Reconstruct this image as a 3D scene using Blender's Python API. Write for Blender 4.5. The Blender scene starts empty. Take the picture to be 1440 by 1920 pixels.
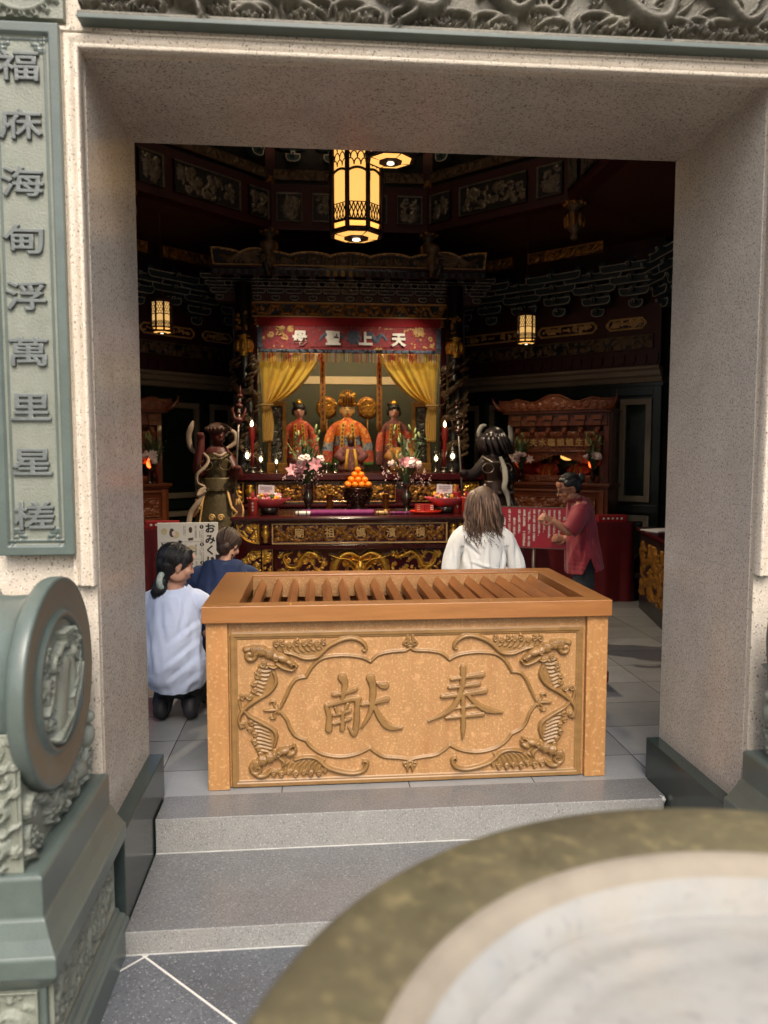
import bpy, bmesh, math, random
import numpy as np
from mathutils import Vector, Matrix, noise

R = math.radians
PI = math.pi
sc = bpy.context.scene
col = sc.collection

# ---------------------------------------------------------------- camera, sky, sun, exposure
CAM = Vector((-.43, 0, 1.63))
YAW, PIT, FPX = R(5.112), R(4.542), 1442.0
cd = bpy.data.cameras.new('camera')
cam = bpy.data.objects.new('camera', cd)
col.objects.link(cam)
cam.location = CAM
cam.rotation_euler = (R(90) - PIT, 0, -YAW)
cd.sensor_fit = 'VERTICAL'
cd.sensor_height = 36
cd.lens = FPX / 1920 * 36
cd.clip_start = .02
cd.clip_end = 500
cd.dof.use_dof = True
cd.dof.focus_distance = 4.6
cd.dof.aperture_fstop = 2.3
sc.camera = cam

SUN_EL, SUN_AZ = R(50), R(178)       # hazy, behind the viewer
w = bpy.data.worlds.new('World')
sc.world = w
w.use_nodes = True
nt = w.node_tree
sky = nt.nodes.new('ShaderNodeTexSky')
sky.sky_type = 'NISHITA'
sky.sun_disc = False
sky.sun_elevation = SUN_EL
sky.sun_rotation = SUN_AZ
sky.air_density = 1.0
sky.dust_density = 6.0
sky.ozone_density = .6
bg = nt.nodes['Background']
bg.inputs[1].default_value = .145
nt.links.new(sky.outputs[0], bg.inputs[0])
sl = bpy.data.lights.new('sun', 'SUN')
sl.energy = 1.2
sl.angle = R(30)
sl.color = (1, .98, .94)
so = bpy.data.objects.new('sun', sl)
col.objects.link(so)
so.rotation_euler = (R(90) - SUN_EL, 0, PI - SUN_AZ)
sc.view_settings.view_transform = 'Standard'
sc.view_settings.look = 'None'
sc.view_settings.exposure = .85
sc.render.engine = 'CYCLES'
sc.cycles.use_denoising = True
sc.cycles.max_bounces = 8
sc.cycles.diffuse_bounces = 5
sc.cycles.glossy_bounces = 4
sc.cycles.sample_clamp_indirect = 6
sc.cycles.caustics_reflective = False
sc.cycles.caustics_refractive = False

_r = Vector((math.cos(YAW), -math.sin(YAW), 0))
_f = Vector((math.sin(YAW) * math.cos(PIT), math.cos(YAW) * math.cos(PIT), -math.sin(PIT)))
_u = _r.cross(_f)


def at(u, v, Y):
    """survey helper: the point at depth Y that a pixel of the 1440 x 1920 photograph shows"""
    d = _f * FPX + _r * (u - 720) - _u * (v - 960)
    return CAM + d * (Y / d.y)


# ---------------------------------------------------------------- materials
def lin(c):
    c = c / 255
    return c / 12.92 if c <= .04045 else ((c + .055) / 1.055) ** 2.4


def rgb(r, g, b):
    return (lin(r), lin(g), lin(b), 1)


def mul(c, k):
    return (min(1, c[0] * k), min(1, c[1] * k), min(1, c[2] * k), 1)


def mat(name, c, rough=.5, metal=0., var=.18, scale=6., bump=0., bscale=60., specks=(), spec=.5, coat=0.,
        emit=None, stretch=None, stain=None, sheen=0.):
    """principled material with cloudy variation, speckles, stains and bump, all procedural in object space"""
    m = bpy.data.materials.new(name)
    m.use_nodes = True
    t = m.node_tree
    n = t.nodes
    b = n['Principled BSDF']
    tc = n.new('ShaderNodeTexCoord')
    mp = n.new('ShaderNodeMapping')
    t.links.new(tc.outputs['Object'], mp.inputs[0])
    if stretch:
        mp.inputs['Scale'].default_value = stretch
    nz = n.new('ShaderNodeTexNoise')
    nz.inputs['Scale'].default_value = scale
    nz.inputs['Detail'].default_value = 6
    nz.inputs['Roughness'].default_value = .65
    t.links.new(mp.outputs[0], nz.inputs['Vector'])
    rp = n.new('ShaderNodeValToRGB')
    rp.color_ramp.elements[0].position = .3
    rp.color_ramp.elements[1].position = .7
    rp.color_ramp.elements[0].color = mul(c, 1 - var)
    rp.color_ramp.elements[1].color = mul(c, 1 + var)
    t.links.new(nz.outputs[0], rp.inputs[0])
    out = rp.outputs[0]
    for (sc_, lo, hi, cc, amt) in specks:
        z = n.new('ShaderNodeTexNoise')
        z.inputs['Scale'].default_value = sc_
        z.inputs['Detail'].default_value = 2
        t.links.new(tc.outputs['Object'], z.inputs['Vector'])
        r2 = n.new('ShaderNodeMapRange')
        r2.inputs[1].default_value = lo
        r2.inputs[2].default_value = hi
        r2.inputs[4].default_value = amt
        t.links.new(z.outputs[0], r2.inputs[0])
        mx = n.new('ShaderNodeMix')
        mx.data_type = 'RGBA'
        t.links.new(r2.outputs[0], mx.inputs[0])
        t.links.new(out, mx.inputs[6])
        mx.inputs[7].default_value = cc
        out = mx.outputs[2]
    if stain:
        z = n.new('ShaderNodeTexNoise')
        z.inputs['Scale'].default_value = stain[0]
        z.inputs['Detail'].default_value = 8
        z.inputs['Roughness'].default_value = .7
        t.links.new(mp.outputs[0], z.inputs['Vector'])
        r2 = n.new('ShaderNodeMapRange')
        r2.inputs[1].default_value = stain[1]
        r2.inputs[2].default_value = stain[2]
        r2.inputs[4].default_value = stain[4]
        t.links.new(z.outputs[0], r2.inputs[0])
        mx = n.new('ShaderNodeMix')
        mx.data_type = 'RGBA'
        t.links.new(r2.outputs[0], mx.inputs[0])
        t.links.new(out, mx.inputs[6])
        mx.inputs[7].default_value = stain[3]
        out = mx.outputs[2]
    t.links.new(out, b.inputs['Base Color'])
    rr = n.new('ShaderNodeMapRange')
    rr.inputs[3].default_value = max(.02, rough * .8)
    rr.inputs[4].default_value = min(1, rough * 1.25)
    t.links.new(nz.outputs[0], rr.inputs[0])
    t.links.new(rr.outputs[0], b.inputs['Roughness'])
    b.inputs['Metallic'].default_value = metal
    b.inputs['Specular IOR Level'].default_value = spec
    b.inputs['Coat Weight'].default_value = coat
    b.inputs['Coat Roughness'].default_value = .08
    b.inputs['Sheen Weight'].default_value = sheen
    if bump:
        z = n.new('ShaderNodeTexNoise')
        z.inputs['Scale'].default_value = bscale
        z.inputs['Detail'].default_value = 4
        t.links.new(mp.outputs[0], z.inputs['Vector'])
        bp = n.new('ShaderNodeBump')
        bp.inputs['Strength'].default_value = min(1, bump)
        bp.inputs['Distance'].default_value = .006
        t.links.new(z.outputs[0], bp.inputs['Height'])
        t.links.new(bp.outputs[0], b.inputs['Normal'])
    if emit:
        b.inputs['Emission Color'].default_value = emit[0]
        b.inputs['Emission Strength'].default_value = emit[1]
    return m


def grid_lines(m, sx, sy, rot, origin, wid, cc, amt=1.):
    """grout joints of a paved surface, laid in the surface's own object space"""
    t = m.node_tree
    n = t.nodes
    b = n['Principled BSDF']
    tc = n.new('ShaderNodeTexCoord')
    mp = n.new('ShaderNodeMapping')
    mp.vector_type = 'TEXTURE'
    mp.inputs['Location'].default_value = (origin[0], origin[1], 0)
    mp.inputs['Rotation'].default_value = (0, 0, rot)
    t.links.new(tc.outputs['Object'], mp.inputs[0])
    br = n.new('ShaderNodeTexBrick')
    br.offset = 0
    br.inputs['Scale'].default_value = 1
    br.inputs['Mortar Size'].default_value = wid
    br.inputs['Mortar Smooth'].default_value = .1
    br.inputs['Brick Width'].default_value = sx
    br.inputs['Row Height'].default_value = sy
    br.inputs['Color1'].default_value = (.82, .82, .82, 1)
    br.inputs['Color2'].default_value = (1.1, 1.1, 1.1, 1)
    t.links.new(mp.outputs[0], br.inputs[0])
    old = b.inputs['Base Color'].links[0].from_socket
    mm = n.new('ShaderNodeMix')
    mm.data_type = 'RGBA'
    mm.blend_type = 'MULTIPLY'
    mm.inputs[0].default_value = 1
    t.links.new(old, mm.inputs[6])
    t.links.new(br.outputs[0], mm.inputs[7])
    sc_ = n.new('ShaderNodeMath')
    sc_.operation = 'MULTIPLY'
    sc_.inputs[1].default_value = amt
    t.links.new(br.outputs['Fac'], sc_.inputs[0])
    mx = n.new('ShaderNodeMix')
    mx.data_type = 'RGBA'
    t.links.new(sc_.outputs[0], mx.inputs[0])
    t.links.new(mm.outputs[2], mx.inputs[6])
    mx.inputs[7].default_value = cc
    t.links.new(mx.outputs[2], b.inputs['Base Color'])


DK = rgb(70, 60, 52)
M = {}
M['granite'] = mat('granite', rgb(200, 190, 174), .62, var=.1, scale=14, bump=.6, bscale=240,
                   specks=((125, .61, .66, rgb(84, 70, 58), .9), (105, .40, .34, rgb(230, 224, 212), .6)), stain=(2.2, .45, .75, rgb(176, 160, 138), .5))
M['granite_polished'] = mat('granite_polished', rgb(184, 178, 167), .19, var=.08, scale=5, spec=.42,
                            specks=((125, .58, .63, rgb(92, 80, 72), .8), (105, .42, .36, rgb(206, 196, 186), .75)), stain=(1.3, .5, .7, rgb(150, 136, 120), .35))
M['granite_tread'] = mat('granite_tread', rgb(106, 107, 108), .24, var=.1, scale=5, spec=.5, bump=.1, bscale=120,
                         specks=((130, .57, .65, rgb(66, 66, 68), .55), (110, .42, .34, rgb(138, 138, 137), .55)), stain=(3, .5, .75, rgb(108, 106, 104), .5))
M['granite_riser'] = mat('granite_riser', rgb(138, 138, 135), .7, var=.1, scale=9, bump=.6, bscale=240,
                         specks=((130, .58, .66, rgb(96, 94, 92), .6), (110, .42, .34, rgb(182, 181, 178), .55)), stain=(4, .5, .8, rgb(150, 146, 138), .5))
M['grout'] = mat('grey_grout', rgb(178, 178, 174), .9, var=.2, scale=20)
M['green'] = mat('green_stone', rgb(82, 93, 88), .3, var=.16, scale=7, spec=.5, specks=((200, .58, .7, rgb(52, 66, 62), .5),), stain=(3, .5, .75, rgb(88, 98, 92), .5))
M['green_matt'] = mat('green_stone_carved', rgb(118, 122, 110), .5, var=.15, scale=9, bump=.4, bscale=120, specks=((200, .58, .7, rgb(82, 95, 88), .5),), stain=(4, .5, .7, rgb(134, 144, 132), .6))
M['green_letter'] = mat('green_stone_letters', rgb(94, 100, 98), .42, var=.15, scale=12, bump=.3, bscale=90)
M['dark_relief'] = mat('dark_carved_stone', rgb(86, 82, 70), .48, var=.3, scale=8, bump=.5, bscale=80, stain=(5, .48, .7, rgb(128, 122, 104), .6))
M['green_dark'] = mat('dark_green_stone', rgb(48, 58, 56), .18, var=.15, scale=5, specks=((200, .58, .7, rgb(30, 40, 38), .5),))
M['courtyard'] = mat('courtyard_pale_stone', rgb(116, 113, 108), .7, var=.1, scale=2)
M['paving'] = mat('dark_paving', rgb(92, 96, 101), .4, var=.16, scale=3, bump=.25, bscale=180, specks=((150, .63, .68, rgb(170, 172, 174), .8), (90, .42, .34, rgb(66, 68, 72), .6)))
grid_lines(M['paving'], .6, .6, R(45), (-1.075, 2.795), .0045, rgb(205, 203, 196))
M['floor'] = mat('hall_floor_tile', rgb(130, 132, 133), .2, var=.1, scale=3, spec=.5, specks=((160, .56, .7, rgb(106, 107, 110), .4),))
grid_lines(M['floor'], .62, .42, 0, (.02, 4.32), .003, rgb(74, 74, 76), .8)
M['wood'] = mat('honey_wood', rgb(163, 123, 80), .42, var=.14, scale=5, stretch=(6, 6, .8), bump=.15, bscale=30,
                specks=((90, .54, .70, rgb(212, 172, 122), .6), (24, .56, .72, rgb(206, 160, 112), .45)), stain=(2.5, .5, .72, rgb(138, 94, 56), .65), spec=.45)
M['wood_post'] = mat('honey_wood_upright', rgb(168, 123, 75), .42, var=.16, scale=7, stretch=(5, 5, .7), bump=.12, bscale=40,
                     specks=((60, .57, .66, rgb(210, 168, 118), .5),), stain=(3, .5, .75, rgb(180, 118, 70), .5), spec=.45)
M['wood_top'] = mat('lid_wood', rgb(146, 99, 55), .3, var=.14, scale=5, stretch=(.6, 6, 6), bump=.1, bscale=40, stain=(2, .5, .72, rgb(130, 74, 38), .6), spec=.5)
M['wood_slat'] = mat('slat_wood', rgb(152, 98, 54), .4, var=.2, scale=6, stretch=(6, .8, 6), stain=(2, .5, .72, rgb(104, 60, 34), .6))
M['wood_dark_in'] = mat('box_inside_wood', rgb(124, 80, 46), .7)
M['wood_carved'] = mat('carved_wood', rgb(132, 100, 58), .36, var=.16, scale=10, stretch=(1, 1, 2), stain=(6, .5, .75, rgb(98, 68, 38), .6), spec=.5)
M['lacquer'] = mat('dark_red_lacquer', rgb(60, 16, 20), .16, var=.15, scale=4, spec=.5, coat=.4)
M['lacquer_black'] = mat('black_lacquer', rgb(24, 22, 22), .3, var=.2, scale=4)
M['beam_red'] = mat('painted_red_beam', rgb(62, 18, 18), .45, var=.25, scale=4)
M['beam_brown'] = mat('brown_ceiling_board', rgb(74, 42, 28), .5, var=.3, scale=2, stretch=(1, 6, 1))
M['blue_paint'] = mat('dark_blue_green_paint', rgb(40, 58, 62), .45, var=.3, scale=4)
M['trim'] = mat('pale_painted_edge', rgb(186, 182, 168), .35, var=.35, scale=10)  # daylight glints on bracket edges put into colour; also the jamb joint
M['trim_gold'] = mat('gold_painted_edge', rgb(206, 166, 104), .35, var=.2, scale=10)
M['gold'] = mat('gold_leaf', rgb(214, 164, 70), .28, metal=.85, var=.25, scale=20)
M['gold_dark'] = mat('aged_gold', rgb(150, 104, 44), .36, metal=.6, var=.4, scale=24)
M['carved_dim'] = mat('dull_painted_carving', rgb(104, 84, 60), .4, var=.4, scale=14, metal=.2)
M['carved_grey'] = mat('grey_silver_carving', rgb(120, 112, 98), .32, var=.4, scale=16, metal=.4)
M['rosewood'] = mat('rosewood', rgb(112, 56, 30), .3, var=.2, scale=5, stretch=(1, 5, 5), coat=.3)
M['rosewood_carved'] = mat('carved_rosewood', rgb(128, 70, 40), .35, var=.3, scale=14)
M['beige_stone'] = mat('beige_wall_stone', rgb(150, 138, 118), .3, var=.12, scale=5)
M['wall_green'] = mat('dark_green_wall_stone', rgb(30, 40, 36), .2, var=.3, scale=4)
M['niche'] = mat('niche_wall', rgb(80, 83, 64), .7, var=.12, scale=2)
M['cream'] = mat('cream_band', rgb(206, 190, 150), .6, var=.1)
M['curtain'] = mat('gold_curtain', rgb(226, 184, 62), .42, var=.14, scale=6, sheen=.4, spec=.6)
M['banner_red'] = mat('red_banner', rgb(150, 56, 60), .75, var=.3, scale=26, specks=((40, .56, .62, rgb(60, 70, 92), .7), (34, .40, .34, rgb(176, 120, 62), .6)))
M['red_cloth'] = mat('red_cloth', rgb(146, 22, 30), .8, var=.12)
M['thread_white'] = mat('silver_thread', rgb(234, 230, 220), .5, var=.06)
M['thread_gold'] = mat('gold_thread', rgb(200, 160, 90), .5, var=.2)
M['thread_blue'] = mat('grey_blue_thread', rgb(82, 90, 108), .6, var=.3, scale=40)
M['fringe_red'] = mat('red_fringe', rgb(140, 30, 34), .8)
M['fringe_green'] = mat('green_fringe', rgb(50, 78, 52), .8)
M['fringe_yellow'] = mat('yellow_fringe', rgb(150, 112, 44), .8)
M['fringe_white'] = mat('white_fringe', rgb(150, 138, 118), .8)
M['robe'] = mat('orange_robe', rgb(226, 112, 40), .7, var=.25, scale=30, specks=((30, .55, .62, rgb(240, 184, 84), .9), (26, .40, .35, rgb(176, 40, 34), .8)))
M['robe_red'] = mat('red_robe', rgb(196, 76, 52), .7, var=.3, scale=30, specks=((40, .55, .62, rgb(214, 150, 90), .8),))
M['robe_purple'] = mat('dark_plum_robe', rgb(122, 70, 66), .7, var=.3, scale=30, specks=((40, .58, .64, rgb(170, 120, 90), .8),))
M['robe_hem'] = mat('blue_white_embroidered_hem', rgb(150, 158, 160), .7, var=.4, scale=40, specks=((30, .52, .58, rgb(46, 66, 96), .9), (22, .42, .36, rgb(206, 160, 70), .8)))
M['robe_green'] = mat('green_hem', rgb(86, 134, 52), .7, var=.2, scale=30)
M['sash'] = mat('yellow_sash', rgb(216, 160, 44), .6, var=.15, scale=20)
M['sash_ink'] = mat('dark_embroidery', rgb(96, 44, 24), .7)
M['streamer'] = mat('brown_gold_streamer', rgb(170, 112, 44), .6, var=.25, scale=30)
M['face_gold'] = mat('gilded_face', rgb(240, 192, 116), .4, var=.06)
M['face_pink'] = mat('pink_painted_face', rgb(238, 190, 166), .4, var=.05)
M['face_dark'] = mat('dark_face', rgb(60, 34, 24), .4)
M['black_hair'] = mat('black_hair', rgb(22, 20, 22), .33, var=.4, scale=10, stretch=(30, 30, 2), bump=.5, bscale=14, spec=.55)
M['brown_hair'] = mat('brown_hair', rgb(100, 80, 66), .4, var=.35, scale=10, stretch=(30, 30, 2), bump=.5, bscale=14)
M['dark_brown_hair'] = mat('dark_brown_hair', rgb(58, 42, 34), .4, var=.4, scale=10, stretch=(30, 30, 2), bump=.5, bscale=14)
M['skin'] = mat('skin', rgb(196, 148, 122), .5, var=.06, scale=20)
M['skin_tan'] = mat('tanned_skin', rgb(158, 108, 84), .5, var=.08, scale=20)
M['lip'] = mat('lip', rgb(150, 84, 76), .5)
M['white_shirt'] = mat('pale_white_cotton', rgb(200, 214, 244), .85, var=.03, scale=6, bump=.25, bscale=14, sheen=.2)
M['white_blouse'] = mat('white_blouse_cloth', rgb(232, 236, 236), .85, var=.03, scale=6, bump=.25, bscale=14, sheen=.2)
M['navy_shirt'] = mat('navy_cotton', rgb(24, 42, 78), .85, var=.1, scale=6, bump=.3, bscale=14)
M['red_shirt'] = mat('crimson_shirt_cloth', rgb(128, 24, 42), .7, var=.12, scale=14, bump=.3, bscale=14, sheen=.2)
M['trousers'] = mat('dark_trousers', rgb(38, 42, 46), .85, var=.15)
M['shoe'] = mat('black_shoe', rgb(30, 30, 34), .6)
M['scrunchie'] = mat('pale_green_scrunchie', rgb(176, 190, 180), .8, var=.25, scale=60)
M['ivory'] = mat('ivory_ribbon', rgb(158, 138, 118), .6, var=.12)
M['armor'] = mat('bronze_green_armour', rgb(86, 74, 48), .5, metal=.35, var=.35, scale=30, bump=.4, bscale=60)
M['armor_brown'] = mat('brown_armour', rgb(70, 46, 36), .5, metal=.15, var=.3, scale=20, bump=.3, bscale=60)
M['armor_dark'] = mat('dark_armour', rgb(50, 36, 30), .32, metal=.4, var=.35, scale=24, bump=.4, bscale=60)
M['red_skin'] = mat('red_painted_skin', rgb(78, 28, 22), .5, var=.12)
M['dark_skin'] = mat('blackened_skin', rgb(42, 36, 36), .32, var=.2)
M['grey_ribbon'] = mat('grey_ribbon', rgb(140, 138, 132), .5, var=.15)
M['iron'] = mat('grey_iron', rgb(108, 100, 92), .35, metal=.6, var=.15)
M['candle'] = mat('red_candle', rgb(150, 40, 36), .35, var=.1, spec=.6)
M['flame'] = mat('flame', (1, .75, .35, 1), emit=((1, .72, .32, 1), 14))
M['bulb'] = mat('lit_bulb', (1, .85, .5, 1), emit=((1, .8, .45, 1), 16))
M['red_lamp'] = mat('red_orange_lamp', (1, .12, .03, 1), emit=((1, .10, .02, 1), 3.2))
M['paper_glow'] = mat('lantern_paper', rgb(250, 214, 130), .6, emit=((1, .50, .12, 1), .68))
M['paper_dim'] = mat('dim_lantern_paper', rgb(250, 214, 130), .6, emit=((1, .56, .18, 1), .42))
M['bronze_dark'] = mat('dark_bronze', rgb(62, 44, 38), .3, metal=.7, var=.3, scale=20)
M['silver_dark'] = mat('dark_silver', rgb(96, 92, 84), .22, metal=.85, var=.2)
M['orange'] = mat('orange_peel', rgb(236, 132, 22), .4, var=.1, scale=30, bump=.3, bscale=120)
M['leaf'] = mat('leaf_green', rgb(64, 88, 54), .5, var=.35, scale=20)
M['leaf_pale'] = mat('pale_bud_green', rgb(134, 148, 92), .5, var=.2, scale=20)
M['petal_pink'] = mat('pink_petal', rgb(206, 140, 152), .6, var=.18, scale=30)
M['petal_white'] = mat('pale_pink_petal', rgb(238, 214, 208), .6, var=.06, scale=30)
M['petal_yellow'] = mat('yellow_petal', rgb(226, 176, 60), .6, var=.2, scale=30)
M['wrap_pink'] = mat('pink_wrapping', rgb(206, 84, 92), .4, var=.15)
M['purple'] = mat('purple_cloth', rgb(116, 24, 92), .7, var=.1)
M['white_paper'] = mat('white_paper', rgb(228, 226, 230), .8, var=.03)
M['ink'] = mat('black_ink', rgb(34, 32, 32), .7)
M['ink_grey'] = mat('grey_ink', rgb(110, 106, 104), .7)
M['board_white'] = mat('off_white_board', rgb(226, 222, 210), .7, var=.04)
M['red_board'] = mat('red_sign_board', rgb(170, 34, 54), .45, var=.05)
M['red_tray'] = mat('red_plastic_tray', rgb(214, 58, 34), .3, var=.05)
M['red_box'] = mat('red_vinyl', rgb(92, 20, 28), .4, var=.12, bump=.2, bscale=30)
M['sketch_tan'] = mat('tan_print', rgb(206, 192, 150), .8)
M['sketch_brown'] = mat('brown_print', rgb(84, 66, 52), .8)
M['sketch_red'] = mat('red_print', rgb(186, 70, 46), .8)
M['ash'] = mat('pale_ash', rgb(140, 140, 136), .9, var=.1, scale=9, bump=.5, bscale=22, stain=(3.5, .5, .66, rgb(150, 142, 128), .5), specks=((6, .54, .74, rgb(122, 128, 134), .5), (60, .6, .7, rgb(110, 112, 114), .4)))
M['bronze_patina'] = mat('olive_bronze_patina', rgb(86, 80, 56), .6, metal=.0, var=.35, scale=9, bump=.3, bscale=30, stain=(2.2, .46, .66, rgb(54, 45, 32), .8), specks=((40, .54, .7, rgb(126, 114, 78), .5),))
M['rim_cream'] = mat('dusty_cream_rim', rgb(132, 124, 110), .75, var=.16, scale=8, bump=.3, bscale=30)
M['card_ink'] = mat('violet_ink', rgb(120, 104, 140), .8)
M['glass_black'] = mat('glasses_frame', rgb(24, 20, 20), .3)


M['brown_hair_light'] = mat('light_brown_hair', rgb(140, 114, 96), .38, var=.3, scale=10, stretch=(30, 30, 2))


# ---------------------------------------------------------------- scene graph helpers
def thing(name, label, cat, loc=(0, 0, 0), rz=0., group=None):
    o = bpy.data.objects.new(name, None)
    o.empty_display_size = .1
    col.objects.link(o)
    o.location = loc
    o.rotation_euler = (0, 0, rz)
    o['label'] = label
    o['category'] = cat
    if group:
        o['group'] = group
    return o


def tag(o, label, cat, group=None):
    o['label'] = label
    o['category'] = cat
    if group:
        o['group'] = group
    return o


def kids(o):
    return list(o.children)


def dup(o, loc=None, rz=None, label=None, parent=None):
    c = o.copy()
    col.objects.link(c)
    if parent is not None:
        c.parent = parent
    for k in kids(o):
        dup(k, parent=c)
    if loc is not None:
        c.location = loc
    if rz is not None:
        c.rotation_euler = (0, 0, rz)
    if label:
        c['label'] = label
    return c


def link_mesh(name, me, parent=None, loc=(0, 0, 0), rot=(0, 0, 0)):
    o = bpy.data.objects.new(name, me)
    col.objects.link(o)
    o.location = loc
    o.rotation_euler = rot
    if parent is not None:
        o.parent = parent
    return o


def crom(pts, n=8, closed=False):
    """Catmull-Rom through pts (tuples of any length)"""
    P = [np.array(p, float) for p in pts]
    if len(P) < 3:
        return [P[0] + (P[-1] - P[0]) * i / n for i in range(n + 1)]
    out = []
    N = len(P)
    for i in range(N if closed else N - 1):
        if closed:
            a, b, c, d = P[(i - 1) % N], P[i], P[(i + 1) % N], P[(i + 2) % N]
        else:
            a, b, c, d = P[max(i - 1, 0)], P[i], P[i + 1], P[min(i + 2, N - 1)]
        for k in range(n):
            t = k / n
            out.append(.5 * ((2 * b) + (c - a) * t + (2 * a - 5 * b + 4 * c - d) * t * t + (3 * b - a - 3 * c + d) * t ** 3))
    if not closed:
        out.append(P[-1])
    return out


class MB:
    """collects shapes of one mesh; m = material slot index"""

    def __init__(s):
        s.bm = bmesh.new()

    def _tagnew(s, verts, m, smooth):
        for v in verts:
            for f in v.link_faces:
                f.material_index = m
                f.smooth = smooth

    def box(s, x0, x1, y0, y1, z0, z1, m=0, rot=None):
        mt = Matrix.Translation(((x0 + x1) / 2, (y0 + y1) / 2, (z0 + z1) / 2))
        if rot is not None:
            mt = mt @ rot
        mt = mt @ Matrix.Diagonal((x1 - x0, y1 - y0, z1 - z0, 1))
        s._tagnew(bmesh.ops.create_cube(s.bm, size=1, matrix=mt)['verts'], m, False)
        return s

    def prism(s, poly, y0, y1, m=0, axis='Y', smooth=False):
        """poly in the xz plane extruded along y (or xy along z)"""
        f = (lambda a, b, t: (a, t, b)) if axis == 'Y' else ((lambda a, b, t: (a, b, t)) if axis == 'Z' else (lambda a, b, t: (t, a, b)))
        A = [s.bm.verts.new(f(a, b, y0)) for a, b in poly]
        B = [s.bm.verts.new(f(a, b, y1)) for a, b in poly]
        n = len(poly)
        s.bm.faces.new(A)
        s.bm.faces.new(B[::-1])
        for i in range(n):
            s.bm.faces.new((A[i], A[(i + 1) % n], B[(i + 1) % n], B[i]))
        s._tagnew(A + B, m, smooth)
        return s

    def sphere(s, c, r, m=0, seg=12, rot=None):
        if not hasattr(r, '__len__'):
            r = (r, r, r)
        mt = Matrix.Translation(c)
        if rot is not None:
            mt = mt @ rot
        mt = mt @ Matrix.Diagonal((r[0], r[1], r[2], 1))
        nv = max(4, seg * 2 // 3)
        nw = s.bm.verts.new
        T_ = nw(mt @ Vector((0, 0, 1)))
        B_ = nw(mt @ Vector((0, 0, -1)))
        rg = [[nw(mt @ Vector((math.sin(PI * j / nv) * math.cos(2 * PI * i / seg), math.sin(PI * j / nv) * math.sin(2 * PI * i / seg), math.cos(PI * j / nv)))) for i in range(seg)] for j in range(1, nv)]
        fs = []
        nf = s.bm.faces.new
        for i in range(seg):
            k = (i + 1) % seg
            fs.append(nf((T_, rg[0][i], rg[0][k])))
            fs.append(nf((B_, rg[-1][k], rg[-1][i])))
            for j in range(nv - 2):
                fs.append(nf((rg[j][i], rg[j + 1][i], rg[j + 1][k], rg[j][k])))
        for f in fs:
            f.material_index = m
            f.smooth = True
        return s

    def lathe(s, prof, c=(0, 0, 0), seg=24, m=0, cap=True, smooth=True, a0=0., sx=1., sy=1., mats=None):
        rings = []
        for r, z in prof:
            rings.append([s.bm.verts.new((c[0] + sx * r * math.cos(a0 + 2 * PI * i / seg), c[1] + sy * r * math.sin(a0 + 2 * PI * i / seg), c[2] + z)) for i in range(seg)])
        cnt = 0
        for k in range(len(rings) - 1):
            for i in range(seg):
                f = s.bm.faces.new((rings[k][i], rings[k][(i + 1) % seg], rings[k + 1][(i + 1) % seg], rings[k + 1][i]))
                f.material_index = mats[k] if mats else m
                f.smooth = smooth
        if cap:
            for rg, kk in ((rings[0][::-1], 0), (rings[-1], -1)):
                f = s.bm.faces.new(rg)
                f.material_index = mats[kk] if mats else m
        return s

    def tube(s, pts, r, seg=8, m=0, cap=True, flat=None, up=(0, 0, 1)):
        """r: number or list; flat: list/number giving the second radius (elliptic section)"""
        P = [Vector(p) for p in pts]
        n = len(P)
        if n < 2:
            return s
        rr = [r] * n if not hasattr(r, '__len__') else [float(np.interp(i / (n - 1), np.linspace(0, 1, len(r)), r)) for i in range(n)]
        if flat is None:
            ff = rr
        else:
            ff = [flat] * n if not hasattr(flat, '__len__') else [float(np.interp(i / (n - 1), np.linspace(0, 1, len(flat)), flat)) for i in range(n)]
        rings = []
        up = Vector(up)
        prev = None
        for i in range(n):
            d = (P[min(i + 1, n - 1)] - P[max(i - 1, 0)])
            if d.length < 1e-9:
                d = Vector((0, 0, 1))
            d.normalize()
            if prev is None:
                a = up - d * up.dot(d)
                if a.length < .05:
                    a = Vector((1, 0, 0)) - d * d.x
                    if a.length < .05:
                        a = Vector((0, 1, 0)) - d * d.y
            else:
                a = prev - d * prev.dot(d)
            a.normalize()
            prev = a
            b = d.cross(a)
            rings.append([s.bm.verts.new(P[i] + a * (rr[i] * math.cos(2 * PI * k / seg)) + b * (ff[i] * math.sin(2 * PI * k / seg))) for k in range(seg)])
        for i in range(n - 1):
            for k in range(seg):
                f = s.bm.faces.new((rings[i][k], rings[i][(k + 1) % seg], rings[i + 1][(k + 1) % seg], rings[i + 1][k]))
                f.material_index = m
                f.smooth = True
        if cap:
            for rg in (rings[0][::-1], rings[-1]):
                f = s.bm.faces.new(rg)
                f.material_index = m
                f.smooth = True
        return s

    def quad(s, a, b, c, d, m=0, smooth=False):
        f = s.bm.faces.new([s.bm.verts.new(p) for p in (a, b, c, d)])
        f.material_index = m
        f.smooth = smooth
        return s

    def sheet(s, rows, m=0, smooth=True, closed=False, mfun=None):
        V = [[s.bm.verts.new(p) for p in r] for r in rows]
        for i in range(len(V) - 1):
            n = len(V[i])
            for k in range(n if closed else n - 1):
                f = s.bm.faces.new((V[i][k], V[i][(k + 1) % n], V[i + 1][(k + 1) % n], V[i + 1][k]))
                f.material_index = mfun(i, k) if mfun else m
                f.smooth = smooth
        return s

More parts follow.
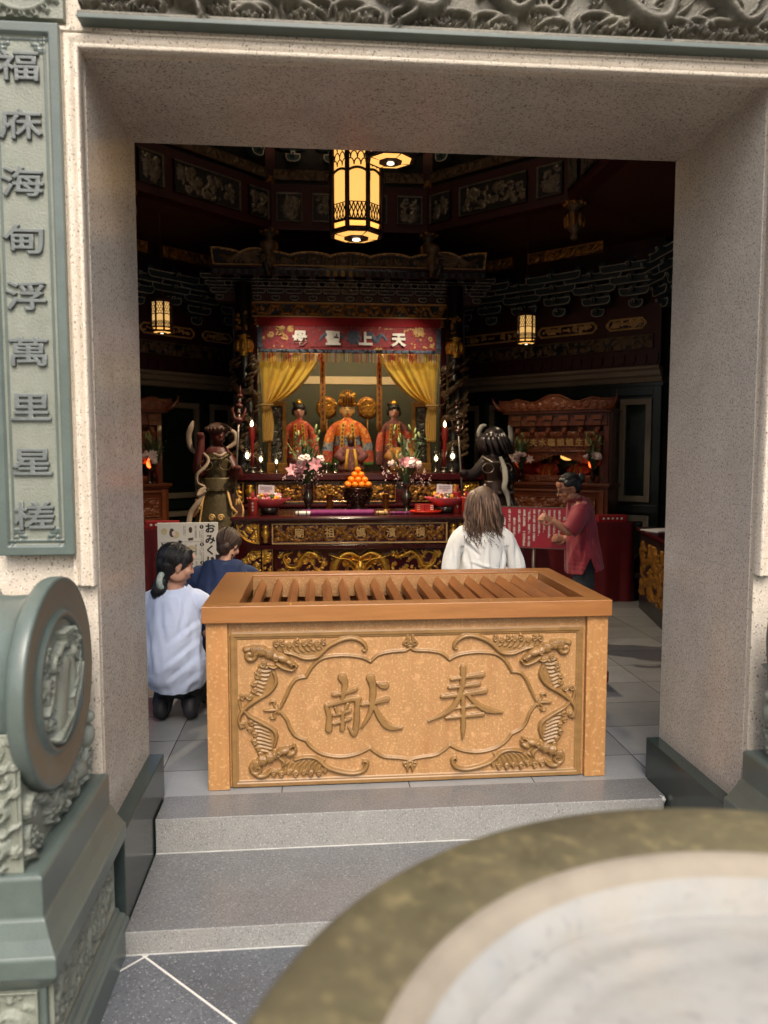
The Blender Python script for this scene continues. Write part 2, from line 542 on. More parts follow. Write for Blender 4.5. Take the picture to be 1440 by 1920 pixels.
    def build(s, name, mats, parent=None, loc=(0, 0, 0), rot=(0, 0, 0), bevel=0., thick=0., seg=2):
        bmesh.ops.recalc_face_normals(s.bm, faces=s.bm.faces)
        if bevel:
            es = [e for e in s.bm.edges if len(e.link_faces) == 2 and e.calc_face_angle(0) > .6]
            bmesh.ops.bevel(s.bm, geom=es, offset=bevel, segments=seg, affect='EDGES', clamp_overlap=True, profile=.5)
        me = bpy.data.meshes.new(name)
        s.bm.to_mesh(me)
        s.bm.free()
        for m in (mats if isinstance(mats, (list, tuple)) else [mats]):
            me.materials.append(m)
        o = link_mesh(name, me, parent, loc, rot)
        if thick:
            md = o.modifiers.new('thickness', 'SOLIDIFY')
            md.thickness = thick
            md.offset = 0
        return o


bench = bpy.data.scenes.new('workbench')      # scratch scene: modifiers and lettering are baked to meshes here


def bake(data, mods=()):
    """turn a mesh with modifiers or a text curve into a plain mesh"""
    o = bpy.data.objects.new('work', data)
    bench.collection.objects.link(o)
    for f in mods:
        f(o)
    vl = bench.view_layers[0]
    vl.update()
    me = bpy.data.meshes.new_from_object(o.evaluated_get(vl.depsgraph))
    bpy.data.objects.remove(o)
    return me


class Blob(MB):
    """overlapping spheres and tapered limbs, fused into one continuous skin"""

    def limb(s, pts, r, flat=None, n=6, rotz=0.):
        c = crom([tuple(p) + (rr,) for p, rr in zip(pts, r)], n)
        for q in c:
            rr = max(.002, q[3])
            s.sphere(q[:3], (rr, rr * (flat or 1), rr), seg=12, rot=Matrix.Rotation(rotz, 4, 'Z') if rotz else None)
        return s

    def fuse(s, voxel=.008, smooth=4, cuts=(), wrinkle=None):
        me = bpy.data.meshes.new('raw')
        s.bm.to_mesh(me)
        s.bm.free()

        def f1(o):
            m = o.modifiers.new('r', 'REMESH')
            m.mode = 'VOXEL'
            m.voxel_size = voxel
            m = o.modifiers.new('s', 'SMOOTH')
            m.iterations = smooth
            m.factor = .5
        out = bake(me, [f1])
        bm = bmesh.new()
        bm.from_mesh(out)
        for co, no in cuts:
            bmesh.ops.bisect_plane(bm, geom=bm.verts[:] + bm.edges[:] + bm.faces[:], plane_co=co, plane_no=no, clear_outer=True)
        if wrinkle:
            bm.normal_update()
            mv = [(v, v.normal * wrinkle(v.co)) for v in bm.verts]
            for v, d in mv:
                v.co += d
        for f in bm.faces:
            f.smooth = True
        s.bm = bm
        return s


def text(body, size, mat_, name, parent, loc, rot=(R(90), 0, 0), depth=.004, bevel=0., sx=1., bold=0., align='CENTER', space=1.):
    c = bpy.data.curves.new('lettering', 'FONT')
    c.body = body
    c.size = size
    c.align_x = align
    c.align_y = 'CENTER'
    c.extrude = depth
    c.bevel_depth = bevel
    c.offset = bold
    c.space_line = space
    c.resolution_u = 3
    me = bake(c)
    me.materials.clear()
    me.materials.append(mat_)
    if sx != 1:
        for v in me.vertices:
            v.co.x *= sx
    r = link_mesh(name, me, parent, loc, rot)
    return r


def merge_meshes(objs, name):
    """several meshes with one parent become one part"""
    bm = bmesh.new()
    base = objs[0]
    for o in objs:
        t = o.data.copy()
        o_m = Matrix.Translation(o.location) @ o.rotation_euler.to_matrix().to_4x4()
        t.transform(o_m)
        bm.from_mesh(t)
    me = bpy.data.meshes.new(name)
    bm.to_mesh(me)
    bm.free()
    for m in base.data.materials:
        me.materials.append(m)
    p = base.parent
    for o in objs:
        bpy.data.objects.remove(o)
    return link_mesh(name, me, p)


# ---------------------------------------------------------------- carved relief panels
class Relief:
    """a carved panel as a height field over x,z; the front faces -y"""

    def __init__(s, x0, x1, z0, z1, res):
        s.x = np.linspace(x0, x1, max(3, int(round((x1 - x0) / res)) + 1))
        s.z = np.linspace(z0, z1, max(3, int(round((z1 - z0) / res)) + 1))
        s.h = np.zeros((len(s.z), len(s.x)))
        s.res = res

    def _win(s, xa, xb, za, zb):
        i0, i1 = np.searchsorted(s.x, (xa, xb))
        j0, j1 = np.searchsorted(s.z, (za, zb))
        return i0, i1, j0, j1

    def cap(s, a, b, ra, rb, ha, hb, flat=.0):
        r = max(ra, rb)
        i0, i1, j0, j1 = s._win(min(a[0], b[0]) - r, max(a[0], b[0]) + r, min(a[1], b[1]) - r, max(a[1], b[1]) + r)
        if i1 <= i0 or j1 <= j0:
            return
        X, Z = np.meshgrid(s.x[i0:i1], s.z[j0:j1])
        dx, dz = b[0] - a[0], b[1] - a[1]
        L = dx * dx + dz * dz + 1e-12
        t = np.clip(((X - a[0]) * dx + (Z - a[1]) * dz) / L, 0, 1)
        d2 = (X - a[0] - t * dx) ** 2 + (Z - a[1] - t * dz) ** 2
        rr = ra + (rb - ra) * t
        q = np.clip(1 - d2 / np.maximum(rr, 1e-6) ** 2, 0, 1)
        v = (ha + (hb - ha) * t) * (np.sqrt(q) if not flat else np.minimum(1, np.sqrt(q) * flat))
        s.h[j0:j1, i0:i1] = np.maximum(s.h[j0:j1, i0:i1], v)

    def line(s, pts, r, h, n=6, ripple=0., closed=False, smooth=True, flat=0.):
        c = crom(pts, n, closed) if smooth else [np.array(p, float) for p in pts]
        if closed:
            c = c + [c[0]]
        N = len(c)
        rs = [r] * N if not hasattr(r, '__len__') else list(np.interp(np.linspace(0, 1, N), np.linspace(0, 1, len(r)), r))
        for i in range(N - 1):
            k = 1 - ripple * (i % 2)
            s.cap(c[i], c[i + 1], rs[i], rs[i + 1], h * k, h * k, flat)
        return s

    def blob(s, x, z, rx, rz, h, ang=0.):
        r = max(rx, rz)
        i0, i1, j0, j1 = s._win(x - r, x + r, z - r, z + r)
        if i1 <= i0 or j1 <= j0:
            return s
        X, Z = np.meshgrid(s.x[i0:i1] - x, s.z[j0:j1] - z)
        c, n = math.cos(ang), math.sin(ang)
        q = np.clip(1 - ((X * c + Z * n) / rx) ** 2 - ((-X * n + Z * c) / rz) ** 2, 0, 1)
        s.h[j0:j1, i0:i1] = np.maximum(s.h[j0:j1, i0:i1], h * np.sqrt(q))
        return s

    def spiral(s, x, z, r, turns, a0, d, w, h):
        n = max(6, int(10 * turns))
        pts = [(x + r * (1 - .85 * i / n) * math.cos(a0 + d * 2 * PI * turns * i / n), z + r * (1 - .85 * i / n) * math.sin(a0 + d * 2 * PI * turns * i / n)) for i in range(n + 1)]
        s.line(pts, (w, w * .7), h, smooth=False)
        return s

    def groove(s, pts, r, d, n=6):
        old = s.h.copy()
        s.h[:] = 0
        s.line(pts, r, d, n)
        s.h = np.where(old > 0, np.maximum(old - s.h, 0.0004), old)
        return s

    def filler(s, seed, n, rmin, rmax, h, box=None, kinds='slbf'):
        """crowded scrolls, leaves and petals"""
        q = random.Random(seed)
        x0, x1, z0, z1 = box or (s.x[0], s.x[-1], s.z[0], s.z[-1])
        for _ in range(n):
            x, z, r = q.uniform(x0, x1), q.uniform(z0, z1), q.uniform(rmin, rmax)
            x = min(max(x, x0 + r), x1 - r) if x1 - x0 > 2 * r else (x0 + x1) / 2
            z = min(max(z, z0 + r), z1 - r) if z1 - z0 > 2 * r else (z0 + z1) / 2
            k = q.choice(kinds)
            hh = h * q.uniform(.55, 1)
            if k == 's':
                s.spiral(x, z, r, q.uniform(.9, 1.6), q.uniform(0, 6.3), q.choice((-1, 1)), r * .2, hh)
            elif k == 'l':
                a = q.uniform(0, 6.3)
                b = a + q.uniform(-.9, .9)
                s.line([(x - r * math.cos(a), z - r * math.sin(a)), (x, z), (x + r * math.cos(b), z + r * math.sin(b))], (r * .08, r * .32, r * .05), hh, 4)
            elif k == 'b':
                s.blob(x, z, r * .5, r * .3, hh, q.uniform(0, 3.1))
            else:
                m = q.choice((5, 6, 8))
                for i in range(m):
                    a = 2 * PI * i / m
                    s.blob(x + r * .5 * math.cos(a), z + r * .5 * math.sin(a), r * .4, r * .22, hh * .8, a)
                s.blob(x, z, r * .25, r * .25, hh)
        return s

    def fill(s, poly, h):
        """raise a closed outline to a soft plateau"""
        X, Z = np.meshgrid(s.x, s.z)
        ins = np.zeros_like(s.h, bool)
        n = len(poly)
        for i in range(n):
            (xa, za), (xb, zb) = poly[i], poly[(i + 1) % n]
            if za != zb:
                ins ^= ((za > Z) != (zb > Z)) & (X < (xb - xa) * (Z - za) / (zb - za) + xa)
        s.h[ins] = np.maximum(s.h[ins], h)
        return s

    def frame(s, w, h, inset=0.):
        x0, x1, z0, z1 = s.x[0] + inset, s.x[-1] - inset, s.z[0] + inset, s.z[-1] - inset
        m = np.zeros_like(s.h, bool)
        X, Z = np.meshgrid(s.x, s.z)
        m |= (np.abs(X - x0) < w) | (np.abs(X - x1) < w) | (np.abs(Z - z0) < w) | (np.abs(Z - z1) < w)
        s.h[m] = np.maximum(s.h[m], h)
        return s

    def build(s, name, mats, parent=None, loc=(0, 0, 0), rot=(0, 0, 0), depth=.02, thr=.002, mask=None, fmat=None):
        nz, nx = s.h.shape
        X, Z = np.meshgrid(s.x, s.z)
        front = np.stack([X, -s.h, Z], -1).reshape(-1, 3)
        idx = np.arange(nz * nx).reshape(nz, nx)
        q = np.stack([idx[:-1, :-1], idx[:-1, 1:], idx[1:, 1:], idx[1:, :-1]], -1)
        hm = np.maximum.reduce([s.h[:-1, :-1], s.h[:-1, 1:], s.h[1:, 1:], s.h[1:, :-1]])
        mi = (hm > thr).astype(np.int32)
        if fmat is not None:
            xc = (s.x[:-1] + s.x[1:]) / 2
            zc = (s.z[:-1] + s.z[1:]) / 2
            mi = fmat(*np.meshgrid(xc, zc), hm, mi)
        keep = np.ones((nz - 1, nx - 1), bool)
        if mask is not None:
            keep = mask((X[:-1, :-1] + X[1:, 1:]) / 2, (Z[:-1, :-1] + Z[1:, 1:]) / 2)
        faces = q[keep]
        mi = mi[keep]
        # side walls along every boundary edge
        edges = {}
        E = np.concatenate([faces[:, [0, 1]], faces[:, [1, 2]], faces[:, [2, 3]], faces[:, [3, 0]]])
        key = np.sort(E, 1)
        u, inv, cnt = np.unique(key, axis=0, return_inverse=True, return_counts=True)
        bd = E[cnt[inv.reshape(-1)] == 1]
        bv = np.unique(bd)
        mp = {int(v): len(front) + i for i, v in enumerate(bv)}
        back = front[bv].copy()
        back[:, 1] = depth
        verts = np.concatenate([front, back])
        side = [(int(b), int(a), mp[int(a)], mp[int(b)]) for a, b in bd]
        me = bpy.data.meshes.new(name)
        allf = faces.tolist() + side
        me.from_pydata(verts.tolist(), [], allf)
        for m in (mats if isinstance(mats, (list, tuple)) else [mats]):
            me.materials.append(m)
        nm = len(me.materials)
        if nm > 1:
            me.polygons.foreach_set('material_index', np.concatenate([np.minimum(mi, nm - 1), np.zeros(len(side), np.int32)]).astype(np.int32))
        sm = np.ones(len(allf), bool)
        sm[len(faces):] = False
        me.polygons.foreach_set('use_smooth', sm)
        bm = bmesh.new()
        bm.from_mesh(me)
        lone = [v for v in bm.verts if not v.link_faces]
        bmesh.ops.delete(bm, geom=lone, context='VERTS')
        bm.to_mesh(me)
        bm.free()
        me.update()
        return link_mesh(name, me, parent, loc, rot)


def dragon(Rf, pts, r, h, seed=0, legs=True):
    """a sinuous scaled dragon body with crest, claws and a horned head"""
    q = random.Random(seed)
    c = crom(pts, 10)
    N = len(c)
    rs = np.interp(np.linspace(0, 1, N), (0, .15, .7, 1), (r * .9, r, r * .8, r * .2))
    for i in range(N - 1):
        Rf.cap(c[i], c[i + 1], rs[i], rs[i + 1], h * (1 - .18 * (i % 2)), h * (1 - .18 * (i % 2)))
        if i % 2 == 0 and i > 3:
            t = c[i + 1] - c[i]
            nrm = np.array((-t[1], t[0])) / (np.hypot(*t) + 1e-9)
            Rf.blob(c[i][0] + nrm[0] * rs[i] * 1.1, c[i][1] + nrm[1] * rs[i] * 1.1, rs[i] * .5, rs[i] * .22, h * .7, math.atan2(nrm[1], nrm[0]) + .5)
    if legs:
        for k in (.25, .6):
            i = int(N * k)
            a = q.uniform(3.6, 5.8)
            e = (c[i][0] + 2.4 * r * math.cos(a), c[i][1] + 2.4 * r * math.sin(a))
            Rf.line([tuple(c[i]), ((c[i][0] + e[0]) / 2 + r * .5, (c[i][1] + e[1]) / 2), e], (r * .6, r * .4), h * .9, 4)
            for b in (-.8, -.2, .4):
                Rf.line([e, (e[0] + r * 1.1 * math.cos(a + b), e[1] + r * 1.1 * math.sin(a + b))], (r * .3, r * .08), h * .8, 3)
    x, z = c[0]
    Rf.blob(x, z, r * 1.5, r * 1.2, h * 1.2)
    d = c[0] - c[3]
    a = math.atan2(d[1], d[0])
    Rf.blob(x + 1.5 * r * math.cos(a), z + 1.5 * r * math.sin(a), r * 1.2, r * .6, h * 1.2, a + .3)
    Rf.blob(x + 1.4 * r * math.cos(a - .5), z + 1.4 * r * math.sin(a - .5), r * 1., r * .4, h, a - .3)
    for b in (2.2, 2.7, -2.4):
        Rf.line([(x, z), (x + 1.8 * r * math.cos(a + b), z + 1.8 * r * math.sin(a + b)), (x + 2.8 * r * math.cos(a + b + .4), z + 2.8 * r * math.sin(a + b + .4))], (r * .35, r * .25, r * .08), h, 5)


def offset_path(path, d):
    return path


def RZ(a):
    return Matrix.Rotation(a, 4, 'Z')


def RX(a):
    return Matrix.Rotation(a, 4, 'X')


def RY(a):
    return Matrix.Rotation(a, 4, 'Y')


def wc(t):
    """children of t were modelled in world coordinates: keep them there"""
    m = (Matrix.Translation(t.location) @ t.rotation_euler.to_matrix().to_4x4()).inverted()
    for k in kids(t):
        k.matrix_parent_inverse = m
    return t


def by_normal(o, up=0, side=1):
    """two-material blocks: polished upper faces, rough sides"""
    for p in o.data.polygons:
        p.material_index = up if p.normal.z > .6 else side
    return o


def rect_sweep(mb, prof, x0, x1, y0, y1, m=0):
    rows = []
    for d, z in prof:
        rows.append([(x0 - d, y0 - d, z), (x1 + d, y0 - d, z), (x1 + d, y1 + d, z), (x0 - d, y1 + d, z)])
    mb.sheet(rows, m, smooth=False, closed=True)
    mb.quad(*rows[-1], m=m)
    mb.quad(*rows[0][::-1], m=m)
    return mb


# ================================================================ GROUND
o = MB().box(-40, 40, -40, 1.9, -.45, -.254).build('courtyard', M['courtyard'])  # unseen pale ground added behind the camera to bounce light
o['kind'] = 'structure'
o = MB().box(-30, 30, 1.9, 3.2, -.45, -.25).build('paving', M['paving'])
o['kind'] = 'structure'
o = MB().box(-3.9, 3.9, 3.6, 11.4, -.12, -.004).build('floor', M['floor'])
o['kind'] = 'structure'

# ================================================================ TEMPLE HALL : gateway front
XL, XR, YF, YB, ZT = -1.22, 1.28, 2.85, 3.62, 2.995
hall = thing('temple_hall', 'ornate dark temple hall with a granite framed gateway and carved beams', 'temple', (.03, 7.12, 0))
f = MB()
f.box(-7, XL - .002, YF, YF + .03, -.25, 7)
f.box(XR + .002, 7, YF, YF + .03, -.25, 7)
f.box(XL - .002, XR + .002, YF, YF + .03, ZT + .002, 7)
f.build('gate_front', M['granite'], hall)
for x in (XL - .3, XR):
    f = MB()
    for a, b in ((-.3, 1.1485), (1.1505, 3.5)):
        f.box(x, x + .3, YF + .03, YB, a, b)
    f.build('jamb', M['granite_polished'], hall)
    MB().box(x + .001, x + .299, YF + .031, YB - .001, 1.1485, 1.1505).build('jamb_joint', M['trim'], hall)
f = MB()
for a, b in ((XL - .3, -1.0202), (-1.0196, 1.0600), (1.0606, XR + .3)):
    f.box(a, b, YF + .03, YB, ZT, 3.5)
f.build('soffit', M['granite_polished'], hall)
# moulding round the opening, mitred at the upper corners
prof = [(0, 0), (0, .046), (.006, .050), (.012, .048), (.014, .034), (.019, .030), (.026, .034), (.034, .040), (.042, .041), (.049, .036), (.054, .027), (.056, .016), (.060, .016), (.062, .03), (.074, .03), (.076, .0)]
f = MB()
rows = []
for d, p in prof:
    rows.append([(XL - d, YF - p, 1.148), (XL - d, YF - p, ZT + d), (XR + d, YF - p, ZT + d), (XR + d, YF - p, 1.148)])
f.sheet(rows, smooth=False)
for k in (0, 3):
    f.bm.faces.new([f.bm.verts.new(r[k]) for r in rows])
o = f.build('gate_moulding', M['granite'], hall)
for p in o.data.polygons:
    p.use_smooth = abs(p.normal.y) < .98 and p.area > .002
f = MB()
f.box(XL - .2, XL + .066, YF + .012, YB + .002, -.26, .2)
f.build('plinth', M['green_dark'], hall, bevel=.003)
f = MB()
f.box(XR - .066, XR + .2, YF + .012, YB + .002, -.26, .2)
f.build('plinth', M['green_dark'], hall, bevel=.003)

# steps
st = thing('stone_step', 'lower grey granite step before the gateway, resting on the dark paving', 'step', (.03, 2.81, -.25), group='granite steps of the gateway')
by_normal(MB().box(-1.151, 1.212, 2.81, 3.376, -.26, -.16).build('block', [M['granite_tread'], M['granite_riser']], st, bevel=.004))
MB().box(-1.151, 1.212, 2.804, 2.812, -.2535, -.248).build('grout', M['grout'], st)
wc(st)
st = thing('stone_step', 'upper grey granite step with chipped right corner, just below the wooden box', 'step', (.03, 3.372, -.16), group='granite steps of the gateway')
f = MB()
poly = [(-1.148, 3.372), (1.17, 3.372), (1.197, 3.378), (1.205, 3.39), (1.212, 3.40), (1.212, 3.598), (-1.148, 3.598)]
f.prism(poly, -.162, 0, axis='Z')
by_normal(f.build('block', [M['granite_tread'], M['granite_riser']], st, bevel=.004))
MB().box(-1.148, 1.17, 3.367, 3.3725, -.1615, -.157).build('grout', M['grout'], st)
f = MB()
q = random.Random(6)
for i in range(9):
    f.sphere((1.196 + q.uniform(-.012, .008), 3.386 + q.uniform(-.008, .012), -.012 + q.uniform(-.03, .008)), (q.uniform(.006, .014), q.uniform(.005, .012), q.uniform(.006, .012)), seg=6)
f.build('mortar_patch', M['grout'], st)
wc(st)

# ================================================================ COUPLET BOARD left of the gate
t = thing('couplet_board', 'tall green stone board with nine raised characters beside the gateway', 'stone board', (-1.411, 2.85, 1.262))
H = 1.802
rf = Relief(-.129, .129, 0, H, .0045)
rf.frame(.036, .016)
rf.frame(.0025, .007, .05)
for sx in (-1, 1):
    for z0, sz in ((.05, 1), (H - .05, -1)):
        bx = sx * .079
        for pts in ([(bx - sx * .04, 0), (bx - sx * .04, .018), (bx - sx * .02, .018), (bx - sx * .02, .04), (bx, .04)],
                    [(bx - sx * .03, .0), (bx - sx * .03, .03), (bx, .03)], [(bx - sx * .012, .0), (bx - sx * .012, .014), (bx, .014)]):
            rf.line([(a, z0 + sz * b) for a, b in pts], .003, .007, smooth=False)
o = rf.build('panel', [M['green_matt'], M['green']], t, depth=.0, loc=(0, -.04, 0))
MB().box(-.1285, .1285, -.0395, .0, .0005, H - .0005).build('backing', M['green'], t)
ch = [text(c, .104, M['green_letter'], 'character', t, (-.006, -.044, 1.655 - i * .1905), depth=.006, bevel=.0026, sx=1.4, bold=-.0006)
      for i, c in enumerate('福庥海甸浮萬里星槎')]

# square roundel above it
t = thing('roundel_panel', 'square green stone roundel panel above the tall couplet board', 'stone carving', (-1.405, 2.85, 3.09))
rf = Relief(-.135, .135, 0, .27, .004)
rf.line([(.115 * math.cos(a), .135 + .115 * math.sin(a)) for a in np.linspace(0, 6.283, 40)], .01, .018, smooth=False)
for i in range(20):
    a = i * .314
    rf.spiral(.128 * math.cos(a), .135 + .128 * math.sin(a), .014, 1, a, 1, .005, .016)
rf.filler(4, 40, .02, .05, .02, (-.08, .08, .055, .215))
rf.build('carving', M['green_matt'], t, loc=(0, -.03, 0), depth=.03)

# ================================================================ DRAGON LINTEL
t = thing('dragon_lintel', 'long dark stone lintel carved with dragons among curling waves above the gateway', 'stone carving', (.03, 2.85, 3.08))
rf = Relief(-1.24, 1.24, 0, .5, .006)
q = random.Random(11)
rf.h += .012
rf.h[rf.z < .022, :] = .055
for i in range(26):      # rolling wave crests with foam drops along the lower edge
    x = -1.2 + i * .096 + q.uniform(-.02, .02)
    z = .05 + q.uniform(-.01, .03)
    s_ = q.choice((-1, 1))
    k = q.uniform(.8, 1.3)
    pts = [(x - s_ * .10 * k, z), (x - s_ * .05 * k, z + .03 * k), (x, z + .035 * k), (x + s_ * .035 * k, z + .02 * k), (x + s_ * .03 * k, z + .002)]
    rf.line(pts, (.006, .014, .016, .010, .006), .05)
    for j in range(4):
        rf.line([(x - s_ * (.09 - j * .02) * k, z - .02), (x - s_ * (.05 - j * .018) * k, z + .015 * k)], .005, .036)
    for j in range(5):
        rf.blob(x + s_ * (.03 - .022 * j) * k, z - .004 - .004 * (j % 2), .007, .008, .058)
for i, (x0, x1) in enumerate(((-1.15, -.45), (-.35, .35), (.45, 1.2))):
    d = x1 - x0
    pts = [(x0 + d * .1, .30), (x0 + d * .2, .2), (x0 + d * .34, .10), (x0 + d * .46, .09), (x0 + d * .52, .2), (x0 + d * .62, .27), (x0 + d * .74, .18), (x0 + d * .86, .09), (x0 + d * .97, .16), (x0 + d, .3)]
    dragon(rf, pts, .034, .085, i)
rf.filler(5, 230, .02, .055, .05, (-1.2, 1.2, .09, .5))
rf.build('carving', M['dark_relief'], t, loc=(0, -.025, 0), depth=.025)
MB().box(-1.24, 1.24, -.09, -.001, -.012, .004).build('sill', M['green'], t, bevel=.003)

# ================================================================ DRUM STONES either side
def drum_stone(label, x, mirror):
    t = thing('drum_stone', label, 'drum stone', (x, 2.42, -.25), group='drum stones flanking the gateway')
    prof = [(.0, -.012), (.195, -.012), (.198, .004), (.205, .008), (.213, .006), (.219, -.004), (.228, -.006), (.262, -.005), (.304, -.001), (.315, -.001), (.3205, -.004), (.322, -.010), (.322, -.036),
            (.318, -.048), (.300, -.058), (.276, -.07), (.268, -.10), (.264, -.15), (.268, -.20), (.276, -.23), (.300, -.242), (.318, -.252), (.322, -.27), (.318, -.286), (.30, -.298), (.1, -.3), (0, -.3)]
    f = MB()
    f.lathe([(r, z) for r, z in prof], seg=72, cap=False)
    f.bm.transform(Matrix.Translation((0, 0, 1.17)) @ RY(R(90)))
    drum = f.build('drum', M['green'], t)
    rf = Relief(-.19, .19, -.19, .19, .004)
    q = random.Random(3)
    for k in range(3):      # a robed rider on a beast before rocks
        rf.line([(-.16 + k * .02, -.06), (-.1, .0 + k * .02), (-.04, .08 + k * .01), (.02, .13)], (.006, .012, .006), .012)
    rf.line([(-.06, -.12), (-.03, -.02), (.0, .05)], (.05, .062, .04), .016)
    rf.line([(.03, -.1), (.05, 0), (.03, .07)], (.03, .035, .02), .018)
    rf.blob(.035, .085, .026, .03, .024)
    for k in range(6):
        rf.line([(.0 + k * .014, .10), (-.02 + k * .014, .155)], .005, .018)
    rf.spiral(-.09, .07, .035, 1.4, 0, 1, .008, .016)
    rf.spiral(.09, .06, .03, 1.3, 2, -1, .008, .018)
    rf.line([(-.11, -.15), (-.05, -.13), (.02, -.11), (.09, -.05), (.13, .02)], (.012, .014, .01), .02)
    rf.line([(-.07, -.17), (.0, -.15), (.07, -.1)], (.008, .012, .006), .018)
    rf.filler(8, 46, .012, .034, .015, (.05, .17, -.12, .16))
    rf.filler(9, 30, .012, .03, .012, (-.17, -.08, -.12, .14))
    for k in range(3):
        rf.line([(.02 + .02 * k, -.06 + .03 * k), (.06 + .02 * k, -.02 + .03 * k)], .005, .022)
    rf.h *= 1.9
    rf.build('face_carving', M['green_matt'], drum, loc=(-.009, 0, 1.17), rot=(0, 0, R(90)), depth=.002, mask=lambda X, Z: X * X + Z * Z < .193 ** 2)
    # cradle under the drum with carved figures on two sides
    f = MB()
    arc = [(.30 * math.cos(a), 1.17 + .30 * math.sin(a)) for a in np.linspace(R(180 + 20), R(360 - 8), 24)]
    poly = [(-.27, .70)] + [p for p in arc] + [(.37, 1.13), (.37, .70)]
    f.prism(poly, -.285, -.045, axis='X')
    cradle = f.build('cradle', M['green_matt'], t)
    rf = Relief(-.26, .365, .70, 1.17, .005)
    for i in range(5):
        rf.spiral(.30 - .08 * i, .80 + .05 * (i % 2), .04, 1.5, i, 1, .01, .03)
    rf.filler(21, 110, .02, .05, .032)
    rf.blob(.31, .88, .04, .05, .045)
    rf.blob(.30, .95, .03, .03, .05)
    rf.blob(.20, .80, .05, .04, .045)
    rf.build('cradle_carving', M['green_matt'], cradle, loc=(-.043, 0, 0), rot=(0, 0, R(90)), depth=.002, mask=lambda X, Z: X * X + (Z - 1.17) ** 2 > .322 ** 2)
    rf = Relief(-.13, .13, .70, 1.1, .005)
    for sx in (-1, 1):
        rf.spiral(sx * .06, .78, .045, 1.6, 1, sx, .012, .03)
        rf.spiral(sx * .07, .88, .035, 1.4, 3, -sx, .01, .03)
    rf.filler(22, 60, .015, .04, .03)
    rf.blob(0, .98, .06, .07, .05)
    rf.build('cradle_carving', M['green_matt'], cradle, loc=(-.165, -.272, 0), depth=.004)
    # stepped pedestal
    f = MB()
    prof = [(.048, 0), (.048, .11), (.04, .12), (.036, .135), (.022, .145), (.018, .165), (0, .18), (0, .375), (.012, .385), (.046, .43), (.046, .485), (.040, .492), (.022, .53), (.006, .572), (.0, .58), (0, .69), (-.006, .698), (-.02, .702)]
    rect_sweep(f, prof, -.34, .02, -.29, .41)
    ped = f.build('pedestal', M['green'], t, bevel=.006)
    rf = Relief(-.27, .39, .185, .37, .005)
    rf.filler(31, 100, .02, .05, .018)
    rf.frame(.006, .012)
    rf.build('pedestal_carving', M['green_matt'], ped, loc=(.021, 0, 0), rot=(0, 0, R(90)), depth=.003)
    rf = Relief(-.16, .16, .185, .37, .005)
    for sx in (-1, 1):
        rf.line([(sx * .13, .2), (sx * .09, .3), (sx * .05, .22), (sx * .04, .33), (0, .34)], .012, .02)
        rf.spiral(sx * .08, .27, .04, 1.5, 0, sx, .01, .02)
    rf.filler(32, 30, .015, .03, .014)
    rf.frame(.006, .012)
    rf.build('pedestal_carving', M['green_matt'], ped, loc=(-.16, -.291, 0), depth=.003)
    if mirror:
        t.scale.x = -1
    return t


drum_stone('green stone drum on a carved pedestal at the left of the gateway', -1.215, False)
drum_stone('green stone drum whose edge just shows at the right of the gateway', 1.272, True)

# ================================================================ INCENSE BURNER in the foreground
t = thing('incense_burner', 'big round bronze incense burner with olive rim and pale ash in front', 'incense burner', (.068, .502, -.25))
prof = [(.0, .0), (.40, .0), (.42, .05), (.36, .12), (.30, .3), (.34, .55), (.47, .8), (.55, 1.0), (.565, 1.2), (.560, 1.27), (.572, 1.295), (.595, 1.306), (.606, 1.318), (.606, 1.327), (.598, 1.333), (.56, 1.3345), (.51, 1.333), (.488, 1.331), (.478, 1.3285)]
MB().lathe(prof, seg=128, cap=False).build('bowl', M['bronze_patina'], t)
prof = [(.4785, 1.3284), (.472, 1.329), (.462, 1.3275), (.453, 1.321), (.446, 1.310), (.440, 1.300), (.431, 1.294), (.427, 1.28), (.422, 1.268), (.412, 1.26)]
MB().lathe(prof[:5], seg=128, cap=False).build('inner_rim', M['rim_cream'], t)
MB().lathe(prof[4:], seg=128, cap=False).build('inner_wall', M['ash'], t)
f = MB()
rows = []
for i in range(60):
    r = .4215 * i / 59
    row = []
    for k in range(128):
        a = 2 * PI * k / 128
        x, y = r * math.cos(a), r * math.sin(a)
        g = .5 + .5 * noise.noise((math.cos(a) * 1.4, math.sin(a) * 1.4, 7))
        z = 1.268 + .005 * noise.noise((x * 8, y * 8, 1)) + .002 * noise.noise((x * 26, y * 26, 4)) + .001 * noise.noise((x * 70, y * 70, 4)) + .004 * math.exp(-((r - .42) / .012) ** 2) + .006 * math.exp(-((r - .375) / .014) ** 2) * g - .006 * math.exp(-((r - .345) / .014) ** 2) * g + .004 * (1 - r / .43)
        row.append((x, y, z))
    rows.append(row)
f.sheet(rows, closed=True)
f.build('ash_bed', M['ash'], t)

# ================================================================ OFFERING BOX
t = thing('offering_box', 'large honey-coloured wooden offering box carved with two characters and bats', 'offering box', (.03, 3.62, 0))
bx0, bx1, by0, by1 = -.952, 1.013, 3.645, 4.635
for a, b, c, d in ((bx0, bx0 + .102, by0, by0 + .1), (bx1 - .106, bx1, by0, by0 + .1), (bx0, bx0 + .102, by1 - .1, by1), (bx1 - .106, bx1, by1 - .1, by1)):
    MB().box(a, b, c, d, -.002, .82).build('post', M['wood_post'], t, bevel=.003)
f = MB()
for a in (bx0 + .02, bx1 - .05):
    f.box(a, a + .03, by0 + .1, by1 - .1, .01, .82)
f.box(bx0 + .1, bx1 - .1, by1 - .05, by1 - .02, .01, .82)
f.build('side_panel', M['wood'], t)
MB().box(bx0 + .05, bx1 - .05, by0 + .05, by1 - .05, .02, .05).build('bottom', M['wood_dark_in'], t)
